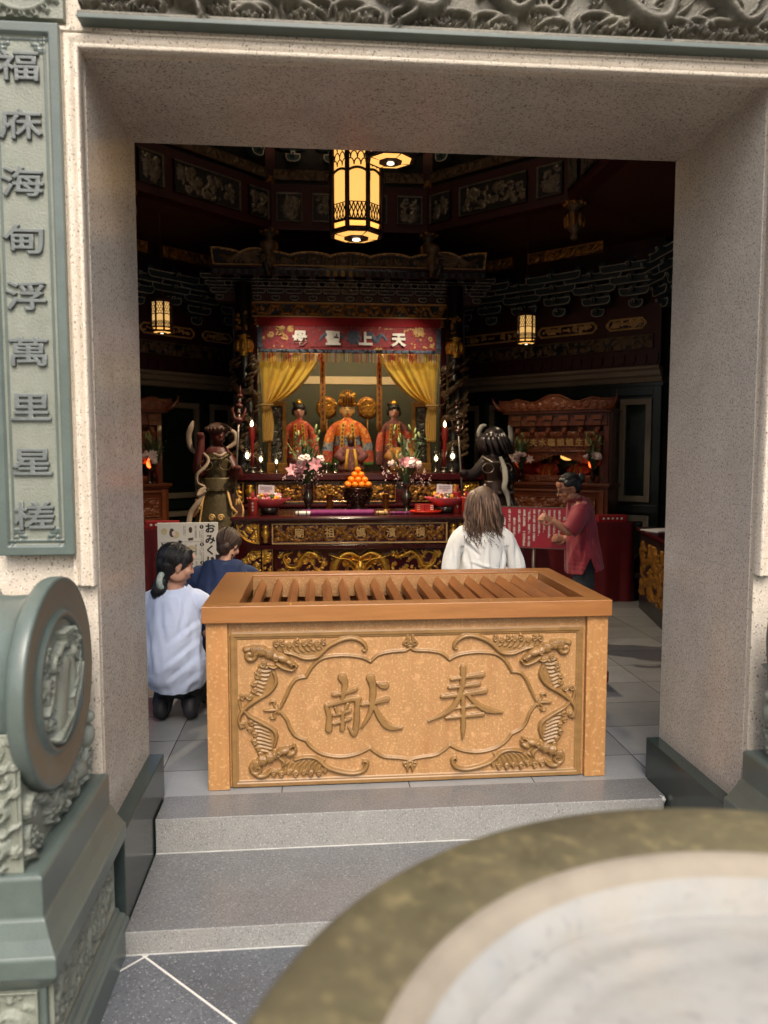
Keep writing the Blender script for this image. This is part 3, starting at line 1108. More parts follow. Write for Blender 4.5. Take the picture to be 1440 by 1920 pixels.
lx0, lx1, ly0, ly1, iz0, iz1 = -.968, 1.022, 3.62, 4.665, .8195, .9
ix0, ix1, iy0, iy1 = -.80, .915, 3.716, 4.535
for poly in ([(lx0, ly0), (lx1, ly0), (ix1, iy0), (ix0, iy0)], [(lx1, ly0), (lx1, ly1), (ix1, iy1), (ix1, iy0)], [(lx1, ly1), (lx0, ly1), (ix0, iy1), (ix1, iy1)], [(lx0, ly1), (lx0, ly0), (ix0, iy0), (ix0, iy1)]):
    MB().prism(poly, iz0, iz1, axis='Z').build('lid_rail', M['wood_top'] if poly[0][1] != ly0 or poly[1][1] != ly0 else M['wood_top'], t, bevel=.0035)
f = MB()      # inner frame boards that hold the slats
f.box(ix0 + .001, ix1 - .001, iy1 - .012, iy1 - .001, .77, .888)
f.box(ix0 + .001, ix1 - .001, iy0 + .001, iy0 + .012, .77, .888)
f.build('inner_board', M['wood'], t)
n = 18
for i in range(n):
    x = ix0 + .055 + (ix1 - ix0 - .11) * i / (n - 1)
    MB().prism([(x - .025, .80), (x + .025, .80), (x + .025, .842), (x, .884), (x - .025, .842)], iy0 + .014, iy1 - .014).build('slat', M['wood_slat'], t, bevel=.002)
for (u, v) in ((lx0 + .12, ly1 - .03), (.28, ly1 - .03), (.42, ly0 + .035), (-.55, ly0 + .035)):
    MB().lathe([(.006, 0), (.0065, .002), (.003, .005)], (u, v, iz1), 10).build('brass_stud', M['gold'], t)

# --- carved front: the design is given on a 640 x 296 drawing of the panel
PX0, PX1, PZ0, PZ1 = -.829, .882, .012, .752
KX = (PX1 - PX0) / 647


def c4(u, v):
    u, v = 420 + u / 4, 1160 + v / 4
    tt = (u - 440) / 647
    top, bot = 1187 - 5.4 * tt, 1483 - 24.3 * tt
    return (PX0 + tt * (PX1 - PX0), PZ1 - (v - top) / (bot - top) * (PZ1 - PZ0))


def c6(u, v):
    return c4((370 + u / 1.823 - 420) * 4, (1050 + v / 1.823 - 1160) * 4)


rf = Relief(bx0 + .1025, bx1 - .1065, .002, .8185, .0030)
k4 = KX / 4
mx = lambda p: (PX0 + PX1 - p[0], p[1])
NO = lambda p: p
# stepped frame
for ins, wd, hh in ((0, .012, .008), (.016, .005, .004)):
    a, b, c, d = PX0 + ins, PX1 - ins, PZ0 + ins, PZ1 - ins
    rf.line([(a, c), (a, d), (b, d), (b, c), (a, c)], wd, hh, smooth=False, flat=1.6)
for m in (NO, mx):
    L = lambda pts, r, h, **k: rf.line([m(c4(*p)) for p in pts], [x * k4 for x in (r if hasattr(r, '__len__') else (r,))] if hasattr(r, '__len__') else r * k4, h, **k)
    S = lambda u, v, r, tn, a0, d, wd, h: rf.spiral(*m(c4(u, v)), r * k4, tn, a0 if m is NO else PI - a0, d if m is NO else -d, wd * k4, h)
    B = lambda u, v, rx, rz, h, a=0.: rf.blob(*m(c4(u, v)), rx * k4, rz * k4, h, a if m is NO else -a)
    # cartouche
    for pts in ([(1390, 212), (1365, 228), (1330, 244), (1230, 252), (1140, 274), (1080, 325)], [(1080, 325), (1010, 292), (880, 276), (740, 292), (660, 350), (605, 440)],
                [(605, 440), (545, 452), (500, 500), (460, 590), (418, 678)], [(412, 706), (460, 770), (490, 850), (530, 905), (600, 938)],
                [(600, 938), (640, 990), (720, 1046), (850, 1070), (980, 1048), (1075, 998)], [(1075, 998), (1110, 1030), (1180, 1070), (1300, 1082), (1360, 1094), (1390, 1112)]):
        L(pts, 14, .007)
        L(pts, 6, .010)
    # fleur-de-lis on the axis and at the side
    for zc, up in ((175, -1), (1135, 1)):
        L([(1393, zc - up * 25), (1393, zc + up * 10), (1393, zc + up * 50)], (9, 17, 4), .013)
        L([(1385, zc - up * 15), (1362, zc + up * 6), (1340, zc + up * 4), (1326, zc - up * 16), (1345, zc - up * 22)], (9, 10, 10, 8, 5), .012)
        L([(1362, zc - up * 30), (1393, zc - up * 30)], 10, .011)
    L([(405, 690), (350, 694), (298, 698)], (9, 17, 4), .013)
    for s_ in (-1, 1):
        L([(395, 692 + s_ * 8), (372, 692 + s_ * 35), (378, 692 + s_ * 62), (352, 692 + s_ * 68), (340, 692 + s_ * 48)], (9, 10, 10, 8, 5), .012)
    L([(402, 660), (402, 722)], 9, .012)
    for poly in ([(380, 190), (440, 168), (545, 164), (640, 168), (740, 168), (765, 190), (720, 240), (660, 282), (590, 286), (520, 262), (450, 245), (400, 240)], [(290, 320), (350, 345), (382, 400), (382, 460), (330, 550), (240, 610), (192, 615), (184, 590), (218, 530), (228, 470), (252, 400), (264, 350)],
                 [(165, 705), (290, 800), (368, 852), (384, 910), (372, 990), (300, 1038), (258, 1046), (238, 1000), (218, 950), (218, 890), (190, 850), (190, 800)], [(350, 1190), (430, 1204), (530, 1204), (640, 1204), (740, 1182), (700, 1104), (610, 1072), (520, 1090), (450, 1150), (400, 1160)]):
        rf.fill([m(c4(*p)) for p in poly], .005)
    # ---- upper bat
    S(205, 265, 52, 1.3, 2.2, -1, 24, .018)
    for (u, v, r, h) in ((235, 225, 46, .019), (285, 230, 50, .022), (345, 255, 48, .022), (385, 275, 40, .022)):
        B(u, v, r, r * .9, h, -.4)
    B(440, 290, 58, 34, .025, -.35)
    B(490, 322, 44, 24, .024, -.5)
    L([(395, 330), (440, 362), (505, 382), (535, 362)], (16, 18, 12, 8), .02)
    for (u, v) in ((500, 345), (522, 335), (536, 352)):
        B(u, v, 13, 12, .024)
    S(395, 290, 22, 1.4, 0, 1, 7, .027)
    L([(340, 350), (375, 362), (400, 350)], (8, 14, 6), .019)
    L([(1022, 232), (1040, 240), (1046, 214), (1020, 172), (960, 142), (880, 148), (780, 195), (730, 242), (680, 285), (600, 292), (520, 262), (455, 245)], (7, 12, 17, 19, 19, 18, 15, 12), .016)
    for (u, v, r) in ((395, 180, 30), (440, 178, 28), (490, 190, 22), (545, 172, 30), (597, 180, 24), (640, 176, 30), (690, 185, 24), (738, 172, 26)):
        S(u, v, r * .8, 1.3, 1.5, 1, 9, .014)
    for i in range(8):
        u0 = 440 + i * 40
        L([(u0, 196), (u0 + 8, 228 - i * 2), (u0 + 40 - i * 2, 262 - i * 6)], (11, 12, 6), .011)
    L([(130, 830), (118, 770), (132, 722), (175, 668), (240, 618), (330, 560), (378, 500), (388, 450), (372, 400)], (12, 13, 17, 19, 18, 17, 14, 10), .016)
    S(147, 592, 24, 1.4, 0, 1, 9, .014)
    S(148, 812, 22, 1.4, 3, -1, 9, .014)
    L([(120, 600), (125, 640), (135, 690)], (8, 12, 10), .013)
    for (u, v, r) in ((300, 335, 30), (262, 392, 26), (262, 428, 24), (232, 484, 24), (235, 535, 24), (198, 590, 26)):
        S(u, v, r * .8, 1.3, 3.5, 1, 9, .014)
    for i in range(8):
        v0 = 350 + i * 30
        L([(270 - i * 5, v0), (310 - i * 4, v0 + 14 + i), (362 - i * 12, v0 + 6 + i * 3)], (11, 12, 6), .011)
    for (u, v, a_) in ((235, 225, .3), (285, 226, -.2), (345, 250, -.5)):
        for j in range(4):
            L([(u - 24 + j * 14, v - 34 + j * 3), (u - 14 + j * 13, v + 6), (u - 12 + j * 12, v + 34)], 4, .0255)
    # ---- lower bat
    S(242, 1160, 44, 1.3, 2.2, 1, 20, .018)
    for (u, v, r, h) in ((240, 1120, 40, .019), (285, 1090, 46, .022), (340, 1068, 46, .022), (375, 1050, 40, .022)):
        B(u, v, r, r * .9, h, .4)
    L([(225, 1190), (260, 1215), (310, 1205), (345, 1170)], (14, 22, 20, 12), .018)
    for (u, v) in ((245, 1118), (290, 1092), (340, 1068)):
        for j in range(4):
            L([(u - 26 + j * 13, v - 28 + j * 2), (u - 18 + j * 13, v + 4), (u - 14 + j * 12, v + 32)], 4, .0255)
    B(440, 1015, 60, 32, .025, .2)
    B(495, 1035, 46, 26, .024, .5)
    L([(400, 1060), (440, 1100), (430, 1130)], (14, 18, 8), .019)
    for (u, v) in ((490, 985), (515, 975), (525, 998)):
        B(u, v, 14, 13, .024)
    S(400, 1030, 20, 1.4, 0, -1, 7, .027)
    L([(1022, 1118), (1032, 1096), (1055, 1116), (1032, 1170), (960, 1196), (860, 1186), (760, 1150), (680, 1080), (600, 1066), (520, 1085)], (7, 12, 17, 18, 18, 16, 14, 11), .016)
    for (u, v, r) in ((370, 1190, 28), (425, 1196, 28), (480, 1180, 24), (530, 1196, 28), (590, 1186, 24), (640, 1196, 26), (700, 1192, 26), (745, 1170, 22)):
        S(u, v, r * .8, 1.3, 4.7, -1, 9, .014)
    for i in range(8):
        u0 = 430 + i * 38
        L([(u0, 1170), (u0 + 12, 1135 - i), (u0 + 44, 1106 - i * 3)], (11, 12, 6), .011)
    L([(160, 700), (200, 745), (290, 798), (365, 850), (386, 905), (372, 975)], (9, 14, 17, 17, 14, 10), .016)
    for (u, v, r) in ((205, 800, 26), (195, 850, 24), (232, 890, 24), (228, 950, 26), (252, 1000, 24), (270, 1045, 24)):
        S(u, v, r * .8, 1.3, 2.6, -1, 9, .014)
    for i in range(8):
        v0 = 800 + i * 30
        L([(225 + i * 5, v0), (270 + i * 3, v0 + 6), (330 + i * 4, v0 + 36 - i * 2)], (11, 12, 6), .011)


def bamboo(pts, r, f_, h=.013):
    rf.line([f_(*p) for p in pts], [x * (k4 if f_ is c4 else KX / 1.823) for x in r], h, flat=1.5)


K4 = 1.0
for pts, r in (([(806, 578), (880, 566), (966, 536)], (14, 15, 20)), ([(872, 448), (892, 500), (880, 560), (868, 625)], (34, 24, 20, 14)),
               ([(752, 662), (772, 740), (774, 780), (770, 848)], (16, 20, 22, 27)), ([(756, 664), (850, 636), (940, 612), (992, 616)], (12, 16, 18, 22)),
               ([(982, 620), (978, 740), (970, 850), (950, 885), (912, 828)], (22, 22, 24, 18, 4)),
               ([(818, 676), (836, 722)], (9, 15)), ([(910, 652), (880, 716)], (15, 8)), ([(806, 738), (870, 722), (926, 700)], (10, 11, 14)), ([(806, 802), (870, 786), (926, 768)], (10, 11, 14)), ([(872, 706), (874, 780), (870, 848)], (15, 17, 20)),
               ([(1016, 656), (1100, 642), (1202, 618)], (12, 15, 22)), ([(1080, 452), (1096, 520), (1094, 620), (1072, 730), (1010, 838)], (34, 26, 24, 18, 5)), ([(1096, 650), (1150, 760), (1215, 830), (1316, 840)], (12, 24, 28, 5)), ([(1128, 492), (1160, 510), (1190, 512)], (8, 22, 27))):
    bamboo(pts, r, c4)
for pts, r in (([(858, 413), (910, 405), (966, 398)], (5, 6, 9)), ([(850, 443), (900, 437), (953, 430)], (5, 6, 8)), ([(826, 474), (900, 466), (975, 455)], (6, 7, 10)),
               ([(898, 372), (896, 430), (872, 500), (832, 535), (778, 560)], (11, 10, 9, 7, 2)), ([(908, 462), (945, 500), (985, 522), (1036, 530)], (5, 9, 12, 3)),
               ([(866, 516), (900, 511), (938, 506)], (4, 5, 6)), ([(840, 549), (900, 543), (968, 536)], (5, 6, 8)), ([(898, 478), (900, 540), (900, 585), (898, 622)], (8, 9, 9, 3))):
    bamboo(pts, r, c6)
rf.h *= 1.25
o = rf.build('carved_front', [M['wood'], M['wood_carved']], t, loc=(0, by0 + .024, 0), depth=.014, thr=.0016)
wc(t)


# ================================================================ TEMPLE HALL : octagonal interior
OC = Vector((0, 7.12, 0))
AP = 3.55


def sd(k, y, x=0., z=0.):
    a = k * PI / 4
    return dict(loc=(OC.x + x * math.cos(a) - y * math.sin(a), OC.y + x * math.sin(a) + y * math.cos(a), z), rot=(0, 0, a))


hw = AP * math.tan(PI / 8)
for k in (-1, 0, 1):
    MB().box(-hw - .05, hw + .05, 0, .2, -.1, 6.2).build('wall', M['wall_green'], hall, **sd(k, AP))
for k in (-2, 2):
    MB().box(-3.2, 1.5, 0, .2, -.1, 6.2).build('wall', M['wall_green'], hall, **sd(k, AP)) if k == -2 else MB().box(-1.5, 3.2, 0, .2, -.1, 6.2).build('wall', M['wall_green'], hall, **sd(k, AP))
MB().box(-4.2, 4.2, 3.3, 11.2, 6.0, 6.2).build('ceiling', M['lacquer_black'], hall)
for k in (-1, 1):
    f = MB()
    for x in (-1.43, -.93, .9, 1.43):
        f.box(x - .05, x + .05, -.06, 0, 0, 2.38)
    f.box(-hw, hw, -.07, 0, .90, 1.0)
    f.box(-hw, hw, -.05, 0, 2.27, 2.38)
    f.build('pilaster', M['wall_green'], hall, bevel=.008, **sd(k, AP))
    f = MB()
    for (a, b) in ((-1.36, -1.0), (-.84, .81), (.98, 1.36)):
        for (c, d) in ((.12, .87), (1.03, 2.24)):
            w_ = .07
            f.box(a, b, -.035, 0, c, c + w_).box(a, b, -.035, 0, d - w_, d).box(a, a + w_, -.035, 0, c + w_, d - w_).box(b - w_, b, -.035, 0, c + w_, d - w_)
    f.build('wall_frame', M['beige_stone'], hall, bevel=.006, **sd(k, AP))
    for (a, b) in ((-1.28, -1.08), (1.06, 1.28)):
        rf = Relief(a, b, .2, .8, .012)
        rf.filler(40 + k, 22, .03, .07, .012)
        rf.build('wall_carving', M['wall_green'], hall, depth=.004, **sd(k, AP - .006))
    rf = Relief(-hw + .02, hw - .02, 2.66, 2.70, .02)
    # cornice, lappets, friezes
    f = MB()
    f.prism([(0, 2.42), (-.03, 2.43), (-.05, 2.48), (-.09, 2.50), (-.10, 2.55), (-.14, 2.57), (-.15, 2.60), (0, 2.60)], -hw, hw, axis='X')
    f.build('cornice', M['beige_stone'], hall, **sd(k, AP))
    f = MB()
    for i in range(22):
        x = -hw + .07 + i * (2 * hw - .14) / 21
        f.prism([(x - .05, 2.74), (x - .05, 2.66), (x - .03, 2.63), (x + .03, 2.63), (x + .05, 2.66), (x + .05, 2.74)], -.12, -.1)
    f.build('lappet_row', M['beam_red'], hall, **sd(k, AP))
    MB().box(-hw, hw, -.1, 0, 2.61, 3.3).build('frieze_board', M['beam_red'], hall, **sd(k, AP))
    rf = Relief(-hw + .12, hw - .08, 2.80, 2.96, .012)
    rf.filler(50 + k, 170, .02, .05, .02)
    rf.frame(.007, .016)
    rf.build('carved_frieze', [M['lacquer_black'], M['carved_dim']], hall, depth=.01, thr=.008, **sd(k, AP - .11))
    rf = Relief(-hw + .12, -hw + .27, 2.79, 2.97, .010)
    rf.spiral(-hw + .19, 2.88, .05, 1.5, 0, 1, .012, .02)
    rf.frame(.012, .02)
    rf.build('carved_frieze', M['gold_dark'], hall, depth=.01, **sd(k, AP - .13))
    for (a, b) in ((-1.3, -.2), (-.1, .72), (.80, 1.32)):
        rf = Relief(a, b, 3.03, 3.17, .012)
        e = .07
        mid = 3.10
        rf.line([(a + .02, mid), (a + e, 3.16), (b - e, 3.16), (b - .02, mid), (b - e, 3.04), (a + e, 3.04), (a + .02, mid)], .007, .016, smooth=False)
        rf.filler(60 + k, 40, .02, .04, .014, (a + e, b - e, 3.06, 3.14))
        rf.build('carved_frieze', [M['lacquer'], M['trim_gold']], hall, depth=.01, thr=.009, mask=lambda X, Z, a=a, b=b: (np.abs(Z - 3.10) < np.minimum(np.minimum(X - a, b - X), .07) + .001), **sd(k, AP - .11))
    MB().box(-hw, hw, -.04, 0, 3.3, 4.2).build('red_wall', M['beam_red'], hall, **sd(k, AP))
    for (a, b) in ((-1.2, -.22), (-.02, .95)):
        rf = Relief(a, b, 3.86, 3.99, .012)
        rf.filler(70 + k, 80, .02, .05, .02)
        rf.frame(.008, .02)
        rf.build('gold_band', [M['beam_brown'], M['gold_dark']], hall, depth=.03, thr=.008, **sd(k, AP - .5))

# sloping coffered boards between wall and the inner ring beam
RG = 2.3
rw = RG * math.tan(PI / 8)
for k in (-2, -1, 0, 1, 2):
    f = MB()
    f.sheet([[(-hw, AP, 4.05), (hw, AP, 4.05)], [(-rw, RG - .05, 4.3), (rw, RG - .05, 4.3)]], smooth=False)
    o = f.build('ceiling_board', M['beam_brown'], hall, thick=.03, **sd(k, 0))
    f = MB()
    f.box(-rw, rw, -.09, .09, 4.22, 4.74)
    f.build('ring_beam', M['beam_red'], hall, bevel=.01, **sd(k, RG))
    for (a, b) in ((-.86, -.56), (-.44, .44), (.56, .86)):
        rf = Relief(a, b, 4.31, 4.64, .012)
        rf.filler(80 + k + int(a * 10), 46 if b - a > .5 else 20, .025, .07, .03, (a + .03, b - .03, 4.34, 4.61))
        rf.frame(.007, .02)
        rf.build('beam_carving', [M['lacquer_black'], M['carved_grey']], hall, depth=.01, thr=.009, **sd(k, RG - .1))
    rf = Relief(-.9, .9, 4.80, 4.92, .012)
    rf.filler(90 + k, 80, .02, .05, .03)
    rf.build('carved_frieze', M['carved_dim'], hall, depth=.03, **sd(k, RG - .06))
    MB().box(-rw, rw, -.02, .05, 4.74, 5.99).build('upper_wall', M['lacquer_black'], hall, **sd(k, RG))


def bracket(mb, sc_=1., tiers=4, x0=0., y0=0., z0=0., tr=.008):
    """one stepped bracket set: bow arms widening upwards, bearing blocks, pale painted edges"""
    for t_ in range(tiers):
        z = z0 + sc_ * .16 * t_
        w_ = sc_ * (.10 + .115 * t_)
        y = y0 - sc_ * .075 * t_
        h = sc_ * .10
        e = sc_ * .05
        poly = [(x0 - w_, z + h), (x0 - w_, z + h * .5), (x0 - w_ + e * .4, z + h * .15), (x0 - w_ + e * 1.3, z), (x0 + w_ - e * 1.3, z), (x0 + w_ - e * .4, z + h * .15), (x0 + w_, z + h * .5), (x0 + w_, z + h)]
        mb.prism(poly, y - sc_ * .07, y + sc_ * .05)
        mb.tube([(p[0], y - sc_ * .071, p[1]) for p in poly], tr * sc_, 5, 1)
        mb.tube([(poly[0][0], y - sc_ * .071, poly[0][1]), (poly[-1][0], y - sc_ * .071, poly[-1][1])], tr * sc_, 5, 1)
        for bx in ((-1, 0, 1) if t_ else (0,)):
            c = x0 + bx * (w_ - sc_ * .035)
            mb.box(c - sc_ * .045, c + sc_ * .045, y - sc_ * .09, y + sc_ * .05, z + h, z + sc_ * .155)
            mb.tube([(c - sc_ * .045, y - sc_ * .091, z + h), (c + sc_ * .045, y - sc_ * .091, z + h)], tr * sc_ * .8, 5, 1)
        # tongue running forward
        mb.prism([(y + .02, z + sc_ * .02), (y - sc_ * .17, z + sc_ * .05), (y - sc_ * .19, z + sc_ * .09), (y + .02, z + sc_ * .1)], x0 - sc_ * .022, x0 + sc_ * .022, axis='X')
        mb.tube([(x0 - sc_ * .022, y - sc_ * .171, z + sc_ * .05), (x0 - sc_ * .022, y - sc_ * .191, z + sc_ * .09), (x0 + sc_ * .022, y - sc_ * .191, z + sc_ * .09), (x0 + sc_ * .022, y - sc_ * .171, z + sc_ * .05)], tr * sc_ * .8, 5, 1)
    return mb


f = MB()
bracket(f, .80, 4, tr=.0075)
first = f.build('bracket', [M['blue_paint'], M['trim']], hall, **sd(-1, AP - .08, -1.2, 3.22))
for k in (-2, -1, 1, 2):
    for i, x in enumerate((-1.2, -.72, -.24, .24, .72, 1.2)):
        if (k, i) == (-1, 0):
            continue
        p = sd(k, AP - .08 - .05 * (i % 2), x, 3.22 + .05 * (i % 2))
        dup(first, p['loc'], p['rot'][2], parent=hall)
for k in (-2, -1, 0, 1, 2):
    for x in (-.66, -.22, .22, .66):
        p = sd(k, RG - .1, x, 4.98)
        dup(first, p['loc'], p['rot'][2], parent=hall)
# hanging posts with lotus buds at the ring corners
f = MB()
f.box(-.06, .06, -.06, .06, .42, 1.5)
f.box(-.045, .045, -.064, -.06, .5, 1.0, 1)
for i in range(5):
    f.box(-.03, .03, -.067, -.063, .53 + i * .09, .58 + i * .09, 0)
f.lathe([(.0, 0), (.03, .0), (.05, .03), (.035, .06), (.06, .09), (.09, .14), (.10, .20), (.08, .26), (.05, .30), (.09, .34), (.11, .38), (.10, .42), (.0, .42)], seg=16, m=2)
for i in range(8):
    a = i * PI / 4
    f.sphere((.09 * math.cos(a), .09 * math.sin(a), .19), (.03, .03, .07), 1)
    f.sphere((.10 * math.cos(a), .10 * math.sin(a), .37), (.03, .03, .03), 1)
p = sd(.5, RG / math.cos(PI / 8), 0, 3.84)
first_post = f.build('hanging_post', [M['beam_red'], M['gold_dark'], M['carved_dim']], hall, **p)
for kk in (-.5, 1.5, -1.5):
    p = sd(kk, RG / math.cos(PI / 8), 0, 3.84)
    dup(first_post, p['loc'], p['rot'][2], parent=hall)
wc(hall)

# ================================================================ MAIN SHRINE
sh = thing('main_shrine', 'dark red and gold main shrine with carved frame at the back of the hall', 'shrine', (0, 9.6, 0))
f = MB()
f.box(-1.48, 1.48, 8.62, 10.6, -.003, 1.30)
f.build('cabinet', M['lacquer'], sh, bevel=.01)
f = MB()
f.box(-1.5, 1.5, 8.55, 10.61, 1.302, 1.38)
f.box(-1.5, 1.5, 8.56, 8.62, 1.0, 1.04)
f.build('shelf', M['lacquer'], sh, bevel=.012)
for i, (a, b) in enumerate(((-.45, .47), (-1.08, -.56), (.58, 1.10), (-1.42, -1.22), (1.22, 1.42))):
    rf = Relief(a, b, 1.06, 1.285, .008)
    rf.filler(100 + i, int((b - a) * 220), .012, .034, .022, (a + .02, b - .02, 1.08, 1.265))
    rf.frame(.010 if i > 2 else .006, .02)
    rf.build('gold_panel', [M['lacquer'], M['gold'] if i > 2 else M['gold_dark']], sh, loc=(0, 8.605, 0), depth=.012, thr=.006)
for x in (-1.15, 1.15):     # gilt vase carvings between the panels
    f = MB()
    f.lathe([(.02, 0), (.04, .01), (.025, .03), (.05, .08), (.055, .12), (.03, .15), (.045, .17), (.03, .18)], (x, 8.60, 1.075), 12)
    f.build('gilt_vase', M['gold'], sh)
# niche
f = MB()
f.box(-1.12, 1.12, 10.55, 10.60, 1.38, 3.3)
f.box(-1.16, -1.12, 9.5, 10.60, 1.38, 3.3)
f.box(1.12, 1.16, 9.5, 10.60, 1.38, 3.3)
f.box(-1.16, 1.16, 9.45, 10.60, 3.28, 3.32)
f.build('niche', M['niche'], sh)
MB().box(-1.118, 1.118, 10.535, 10.549, 2.53, 2.635).build('cream_band', M['cream'], sh, bevel=.004)
for sx in (-1, 1):
    f = MB()
    f.box(sx * 1.14 - .03, sx * 1.14 + .03, 9.44, 9.5, 1.38, 3.3)
    f.box(sx * 1.36 - .03, sx * 1.36 + .03, 9.35, 9.5, 1.38, 3.3)
    f.box(sx * 1.25 - .12, sx * 1.25 + .12, 9.46, 9.5, 1.38, 3.6)
    for z in (2.62, 2.95):
        f.box(sx * 1.25 - .09, sx * 1.25 + .09, 9.45, 9.462, z, z + .2, 0)
        f.tube([(sx * 1.25 - .09, 9.449, z), (sx * 1.25 + .09, 9.449, z), (sx * 1.25 + .09, 9.449, z + .2), (sx * 1.25 - .09, 9.449, z + .2), (sx * 1.25 - .09, 9.449, z)], .005, 5, 1)
    f.build('door_frame', [M['lacquer'], M['trim_gold']], sh)
q = random.Random(5)
for sx in (-1, 1):
    f = MB()
    f.lathe([(.13, 0), (.14, .03), (.11, .08), (.10, .12), (.10, 2.2)], (sx * 1.25, 9.25, 1.38), 20)
    pil = f.build('pillar', M['lacquer_black'], sh)
    f = MB()
    pts = []
    for i in range(70):
        a = sx * i * .30 + 1
        z = 1.5 + i * .0165
        pts.append((sx * 1.25 + .12 * math.cos(a), 9.25 + .12 * math.sin(a), z + .03 * math.sin(i * .7)))
    f.tube(pts, [.02, .04, .045, .045, .035, .05], 8)
    for i in range(0, 70, 1):
        p = Vector(pts[i])
        d = (p - Vector((sx * 1.25, 9.25, p.z))).normalized()
        f.sphere(p + d * .03 + Vector((0, 0, .02 * (-1) ** i)), (.018, .018, .012), seg=6)
    for i in range(60):
        a, z = q.uniform(PI, 2 * PI), q.uniform(1.5, 2.7)
        r_ = .12
        f.tube([(sx * 1.25 + r_ * math.cos(a), 9.25 + r_ * math.sin(a), z), (sx * 1.25 + (r_ + .05) * math.cos(a + .2), 9.25 + (r_ + .05) * math.sin(a + .2), z + .03), (sx * 1.25 + (r_ + .03) * math.cos(a + .5), 9.25 + (r_ + .03) * math.sin(a + .5), z + .06)], [.02, .016, .004], 6)
    f.build('pillar_dragon', M['carved_dim'], pil)
    f = MB()
    f.lathe([(.05, -.02), (.08, .0), (.07, .02), (.09, .05), (.105, .10), (.10, .16), (.07, .20), (.085, .22), (.06, .25)], (sx * 1.25, 9.22, 2.74), 16)
    for i in range(8):
        a = i * PI / 4
        f.sphere((sx * 1.25 + .085 * math.cos(a), 9.22 + .085 * math.sin(a), 2.85), (.032, .032, .07))
    f.build('gilt_lantern', M['gold'], sh)
    f = MB()
    for i in range(26):
        f.sphere((sx * 1.25 + q.uniform(-.07, .07), 9.2 + q.uniform(-.05, .02), 3.02 + q.uniform(0, .22)), (q.uniform(.015, .035), .02, q.uniform(.015, .05)), seg=8)
    f.build('figure_carving', M['gold_dark'], sh)
    rf = Relief(-.17, .17, 0, .1, .008)
    rf.filler(120 + sx, 26, .02, .04, .03)
    rf.build('spandrel', M['gold_dark'], sh, loc=(sx * .98, 9.43, 3.13), depth=.02, mask=lambda X, Z, s_=sx: Z > .1 * np.clip((.17 - s_ * X) / .34 - .1, 0, 1) ** 1.0 * .9)
# beam with hexagonal ends
rf = Relief(-1.29, 1.27, 3.22, 3.40, .008)
for i in range(16):
    x = -1.12 + i * .15
    rf.line([(x - .09, 3.31 + .035 * (-1) ** i), (x - .03, 3.31 + .045 * (-1) ** i), (x + .03, 3.31 - .045 * (-1) ** i), (x + .09, 3.31 - .035 * (-1) ** i)], (.010, .014, .014, .008), .022)
rf.filler(130, 110, .012, .028, .018, (-1.18, 1.16, 3.245, 3.375), 'lbs')
e = [(-1.28, 3.31), (-1.20, 3.392), (1.18, 3.392), (1.26, 3.31), (1.18, 3.228), (-1.20, 3.228), (-1.28, 3.31)]
rf.line(e, .011, .026, smooth=False)
rf.build('carved_beam', [M['lacquer_black'], M['gold_dark'], M['trim_gold']], sh, loc=(0, 9.40, 0), depth=.09, thr=.006, mask=lambda X, Z: np.abs(Z - 3.31) < np.minimum(np.minimum(X + 1.29, 1.27 - X) * 1.0, .09) + .001,
         fmat=lambda X, Z, h, mi: np.where(h > .0235, 2, mi))
# rows of small brackets under the eave
f = MB()
for i in range(15):
    bracket(f, .46, 4, -1.54 + i * .22, 9.42, 3.42, .010)
f.box(-1.58, 1.58, 9.42, 9.6, 3.40, 3.74, 2)
f.build('eave_brackets', [M['lacquer_black'], M['trim'], M['beam_brown']], sh)
f = MB()
f.box(-1.6, 1.6, 9.12, 9.6, 3.735, 3.755)
for i in range(36):
    x = -1.56 + i * 3.12 / 35
    f.box(x - .022, x + .022, 9.13, 9.17, 3.665, 3.715, 1)
f.box(-1.6, 1.6, 9.17, 9.4, 3.66, 3.735)
f.build('eave', [M['lacquer'], M['blue_paint']], sh)


def sc_top(X):
    """scalloped upper edge of the crest"""
    a = np.abs(X)
    return np.where(a < .93, 3.885 + .045 * np.abs(np.sin((a - .0) * PI / .47 + PI / 2)) ** .6, np.where(a < 1.28, 3.90 + .06 * np.sin(np.clip((a - .93) / .35, 0, 1) * PI) ** .7, 3.90 + .06 * np.sin(np.clip((a - 1.28) / .66 + .02, 0, 1) * PI) ** .6))


rf = Relief(-1.62, 1.62, 3.755, 3.99, .009)
for x in np.arange(-.8, .85, .16):
    hgt = .055 + .03 * math.cos(x * 3)
    rf.line([(x, 3.785), (x, 3.785 + hgt)], (.024, .014), .03, 3)
    rf.blob(x, 3.81 + hgt, .014, .018, .036)
for sx in (-1, 1):
    rf.line([(sx * 1.5, 3.88), (sx * 1.38, 3.84), (sx * 1.26, 3.90), (sx * 1.12, 3.86), (sx * 1.02, 3.80)], (.012, .028, .034, .02, .006), .035)
    for j in range(5):
        rf.line([(sx * 1.3, 3.87), (sx * (1.2 - .02 * j), 3.80 + .03 * j), (sx * (1.06 - .01 * j), 3.785 + .035 * j)], (.01, .012, .004), .024)
rf.filler(140, 150, .012, .03, .018, (-1.52, 1.52, 3.78, 3.87), 'lbs')
xs = np.linspace(-1.60, 1.60, 160)
rf2 = [(x, float(sc_top(np.array(x))) - .006) for x in xs]
rf.line([(-1.575, 3.766)] + rf2 + [(1.575, 3.766), (-1.575, 3.766)], .010, .04, smooth=False)
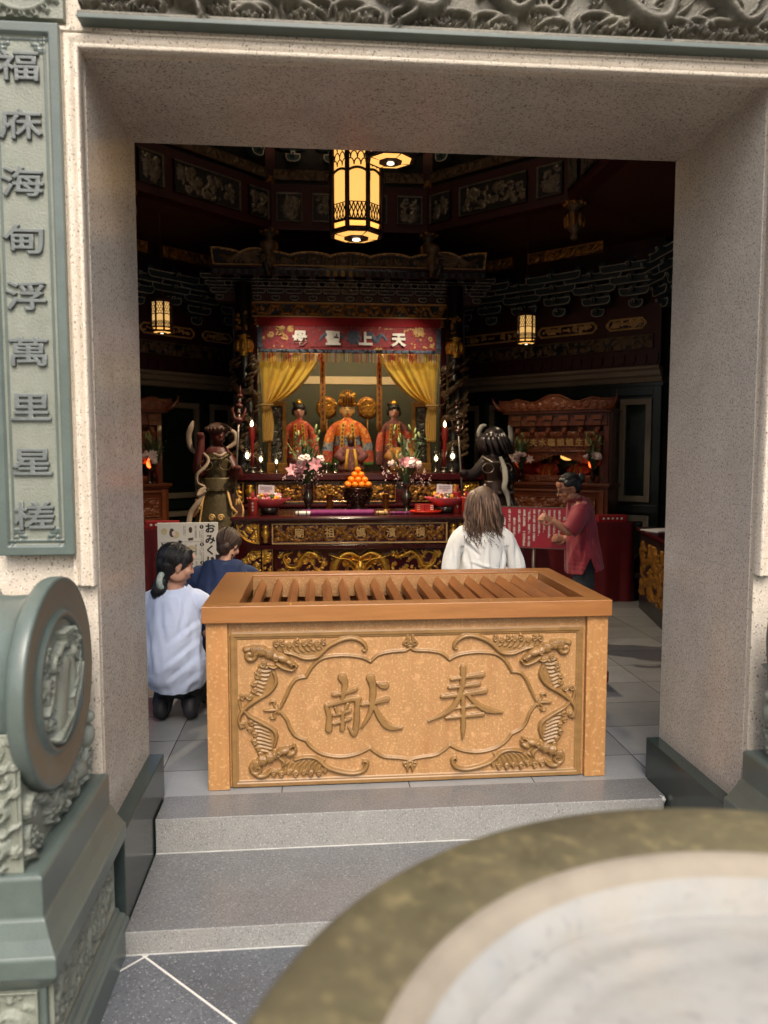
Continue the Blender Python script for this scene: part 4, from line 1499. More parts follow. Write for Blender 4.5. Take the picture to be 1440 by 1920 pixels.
o = rf.build('crest', [M['lacquer_black'], M['carved_dim'], M['trim_gold']], sh, loc=(0, 9.16, 0), depth=.05, thr=.006, mask=lambda X, Z: (Z < sc_top(X)) & (np.abs(X) < 1.575 + (Z - 3.755) * .22),
             fmat=lambda X, Z, h, mi: np.where(h > .0362, 2, mi))
for x in (-.95, .95):
    f = MB()
    f.lathe([(.0, 0), (.03, .0), (.05, .03), (.03, .06), (.06, .1), (.085, .16), (.07, .22), (.05, .25), (.09, .29), (.10, .34), (.06, .36)], (x, 9.1, 3.66), 14)
    for i in range(8):
        a = i * PI / 4
        f.sphere((x + .075 * math.cos(a), 9.1 + .075 * math.sin(a), 3.82), (.025, .025, .05), seg=8)
    f.build('lotus_post', M['carved_dim'], sh)
# two unseen spot lamps added on the eave to brighten banner and curtains
for sx in (-1, 1):
    f = MB()
    p0, p1 = Vector((sx * .95, 8.42, 3.62)), Vector((sx * .90, 8.50, 3.52))
    f.tube([(sx * .95, 9.2, 3.68), (sx * .95, 8.42, 3.68), p0], .012, 8)
    f.tube([p0, p1], [.03, .035], 12)
    lampo = f.build('spot_lamp', M['lacquer_black'], sh)
    ld = bpy.data.lights.new('spot_lamp_light', 'SPOT')
    ld.energy, ld.color, ld.spot_size, ld.spot_blend, ld.shadow_soft_size = 34, (1, .86, .66), R(74), 1., .03
    lo = bpy.data.objects.new('spot_lamp_light', ld)
    col.objects.link(lo)
    lo.location = (sx * .88, 8.53, 3.48)
    dv = Vector((sx * .36, 9.75, 1.95)) - lo.location
    lo.rotation_euler = dv.to_track_quat('-Z', 'Y').to_euler()
# unseen lamp tube added behind the valance to brighten the niche
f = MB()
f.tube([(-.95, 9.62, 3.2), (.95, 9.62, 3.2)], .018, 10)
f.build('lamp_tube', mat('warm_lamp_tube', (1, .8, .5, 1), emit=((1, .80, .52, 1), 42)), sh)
wc(sh)

# ================================================================ BANNER, CURTAINS, STREAMERS in the niche
t = thing('valance_banner', 'embroidered red banner with four large silver characters across the shrine', 'banner', (0, 9.38, 2.7))
MB().box(-1.1, 1.1, 9.375, 9.385, 3.12, 3.22).build('top_strip', M['red_cloth'], t)
rf = Relief(-1.09, 1.09, 2.84, 3.125, .009)
rf.filler(150, 150, .015, .045, .008, None, 'slf')
rf.build('cloth', [M['banner_red'], M['thread_gold']], t, loc=(0, 9.385, 0), depth=.004, thr=.0068)
rf = Relief(-.62, .62, 2.87, 3.09, .008)
for i in range(7):
    a = i * PI / 3.5
    rf.blob(.04 + .05 * math.cos(a), 2.99 + .05 * math.sin(a), .04, .026, .012, a)
rf.blob(.04, 2.99, .03, .03, .014)
for sx in (-1, 1):
    rf.line([(.04 + sx * .12, 2.98), (.04 + sx * .2, 3.03), (.04 + sx * .27, 2.95), (.04 + sx * .33, 3.02), (.04 + sx * .40, 2.96)], (.012, .024, .026, .02, .008), .010)
rf.build('embroidery', [M['banner_red'], M['thread_blue']], t, loc=(0, 9.378, 0), depth=.003, thr=.002)
rf = Relief(-1.09, 1.09, 2.80, 2.845, .009)
rf.filler(151, 140, .008, .02, .01)
rf.build('border', [M['lacquer_black'], M['thread_blue']], t, loc=(0, 9.379, 0), depth=.004)
for sx in (-1, 1):
    rf = Relief(-.03, .03, 2.85, 3.1, .008)
    rf.filler(152, 30, .01, .02, .01)
    rf.build('border', M['thread_blue'], t, loc=(sx * 1.075, 9.374, 0), depth=.003)
ls = [text(c, s_ * .95, M[m_], 'character', t, (x, 9.360, z), depth=.004, bevel=.003, bold=.006) for c, s_, m_, x, z in
      (('母', .185, 'thread_white', -.60, 2.965), ('聖', .185, 'thread_white', -.205, 2.965), ('上', .175, 'thread_white', .185, 2.96), ('天', .175, 'thread_white', .585, 2.955))]
ls = [text(c, .12, M['thread_gold'], 'small_character', t, (x, 9.372, 3.05), depth=.003, bevel=.002, bold=.001) for c, x in (('濱', -.83), ('横', .83))]
f = MB()
q = random.Random(6)
for i in range(104):
    x = -1.07 + i * 2.14 / 103
    k = q.choice((0, 0, 1, 2, 3)) if (i // 6) % 2 == 0 else q.choice((2, 2, 3, 0))
    f.box(x - .0048, x + .0048, 9.372, 9.376, 2.80 - q.uniform(.09, .12), 2.802, k)
f.build('fringe', [M['fringe_red'], M['fringe_green'], M['fringe_yellow'], M['fringe_white']], t)
wc(t)

for sx, lb in ((-1, 'gold silk curtain gathered at the left of the main shrine niche'), (1, 'gold silk curtain gathered at the right of the main shrine niche')):
    t = thing('curtain', lb, 'curtain', (sx * 1.05, 9.5, 1.7), group='gold curtains of the main shrine')
    f = MB()
    rows = []
    nu, nv = 90, 40
    for j in range(nv + 1):
        v = j / nv
        row = []
        for i in range(nu + 1):
            u = i / nu
            a = Vector((-1.085 + .75 * u, 9.45, 2.81))
            b = Vector((-1.05 + .11 * u, 9.45, 2.17 + .03 * u))
            c = Vector((-1.085 + .52 * u, 9.45, 2.50 - .20 * u))
            p = a * (1 - v) ** 2 + c * (2 * v * (1 - v)) + b * v ** 2
            p.y += .028 * math.sin(u * 44 + 1.3 * math.sin(v * 3)) * (.35 + .9 * v) * (1 - .55 * v) + .02 * math.sin(u * 17 + 4 * v) * (1 - v * .6)
            p.z -= .012 * math.sin(u * 44) * v
            row.append((-sx * p.x, p.y, p.z))
        rows.append(row)
    f.sheet(rows)
    f.build('drape', M['curtain'], t, thick=.004)
    f = MB()
    rows = []
    for j in range(20):
        v = j / 19
        row = []
        for i in range(41):
            u = i / 40
            w_ = .105 + .03 * math.sin(v * PI * .9)
            row.append((-sx * (-1.06 + w_ * u), 9.45 + .018 * math.sin(u * 30 + v), 2.17 - .43 * v))
        rows.append(row)
    f.sheet(rows)
    f.build('tail', M['curtain'], t, thick=.004)
    f = MB()
    f.tube([(-sx * (-1.08 + .15 * i / 8), 9.43 - .03 * math.sin(i / 8 * PI), 2.18) for i in range(9)], .016, 8)
    f.build('tie', M['thread_gold'], t)
    wc(t)

for x, lb in ((-.33, 'long brown and gold streamer hanging left of the crowned statue'), (.37, 'long brown and gold streamer hanging right of the crowned statue')):
    t = thing('streamer', lb, 'streamer', (x, 9.6, 1.87), group='streamers hanging in the niche')
    f = MB()
    rows = [[(x - .034, 9.6 + .006 * math.sin(k), z), (x, 9.6 + .006 * math.sin(k), z - (.05 if k == 0 else 0)), (x + .034, 9.6 + .006 * math.sin(k), z)] for k, z in enumerate(np.linspace(1.90, 3.0, 14))]
    f.sheet(rows)
    f.build('ribbon', M['streamer'], t, thick=.004)
    f = MB()
    q = random.Random(int(x * 100))
    for i in range(13):
        z = 1.95 + i * .075
        for j in range(5):
            a, b = q.uniform(-.02, .016), q.uniform(-.022, .02)
            if j % 2:
                f.box(x + a - .012, x + a + .012, 9.592, 9.595, z + b, z + b + .006)
            else:
                f.box(x + a * .6, x + a * .6 + .006, 9.590, 9.593, z - .022, z + .022)
    f.build('embroidery', M['sash_ink'], t)
    wc(t)

# ================================================================ ALTAR TABLE
t = thing('altar_table', 'long dark red altar table with gilded front panels and five characters', 'altar table', (0, 7.75, 0))
f = MB()
f.prism([(7.27, .975), (7.255, .995), (7.27, 1.012), (8.24, 1.012), (8.24, .968), (7.30, .968)], -1.225, 1.225, axis='X')
f.box(-1.20, 1.20, 7.33, 8.2, .945, .967)
f.build('top', M['lacquer'], t, bevel=.003)
f = MB()
f.box(-.99, .99, 7.37, 8.2, .74, .944)
f.box(-1.04, 1.04, 7.32, 8.2, .695, .735)
f.box(-1.0, 1.0, 7.44, 8.2, -.002, .694)
f.build('body', M['lacquer'], t, bevel=.004)
rf = Relief(-.845, .845, .742, .940, .006)
for i, x in enumerate((-.585, -.295, .005, .295, .58)):
    rf.line([(x + .066 * math.cos(a), .841 + .066 * math.sin(a)) for a in np.linspace(0, 6.283, 28)], .007, .022, smooth=False)
q = random.Random(2)
for x in (-.735, -.44, -.145, .15, .44, .735):
    rf.line([(x - .06, .89), (x + .02, .82)], .012, .022)
    rf.line([(x - .03, .80), (x + .05, .87)], .010, .02)
    rf.blob(x + .04, .80, .03, .02, .022, .5)
    rf.blob(x - .05, .84, .022, .018, .02)
    rf.blob(x + .05, .87, .02, .016, .024)
rf.filler(160, 200, .010, .024, .014, (-.825, .825, .762, .92), 'slb')
for i, x in enumerate((-.585, -.295, .005, .295, .58)):
    X, Z = np.meshgrid(rf.x, rf.z)
    rf.h[(X - x) ** 2 + (Z - .841) ** 2 < .060 ** 2] = 0
rf.frame(.011, .02)
rf.build('frieze_panel', [M['lacquer'], M['gold_dark'], M['trim_gold']], t, loc=(0, 7.358, 0), depth=.012, thr=.004,
         fmat=lambda X, Z, h, mi: np.where((np.abs(X) > .834) | (np.abs(Z - .841) > .088), 2, mi))
ls = [text(c, .098, M['trim_gold'], 'character', t, (x, 7.350, .841), depth=.004, bevel=.001, bold=.0006) for c, x in zip('廟祖媽濱横', (-.585, -.295, .005, .295, .58))]
for sx in (-1, 1):
    rf = Relief(-.115, .115, .742, .940, .006)
    rf.filler(165 + sx, 40, .012, .03, .02)
    cx, cz = (.115 if sx < 0 else -.115), .94
    arc = [(cx + (-sx) * -1 * -.21 * math.cos(a) if False else cx + sx * .215 * math.cos(a), cz - .19 * math.sin(a)) for a in np.linspace(0.02, PI / 2, 16)]
    rf.line(arc, .008, .026, smooth=False)
    rf.line([(cx - sx * -.01, .75), (cx - sx * -.01, .935)], .007, .026, smooth=False)
    rf.build('wing_panel', [M['lacquer'], M['gold']], t, loc=(sx * 1.075, 7.356, 0), depth=.06, thr=.004, mask=lambda X, Z, cx=cx, sx=sx: ((X - cx) / .225) ** 2 + ((Z - .94) / .20) ** 2 < 1)
    f = MB()
    f.lathe([(.012, 0), (.03, .008), (.018, .03), (.038, .07), (.042, .10), (.022, .13), (.035, .15), (.026, .17)], (sx * .905, 7.355, .755), 12)
    f.build('gilt_vase', M['gold'], t)
    # legs: framed gilt column and quarter wing below
    rf = Relief(-.05, .05, .02, .685, .007)
    rf.frame(.007, .02)
    for z in (.16, .4, .6):
        rf.line([(.03 * math.cos(a), z + .03 * math.sin(a)) for a in np.linspace(0, 6.283, 16)], .006, .02, smooth=False)
        rf.line([(-.015, z), (.015, z)], .004, .018, smooth=False)
        rf.line([(0, z - .015), (0, z + .015)], .004, .018, smooth=False)
    rf.filler(170 + sx, 34, .01, .025, .016)
    rf.build('leg_panel', [M['lacquer'], M['gold']], t, loc=(sx * .89, 7.40, 0), depth=.05, thr=.004)
    rf = Relief(-.1, .1, .30, .685, .007)
    rf.filler(172 + sx, 60, .012, .035, .02)
    cx = -sx * .1
    pts = [(sx * .095, .42), (sx * .085, .55), (sx * .04, .60), (sx * .02, .66), (-sx * .09, .675)]
    rf.line(pts, .008, .024)
    rf.build('wing_panel', [M['lacquer'], M['gold']], t, loc=(sx * 1.05, 7.41, 0), depth=.05, thr=.004, mask=lambda X, Z, sx=sx: (Z < .60 + .1 * np.clip((.07 - sx * X) / .1, 0, 1)))
rf = Relief(-.835, .835, .03, .69, .0055)
# frontal dragon face in the middle, coiling bodies left and right
for sx in (-1, 1):
    rf.line([(0, .60), (sx * .1, .645), (sx * .2, .60), (sx * .255, .48), (sx * .20, .36), (sx * .10, .31), (sx * .02, .25)], (.016, .028, .034, .038, .034, .028, .014), .05, 12, ripple=.35)
    rf.line([(sx * .03, .50), (sx * .10, .58), (sx * .2, .60), (sx * .30, .63)], (.006, .012, .014, .005), .065)
    rf.blob(sx * .055, .545, .028, .02, .075)
    rf.line([(sx * .02, .57), (sx * .07, .585), (sx * .10, .56)], .011, .07)
    rf.line([(sx * .05, .47), (sx * .10, .52), (sx * .13, .47), (sx * .11, .42)], .010, .06)
    rf.blob(sx * .028, .47, .022, .018, .078)
    rf.spiral(sx * .145, .55, .03, 1.4, 0, sx, .007, .05)
    rf.spiral(sx * .13, .39, .03, 1.4, 2, sx, .007, .05)
    dragon(rf, [(sx * .42, .62), (sx * .50, .655), (sx * .57, .60), (sx * .61, .52), (sx * .70, .52), (sx * .74, .62), (sx * .66, .655)], .023, .045, 3 + sx, True)
    dragon(rf, [(sx * .50, .44), (sx * .60, .40), (sx * .70, .36), (sx * .62, .28), (sx * .50, .22), (sx * .40, .30)], .023, .045, 6 + sx, True)
    for j in range(5):
        rf.line([(sx * (.3 + .02 * j), .33 + .03 * j), (sx * (.36 + .02 * j), .38 + .03 * j), (sx * (.33 + .03 * j), .44 + .02 * j)], (.004, .010, .003), .03)
    rf.filler(180 + sx, 120, .012, .03, .024, tuple(sorted((sx * .3, sx * .8))) + (.05, .66), 'sl')
rf.blob(0, .50, .06, .09, .06)
rf.line([(-.06, .42), (0, .405), (.06, .42)], .014, .066)
rf.line([(-.05, .385), (0, .36), (.05, .385)], .010, .055)
rf.filler(182, 110, .012, .03, .022, (-.3, .3, .05, .62), 'sl')
rf.build('dragon_panel', [M['lacquer'], M['gold']], t, loc=(0, 7.425, 0), depth=.014, thr=.004)
wc(t)

# ================================================================ SIDE ALTARS
def side_altar(label, x, y, rz, lettering):
    t = thing('side_altar', label, 'altar', (x, y, 0), rz, 'carved wooden side altars')
    W = .66
    f = MB()
    f.box(-W, W, 0, .6, -.002, 1.19)
    f.box(-W - .03, W + .03, -.04, .62, 1.215, 1.25)
    f.box(-W - .01, W + .01, -.02, .62, 1.19, 1.214)
    f.build('counter', M['rosewood'], t, bevel=.006)
    rf = Relief(-.52, .52, .86, 1.08, .01)
    rf.filler(200, 110, .02, .05, .025)
    rf.frame(.01, .02)
    rf.build('counter_carving', [M['rosewood'], M['rosewood_carved']], t, loc=(0, -.008, 0), depth=.004)
    f = MB()
    for z in (1.14, .82):
        f.box(-.6, .6, -.018, 0, z, z + .025)
    for s_ in (-1, 1):
        f.box(s_ * .59 - .025, s_ * .59 + .025, -.02, 0, .1, 1.18)
    for i in range(9):
        f.box(-.5 + i * .11, -.44 + i * .11, -.024, -.018, 1.145, 1.16)
    f.build('counter_frame', M['rosewood_carved'], t, bevel=.004)
    # hood
    f = MB()
    for s_ in (-1, 1):
        f.box(s_ * (W - .06) - .03, s_ * (W - .06) + .03, .08, .14, 1.25, 2.1)
        f.box(s_ * (W - .03) - .02, s_ * (W - .03) + .02, .14, .6, 1.25, 2.1)
    f.box(-W, W, .56, .6, 1.25, 2.1)
    f.build('cabinet_frame', M['rosewood'], t)
    f = MB()
    f.box(-W - .02, W + .02, .0, .6, 2.08, 2.12)
    f.box(-W + .05, W - .05, .06, .56, 1.93, 2.08)
    f.build('cabinet_top', M['rosewood'], t, bevel=.005)
    rf = Relief(-W - .06, W + .06, 2.11, 2.30, .01)
    top = lambda X: 2.235 + .022 * np.sin(np.abs(X) * 15 + .8) + .045 * np.exp(-(X / .18) ** 2) + .03 * np.clip((np.abs(X) - .55) / .1, 0, 1)
    for i in range(-6, 7):
        rf.spiral(i * .1, 2.17, .036, 1.5, i, 1 if i < 0 else -1, .009, .022)
    rf.line([(x_, float(top(np.array(x_))) - .01) for x_ in np.linspace(-.7, .7, 50)], .008, .026, smooth=False)
    rf.filler(203, 60, .015, .035, .018)
    rf.build('crest', M['rosewood_carved'], t, loc=(0, -.02, 0), depth=.03, mask=lambda X, Z: Z < top(X))
    for s_ in (-1, 1):
        f = MB()
        f.tube([(s_ * (W - .02), -.01, 2.12), (s_ * (W + .05), -.05, 2.15), (s_ * (W + .10), -.08, 2.22), (s_ * (W + .11), -.09, 2.28)], [.03, .03, .02, .005], 8)
        f.build('upturned_eave', M['rosewood'], t)
    # row of little brackets with lit gaps
    f = MB()
    for i in range(6):
        x_ = -.5 + i * .2
        for j in range(3):
            f.box(x_ - .025 - .018 * j, x_ + .025 + .018 * j, .06 - .02 * j, .2, 1.86 + .07 * j, 1.91 + .07 * j)
        f.sphere((x_, .05, 1.86), (.03, .03, .035))
    f.box(-.56, .56, .2, .22, 1.84, 2.08)
    f.build('bracket_row', M['rosewood_carved'], t)
    rf = Relief(-.56, .56, 1.80, 1.86, .01)
    rf.filler(206, 60, .012, .03, .015)
    rf.build('carved_rail', M['rosewood_carved'], t, loc=(0, .08, 0), depth=.02)
    rf = Relief(-.54, .54, 1.62, 1.80, .009)
    rf.filler(207, 120, .012, .03, .010)
    rf.frame(.008, .018)
    rf.build('name_board', M['rosewood_carved'], t, loc=(0, .085, 0), depth=.02)
    if lettering:
        n = len(lettering)
        ls = [text(c, .095, M['trim_gold'], 'character', t, (-.40 + .80 * i / (n - 1), .066, 1.725), depth=.004, bevel=.002, bold=.001) for i, c in enumerate(lettering)]
    rf = Relief(-.54, .54, 1.45, 1.62, .009)
    arch = lambda X: 1.47 + .11 * np.exp(-(X / .22) ** 2)
    rf.filler(208, 110, .012, .03, .014)
    rf.build('arch_board', M['rosewood_carved'], t, loc=(0, .095, 0), depth=.02, mask=lambda X, Z: Z > arch(X))
    rf = Relief(-.5, .5, 1.25, 1.335, .009)
    rf.filler(209, 90, .012, .03, .018)
    rf.build('low_rail', M['rosewood_carved'], t, loc=(0, .13, 0), depth=.02)
    MB().box(-.6, .6, .545, .558, 1.26, 1.6).build('back_panel', M['fringe_red'], t)
    # red glowing niche lamps
    f = MB()
    f.sphere((0, .5, 1.56), (.1, .03, .05))
    f.build('amber_lamp', mat('amber_lamp', (1, .6, .15, 1), emit=((1, .5, .12, 1), .8)), t)
    return t


ra = side_altar('carved reddish wooden side altar with a row of eight characters, right of main shrine', 2.42, 9.02, R(-38), '人夫水臨娘娘生註')
la = side_altar('carved reddish wooden side altar half hidden by the left stone jamb', -2.68, 8.88, R(38), None)


def local(t, x, y, z):
    a = t.rotation_euler.z
    return (t.location.x + x * math.cos(a) - y * math.sin(a), t.location.y + x * math.sin(a) + y * math.cos(a), t.location.z + z)


def small_idol(label, loc, rz, face='face_dark', robe='robe_red', h=.3):
    t = thing('small_idol', label, 'statue', loc, rz, 'small robed idols')
    f = MB()
    f.lathe([(.0, 0), (.12, 0), (.13, .03), (.105, .12), (.085, .19), (.07, .22), (.03, .235), (0, .235)], seg=20, sy=.7)
    for s_ in (-1, 1):
        f.limb = None
        f.tube([(s_ * .07, 0, .21), (s_ * .12, -.04, .14), (s_ * .07, -.09, .10)], [.035, .045, .03], 10)
    f.build('robe', M[robe], t)
    f = MB()
    f.sphere((0, -.01, .265), (.034, .036, .043))
    f.sphere((0, -.046, .262), (.007, .01, .010), seg=6)
    f.build('head', M[face], t)
    f = MB()
    f.lathe([(.036, .285), (.04, .30), (.036, .33), (.02, .345), (0, .36)], seg=12)
    f.tube([(-.06, 0, .31), (0, -.03, .325), (.06, 0, .31)], .006, 6)
    f.build('crown', M['gold_dark'], t)
    f = MB()
    for s_ in (-1, 1):
        f.sheet([[(s_ * .03 - .012, -.062, .21), (s_ * .03 + .012, -.062, .21)], [(s_ * .045 - .013, -.088, .11), (s_ * .045 + .013, -.088, .11)], [(s_ * .05 - .014, -.102, .02), (s_ * .05 + .014, -.102, .02)]])
    f.build('sash', M['sash'], t, thick=.003)
    t.scale = (h / .36,) * 3
    return t


def red_lamp(label, loc):
    t = thing('altar_lamp', label, 'altar lamp', loc, 0, 'red flame lamps on the side altars')
    f = MB()
    f.lathe([(.04, 0), (.042, .012), (.012, .03), (.02, .06), (.010, .09), (.022, .12), (.012, .15), (.03, .17), (.012, .18)], seg=14)
    f.build('stand', M['silver_dark'], t)
    f = MB()
    f.lathe([(.0, 0), (.022, .01), (.034, .04), (.03, .075), (.014, .11), (0, .135)], (0, 0, .18), 14)
    f.build('flame_bulb', M['red_lamp'], t)
    return t


for al, side, sg in ((ra, 'right', 1), (la, 'left', -1)):
    where = 'on the lettered side altar' if sg > 0 else 'on the left side altar'
    for x_, who in ((-.2, 'first'), (.2, 'second')):
        lb = ('small red-robed idol %s ' % ('nearer the main shrine' if x_ * sg < 0 else 'farther from the main shrine')) + where
        small_idol(lb, local(al, x_, .36, 1.25), al.rotation_euler.z, 'face_dark', 'robe_red', .34)
    for x_ in (-.5, .5):
        lb = ('red flame lamp %s ' % ('at the end nearer the main shrine' if x_ * sg < 0 else 'at the end farther from the main shrine')) + where
        red_lamp(lb, local(al, x_ * .9, .03 if x_ * sg > 0 else .05, 1.25))


def bouquet_vase(vl, bl, loc, pal, r=.2, hgt=.55, seed=1, vh=.28, group_v='flower vases', group_b='flower bouquets', vm='silver_dark'):
    v = thing('flower_vase', vl, 'vase', loc, 0, group_v)
    f = MB()
    s_ = vh / .28
    f.lathe([(r_ * s_, z_ * s_) for r_, z_ in ((.045, 0), (.05, .012), (.02, .03), (.026, .05), (.052, .12), (.05, .16), (.024, .20), (.028, .23), (.055, .275), (.052, .28), (.02, .22))], seg=20)
    f.build('body', M[vm], v)
    b = thing('flower_bouquet', bl, 'flowers', (loc[0], loc[1], loc[2] + vh * .8), 0, group_b)
    q = random.Random(seed)
    f = MB()
    g = MB()
    for i in range(70):         # broad blades rising from the neck
        a, l = q.uniform(0, 2 * PI), q.uniform(.35, .95)
        sp = q.uniform(.15, .95) * r
        dr = Vector((math.cos(a), math.sin(a), 0))
        p0 = Vector((0, 0, 0))
        p1 = dr * sp * .5 + Vector((0, 0, l * hgt * .6))
        p2 = dr * sp * 1.1 + Vector((0, 0, l * hgt * q.uniform(.75, 1.0)))
        sd_ = Vector((-dr.y, dr.x, 0)) * q.uniform(.006, .016)
        rows = []
        for k in range(6):
            tt = k / 5
            c = p0 * (1 - tt) ** 2 + p1 * 2 * tt * (1 - tt) + p2 * tt * tt
            w_ = math.sin(PI * min(1, tt * .9 + .1)) + .05
            rows.append([c - sd_ * w_, c + sd_ * w_ + dr * .004])
        f.sheet(rows, m=q.choice((0, 0, 0, 1)) if l > .7 else 0)
    for i in range(160):          # leaflets
        a, z = q.uniform(0, 2 * PI), q.uniform(.3, .8) * hgt
        rr = r * q.uniform(.2, 1.0) * (.4 + z / hgt)
        c = Vector((rr * math.cos(a), rr * math.sin(a), z))
        d = Vector((q.uniform(-1, 1), q.uniform(-1, 1), q.uniform(-.3, 1))).normalized()
        n_ = d.orthogonal().normalized() * .009
        l = q.uniform(.02, .05)
        f.sheet([[c, c], [c + d * l * .5 - n_, c + d * l * .5 + n_], [c + d * l, c + d * l]])
    for i in range(8):          # buds
        a = q.uniform(0, 2 * PI)
        c = Vector((r * .6 * math.cos(a), r * .6 * math.sin(a), hgt * q.uniform(.75, 1.0)))
        f.sphere(c, (.012, .012, .035), 1, 8, rot=RX(q.uniform(-.4, .4)) @ RY(q.uniform(-.4, .4)))
    f.build('foliage', [M['leaf'], M['leaf_pale']], b)
    for kind, n_, size in pal:
        nm, mm = {'speck': ('gypsophila', 'petal_white'), 'pinklily': ('lily', 'petal_pink'), 'whitelily': ('lily', 'petal_white'), 'rose': ('rose', 'petal_white'), 'yellow': ('daisy', 'petal_yellow')}[kind]
        g = MB()
        for i in range(n_):
            a = q.uniform(PI * .95, PI * 2.05)
            rr = r * q.uniform(.35, 1.0)
            c = Vector((rr * math.cos(a), rr * math.sin(a) - .02, hgt * q.uniform(.28, .50)))
            if kind == 'speck':
                for j in range(9):
                    g.sphere(c + Vector((q.uniform(-.05, .05), q.uniform(-.03, .03), q.uniform(-.16, -.05))), size, 0, 5)
            elif kind.endswith('lily'):
                ax = Vector((q.uniform(-.6, .6), -1, q.uniform(-.1, .6))).normalized()
                u_ = ax.orthogonal().normalized()
                w_ = ax.cross(u_)
                for j in range(6):
                    ph = j * PI / 3
                    dr = u_ * math.cos(ph) + w_ * math.sin(ph)
                    sd_ = ax.cross(dr)
                    rows = []
                    for k in range(6):
                        tt = k / 5
                        p = c + ax * size * (.2 + .5 * tt - .35 * tt * tt) + dr * size * (1.15 * tt ** 1.3)
                        ww = size * .33 * math.sin(PI * min(1, .12 + tt * .88))
                        rows.append([p - sd_ * ww + ax * .004, p, p + sd_ * ww + ax * .004])
                    g.sheet(rows)
            else:
                for j in range(16):
                    g.sphere(c + Vector((q.uniform(-1, 1), q.uniform(-1, .2), q.uniform(-1, 1))).normalized() * size * .5, (size * .55, size * .3, size * .5), 0, 7, rot=RZ(q.uniform(0, 3)) @ RX(q.uniform(0, 3)))
            if kind != 'speck':
                g.build(nm, M[mm], b)
                g = MB()
        if kind == 'speck':
            g.build(nm, M[mm], b)['kind'] = 'stuff'
    return v, b


for al, sg in ((ra, 1), (la, -1)):
    where = 'on the lettered side altar' if sg > 0 else 'on the left side altar'
    for x_ in (-.42, .48):
        if sg < 0 and x_ < 0:
            continue
        w2 = 'nearer the main shrine ' if x_ * sg < 0 else 'farther from the main shrine '
        if sg < 0:
            w2 = ''
        bouquet_vase('slim dark vase %s%s' % (w2, where), 'white lilies with tall buds %s%s' % (w2, where), local(al, x_, .0, 1.25), (('whitelily', 3, .05), ('rose', 4, .04)), .13, .46, int(9 + x_ * 10) + sg, .16, vm='bronze_dark')

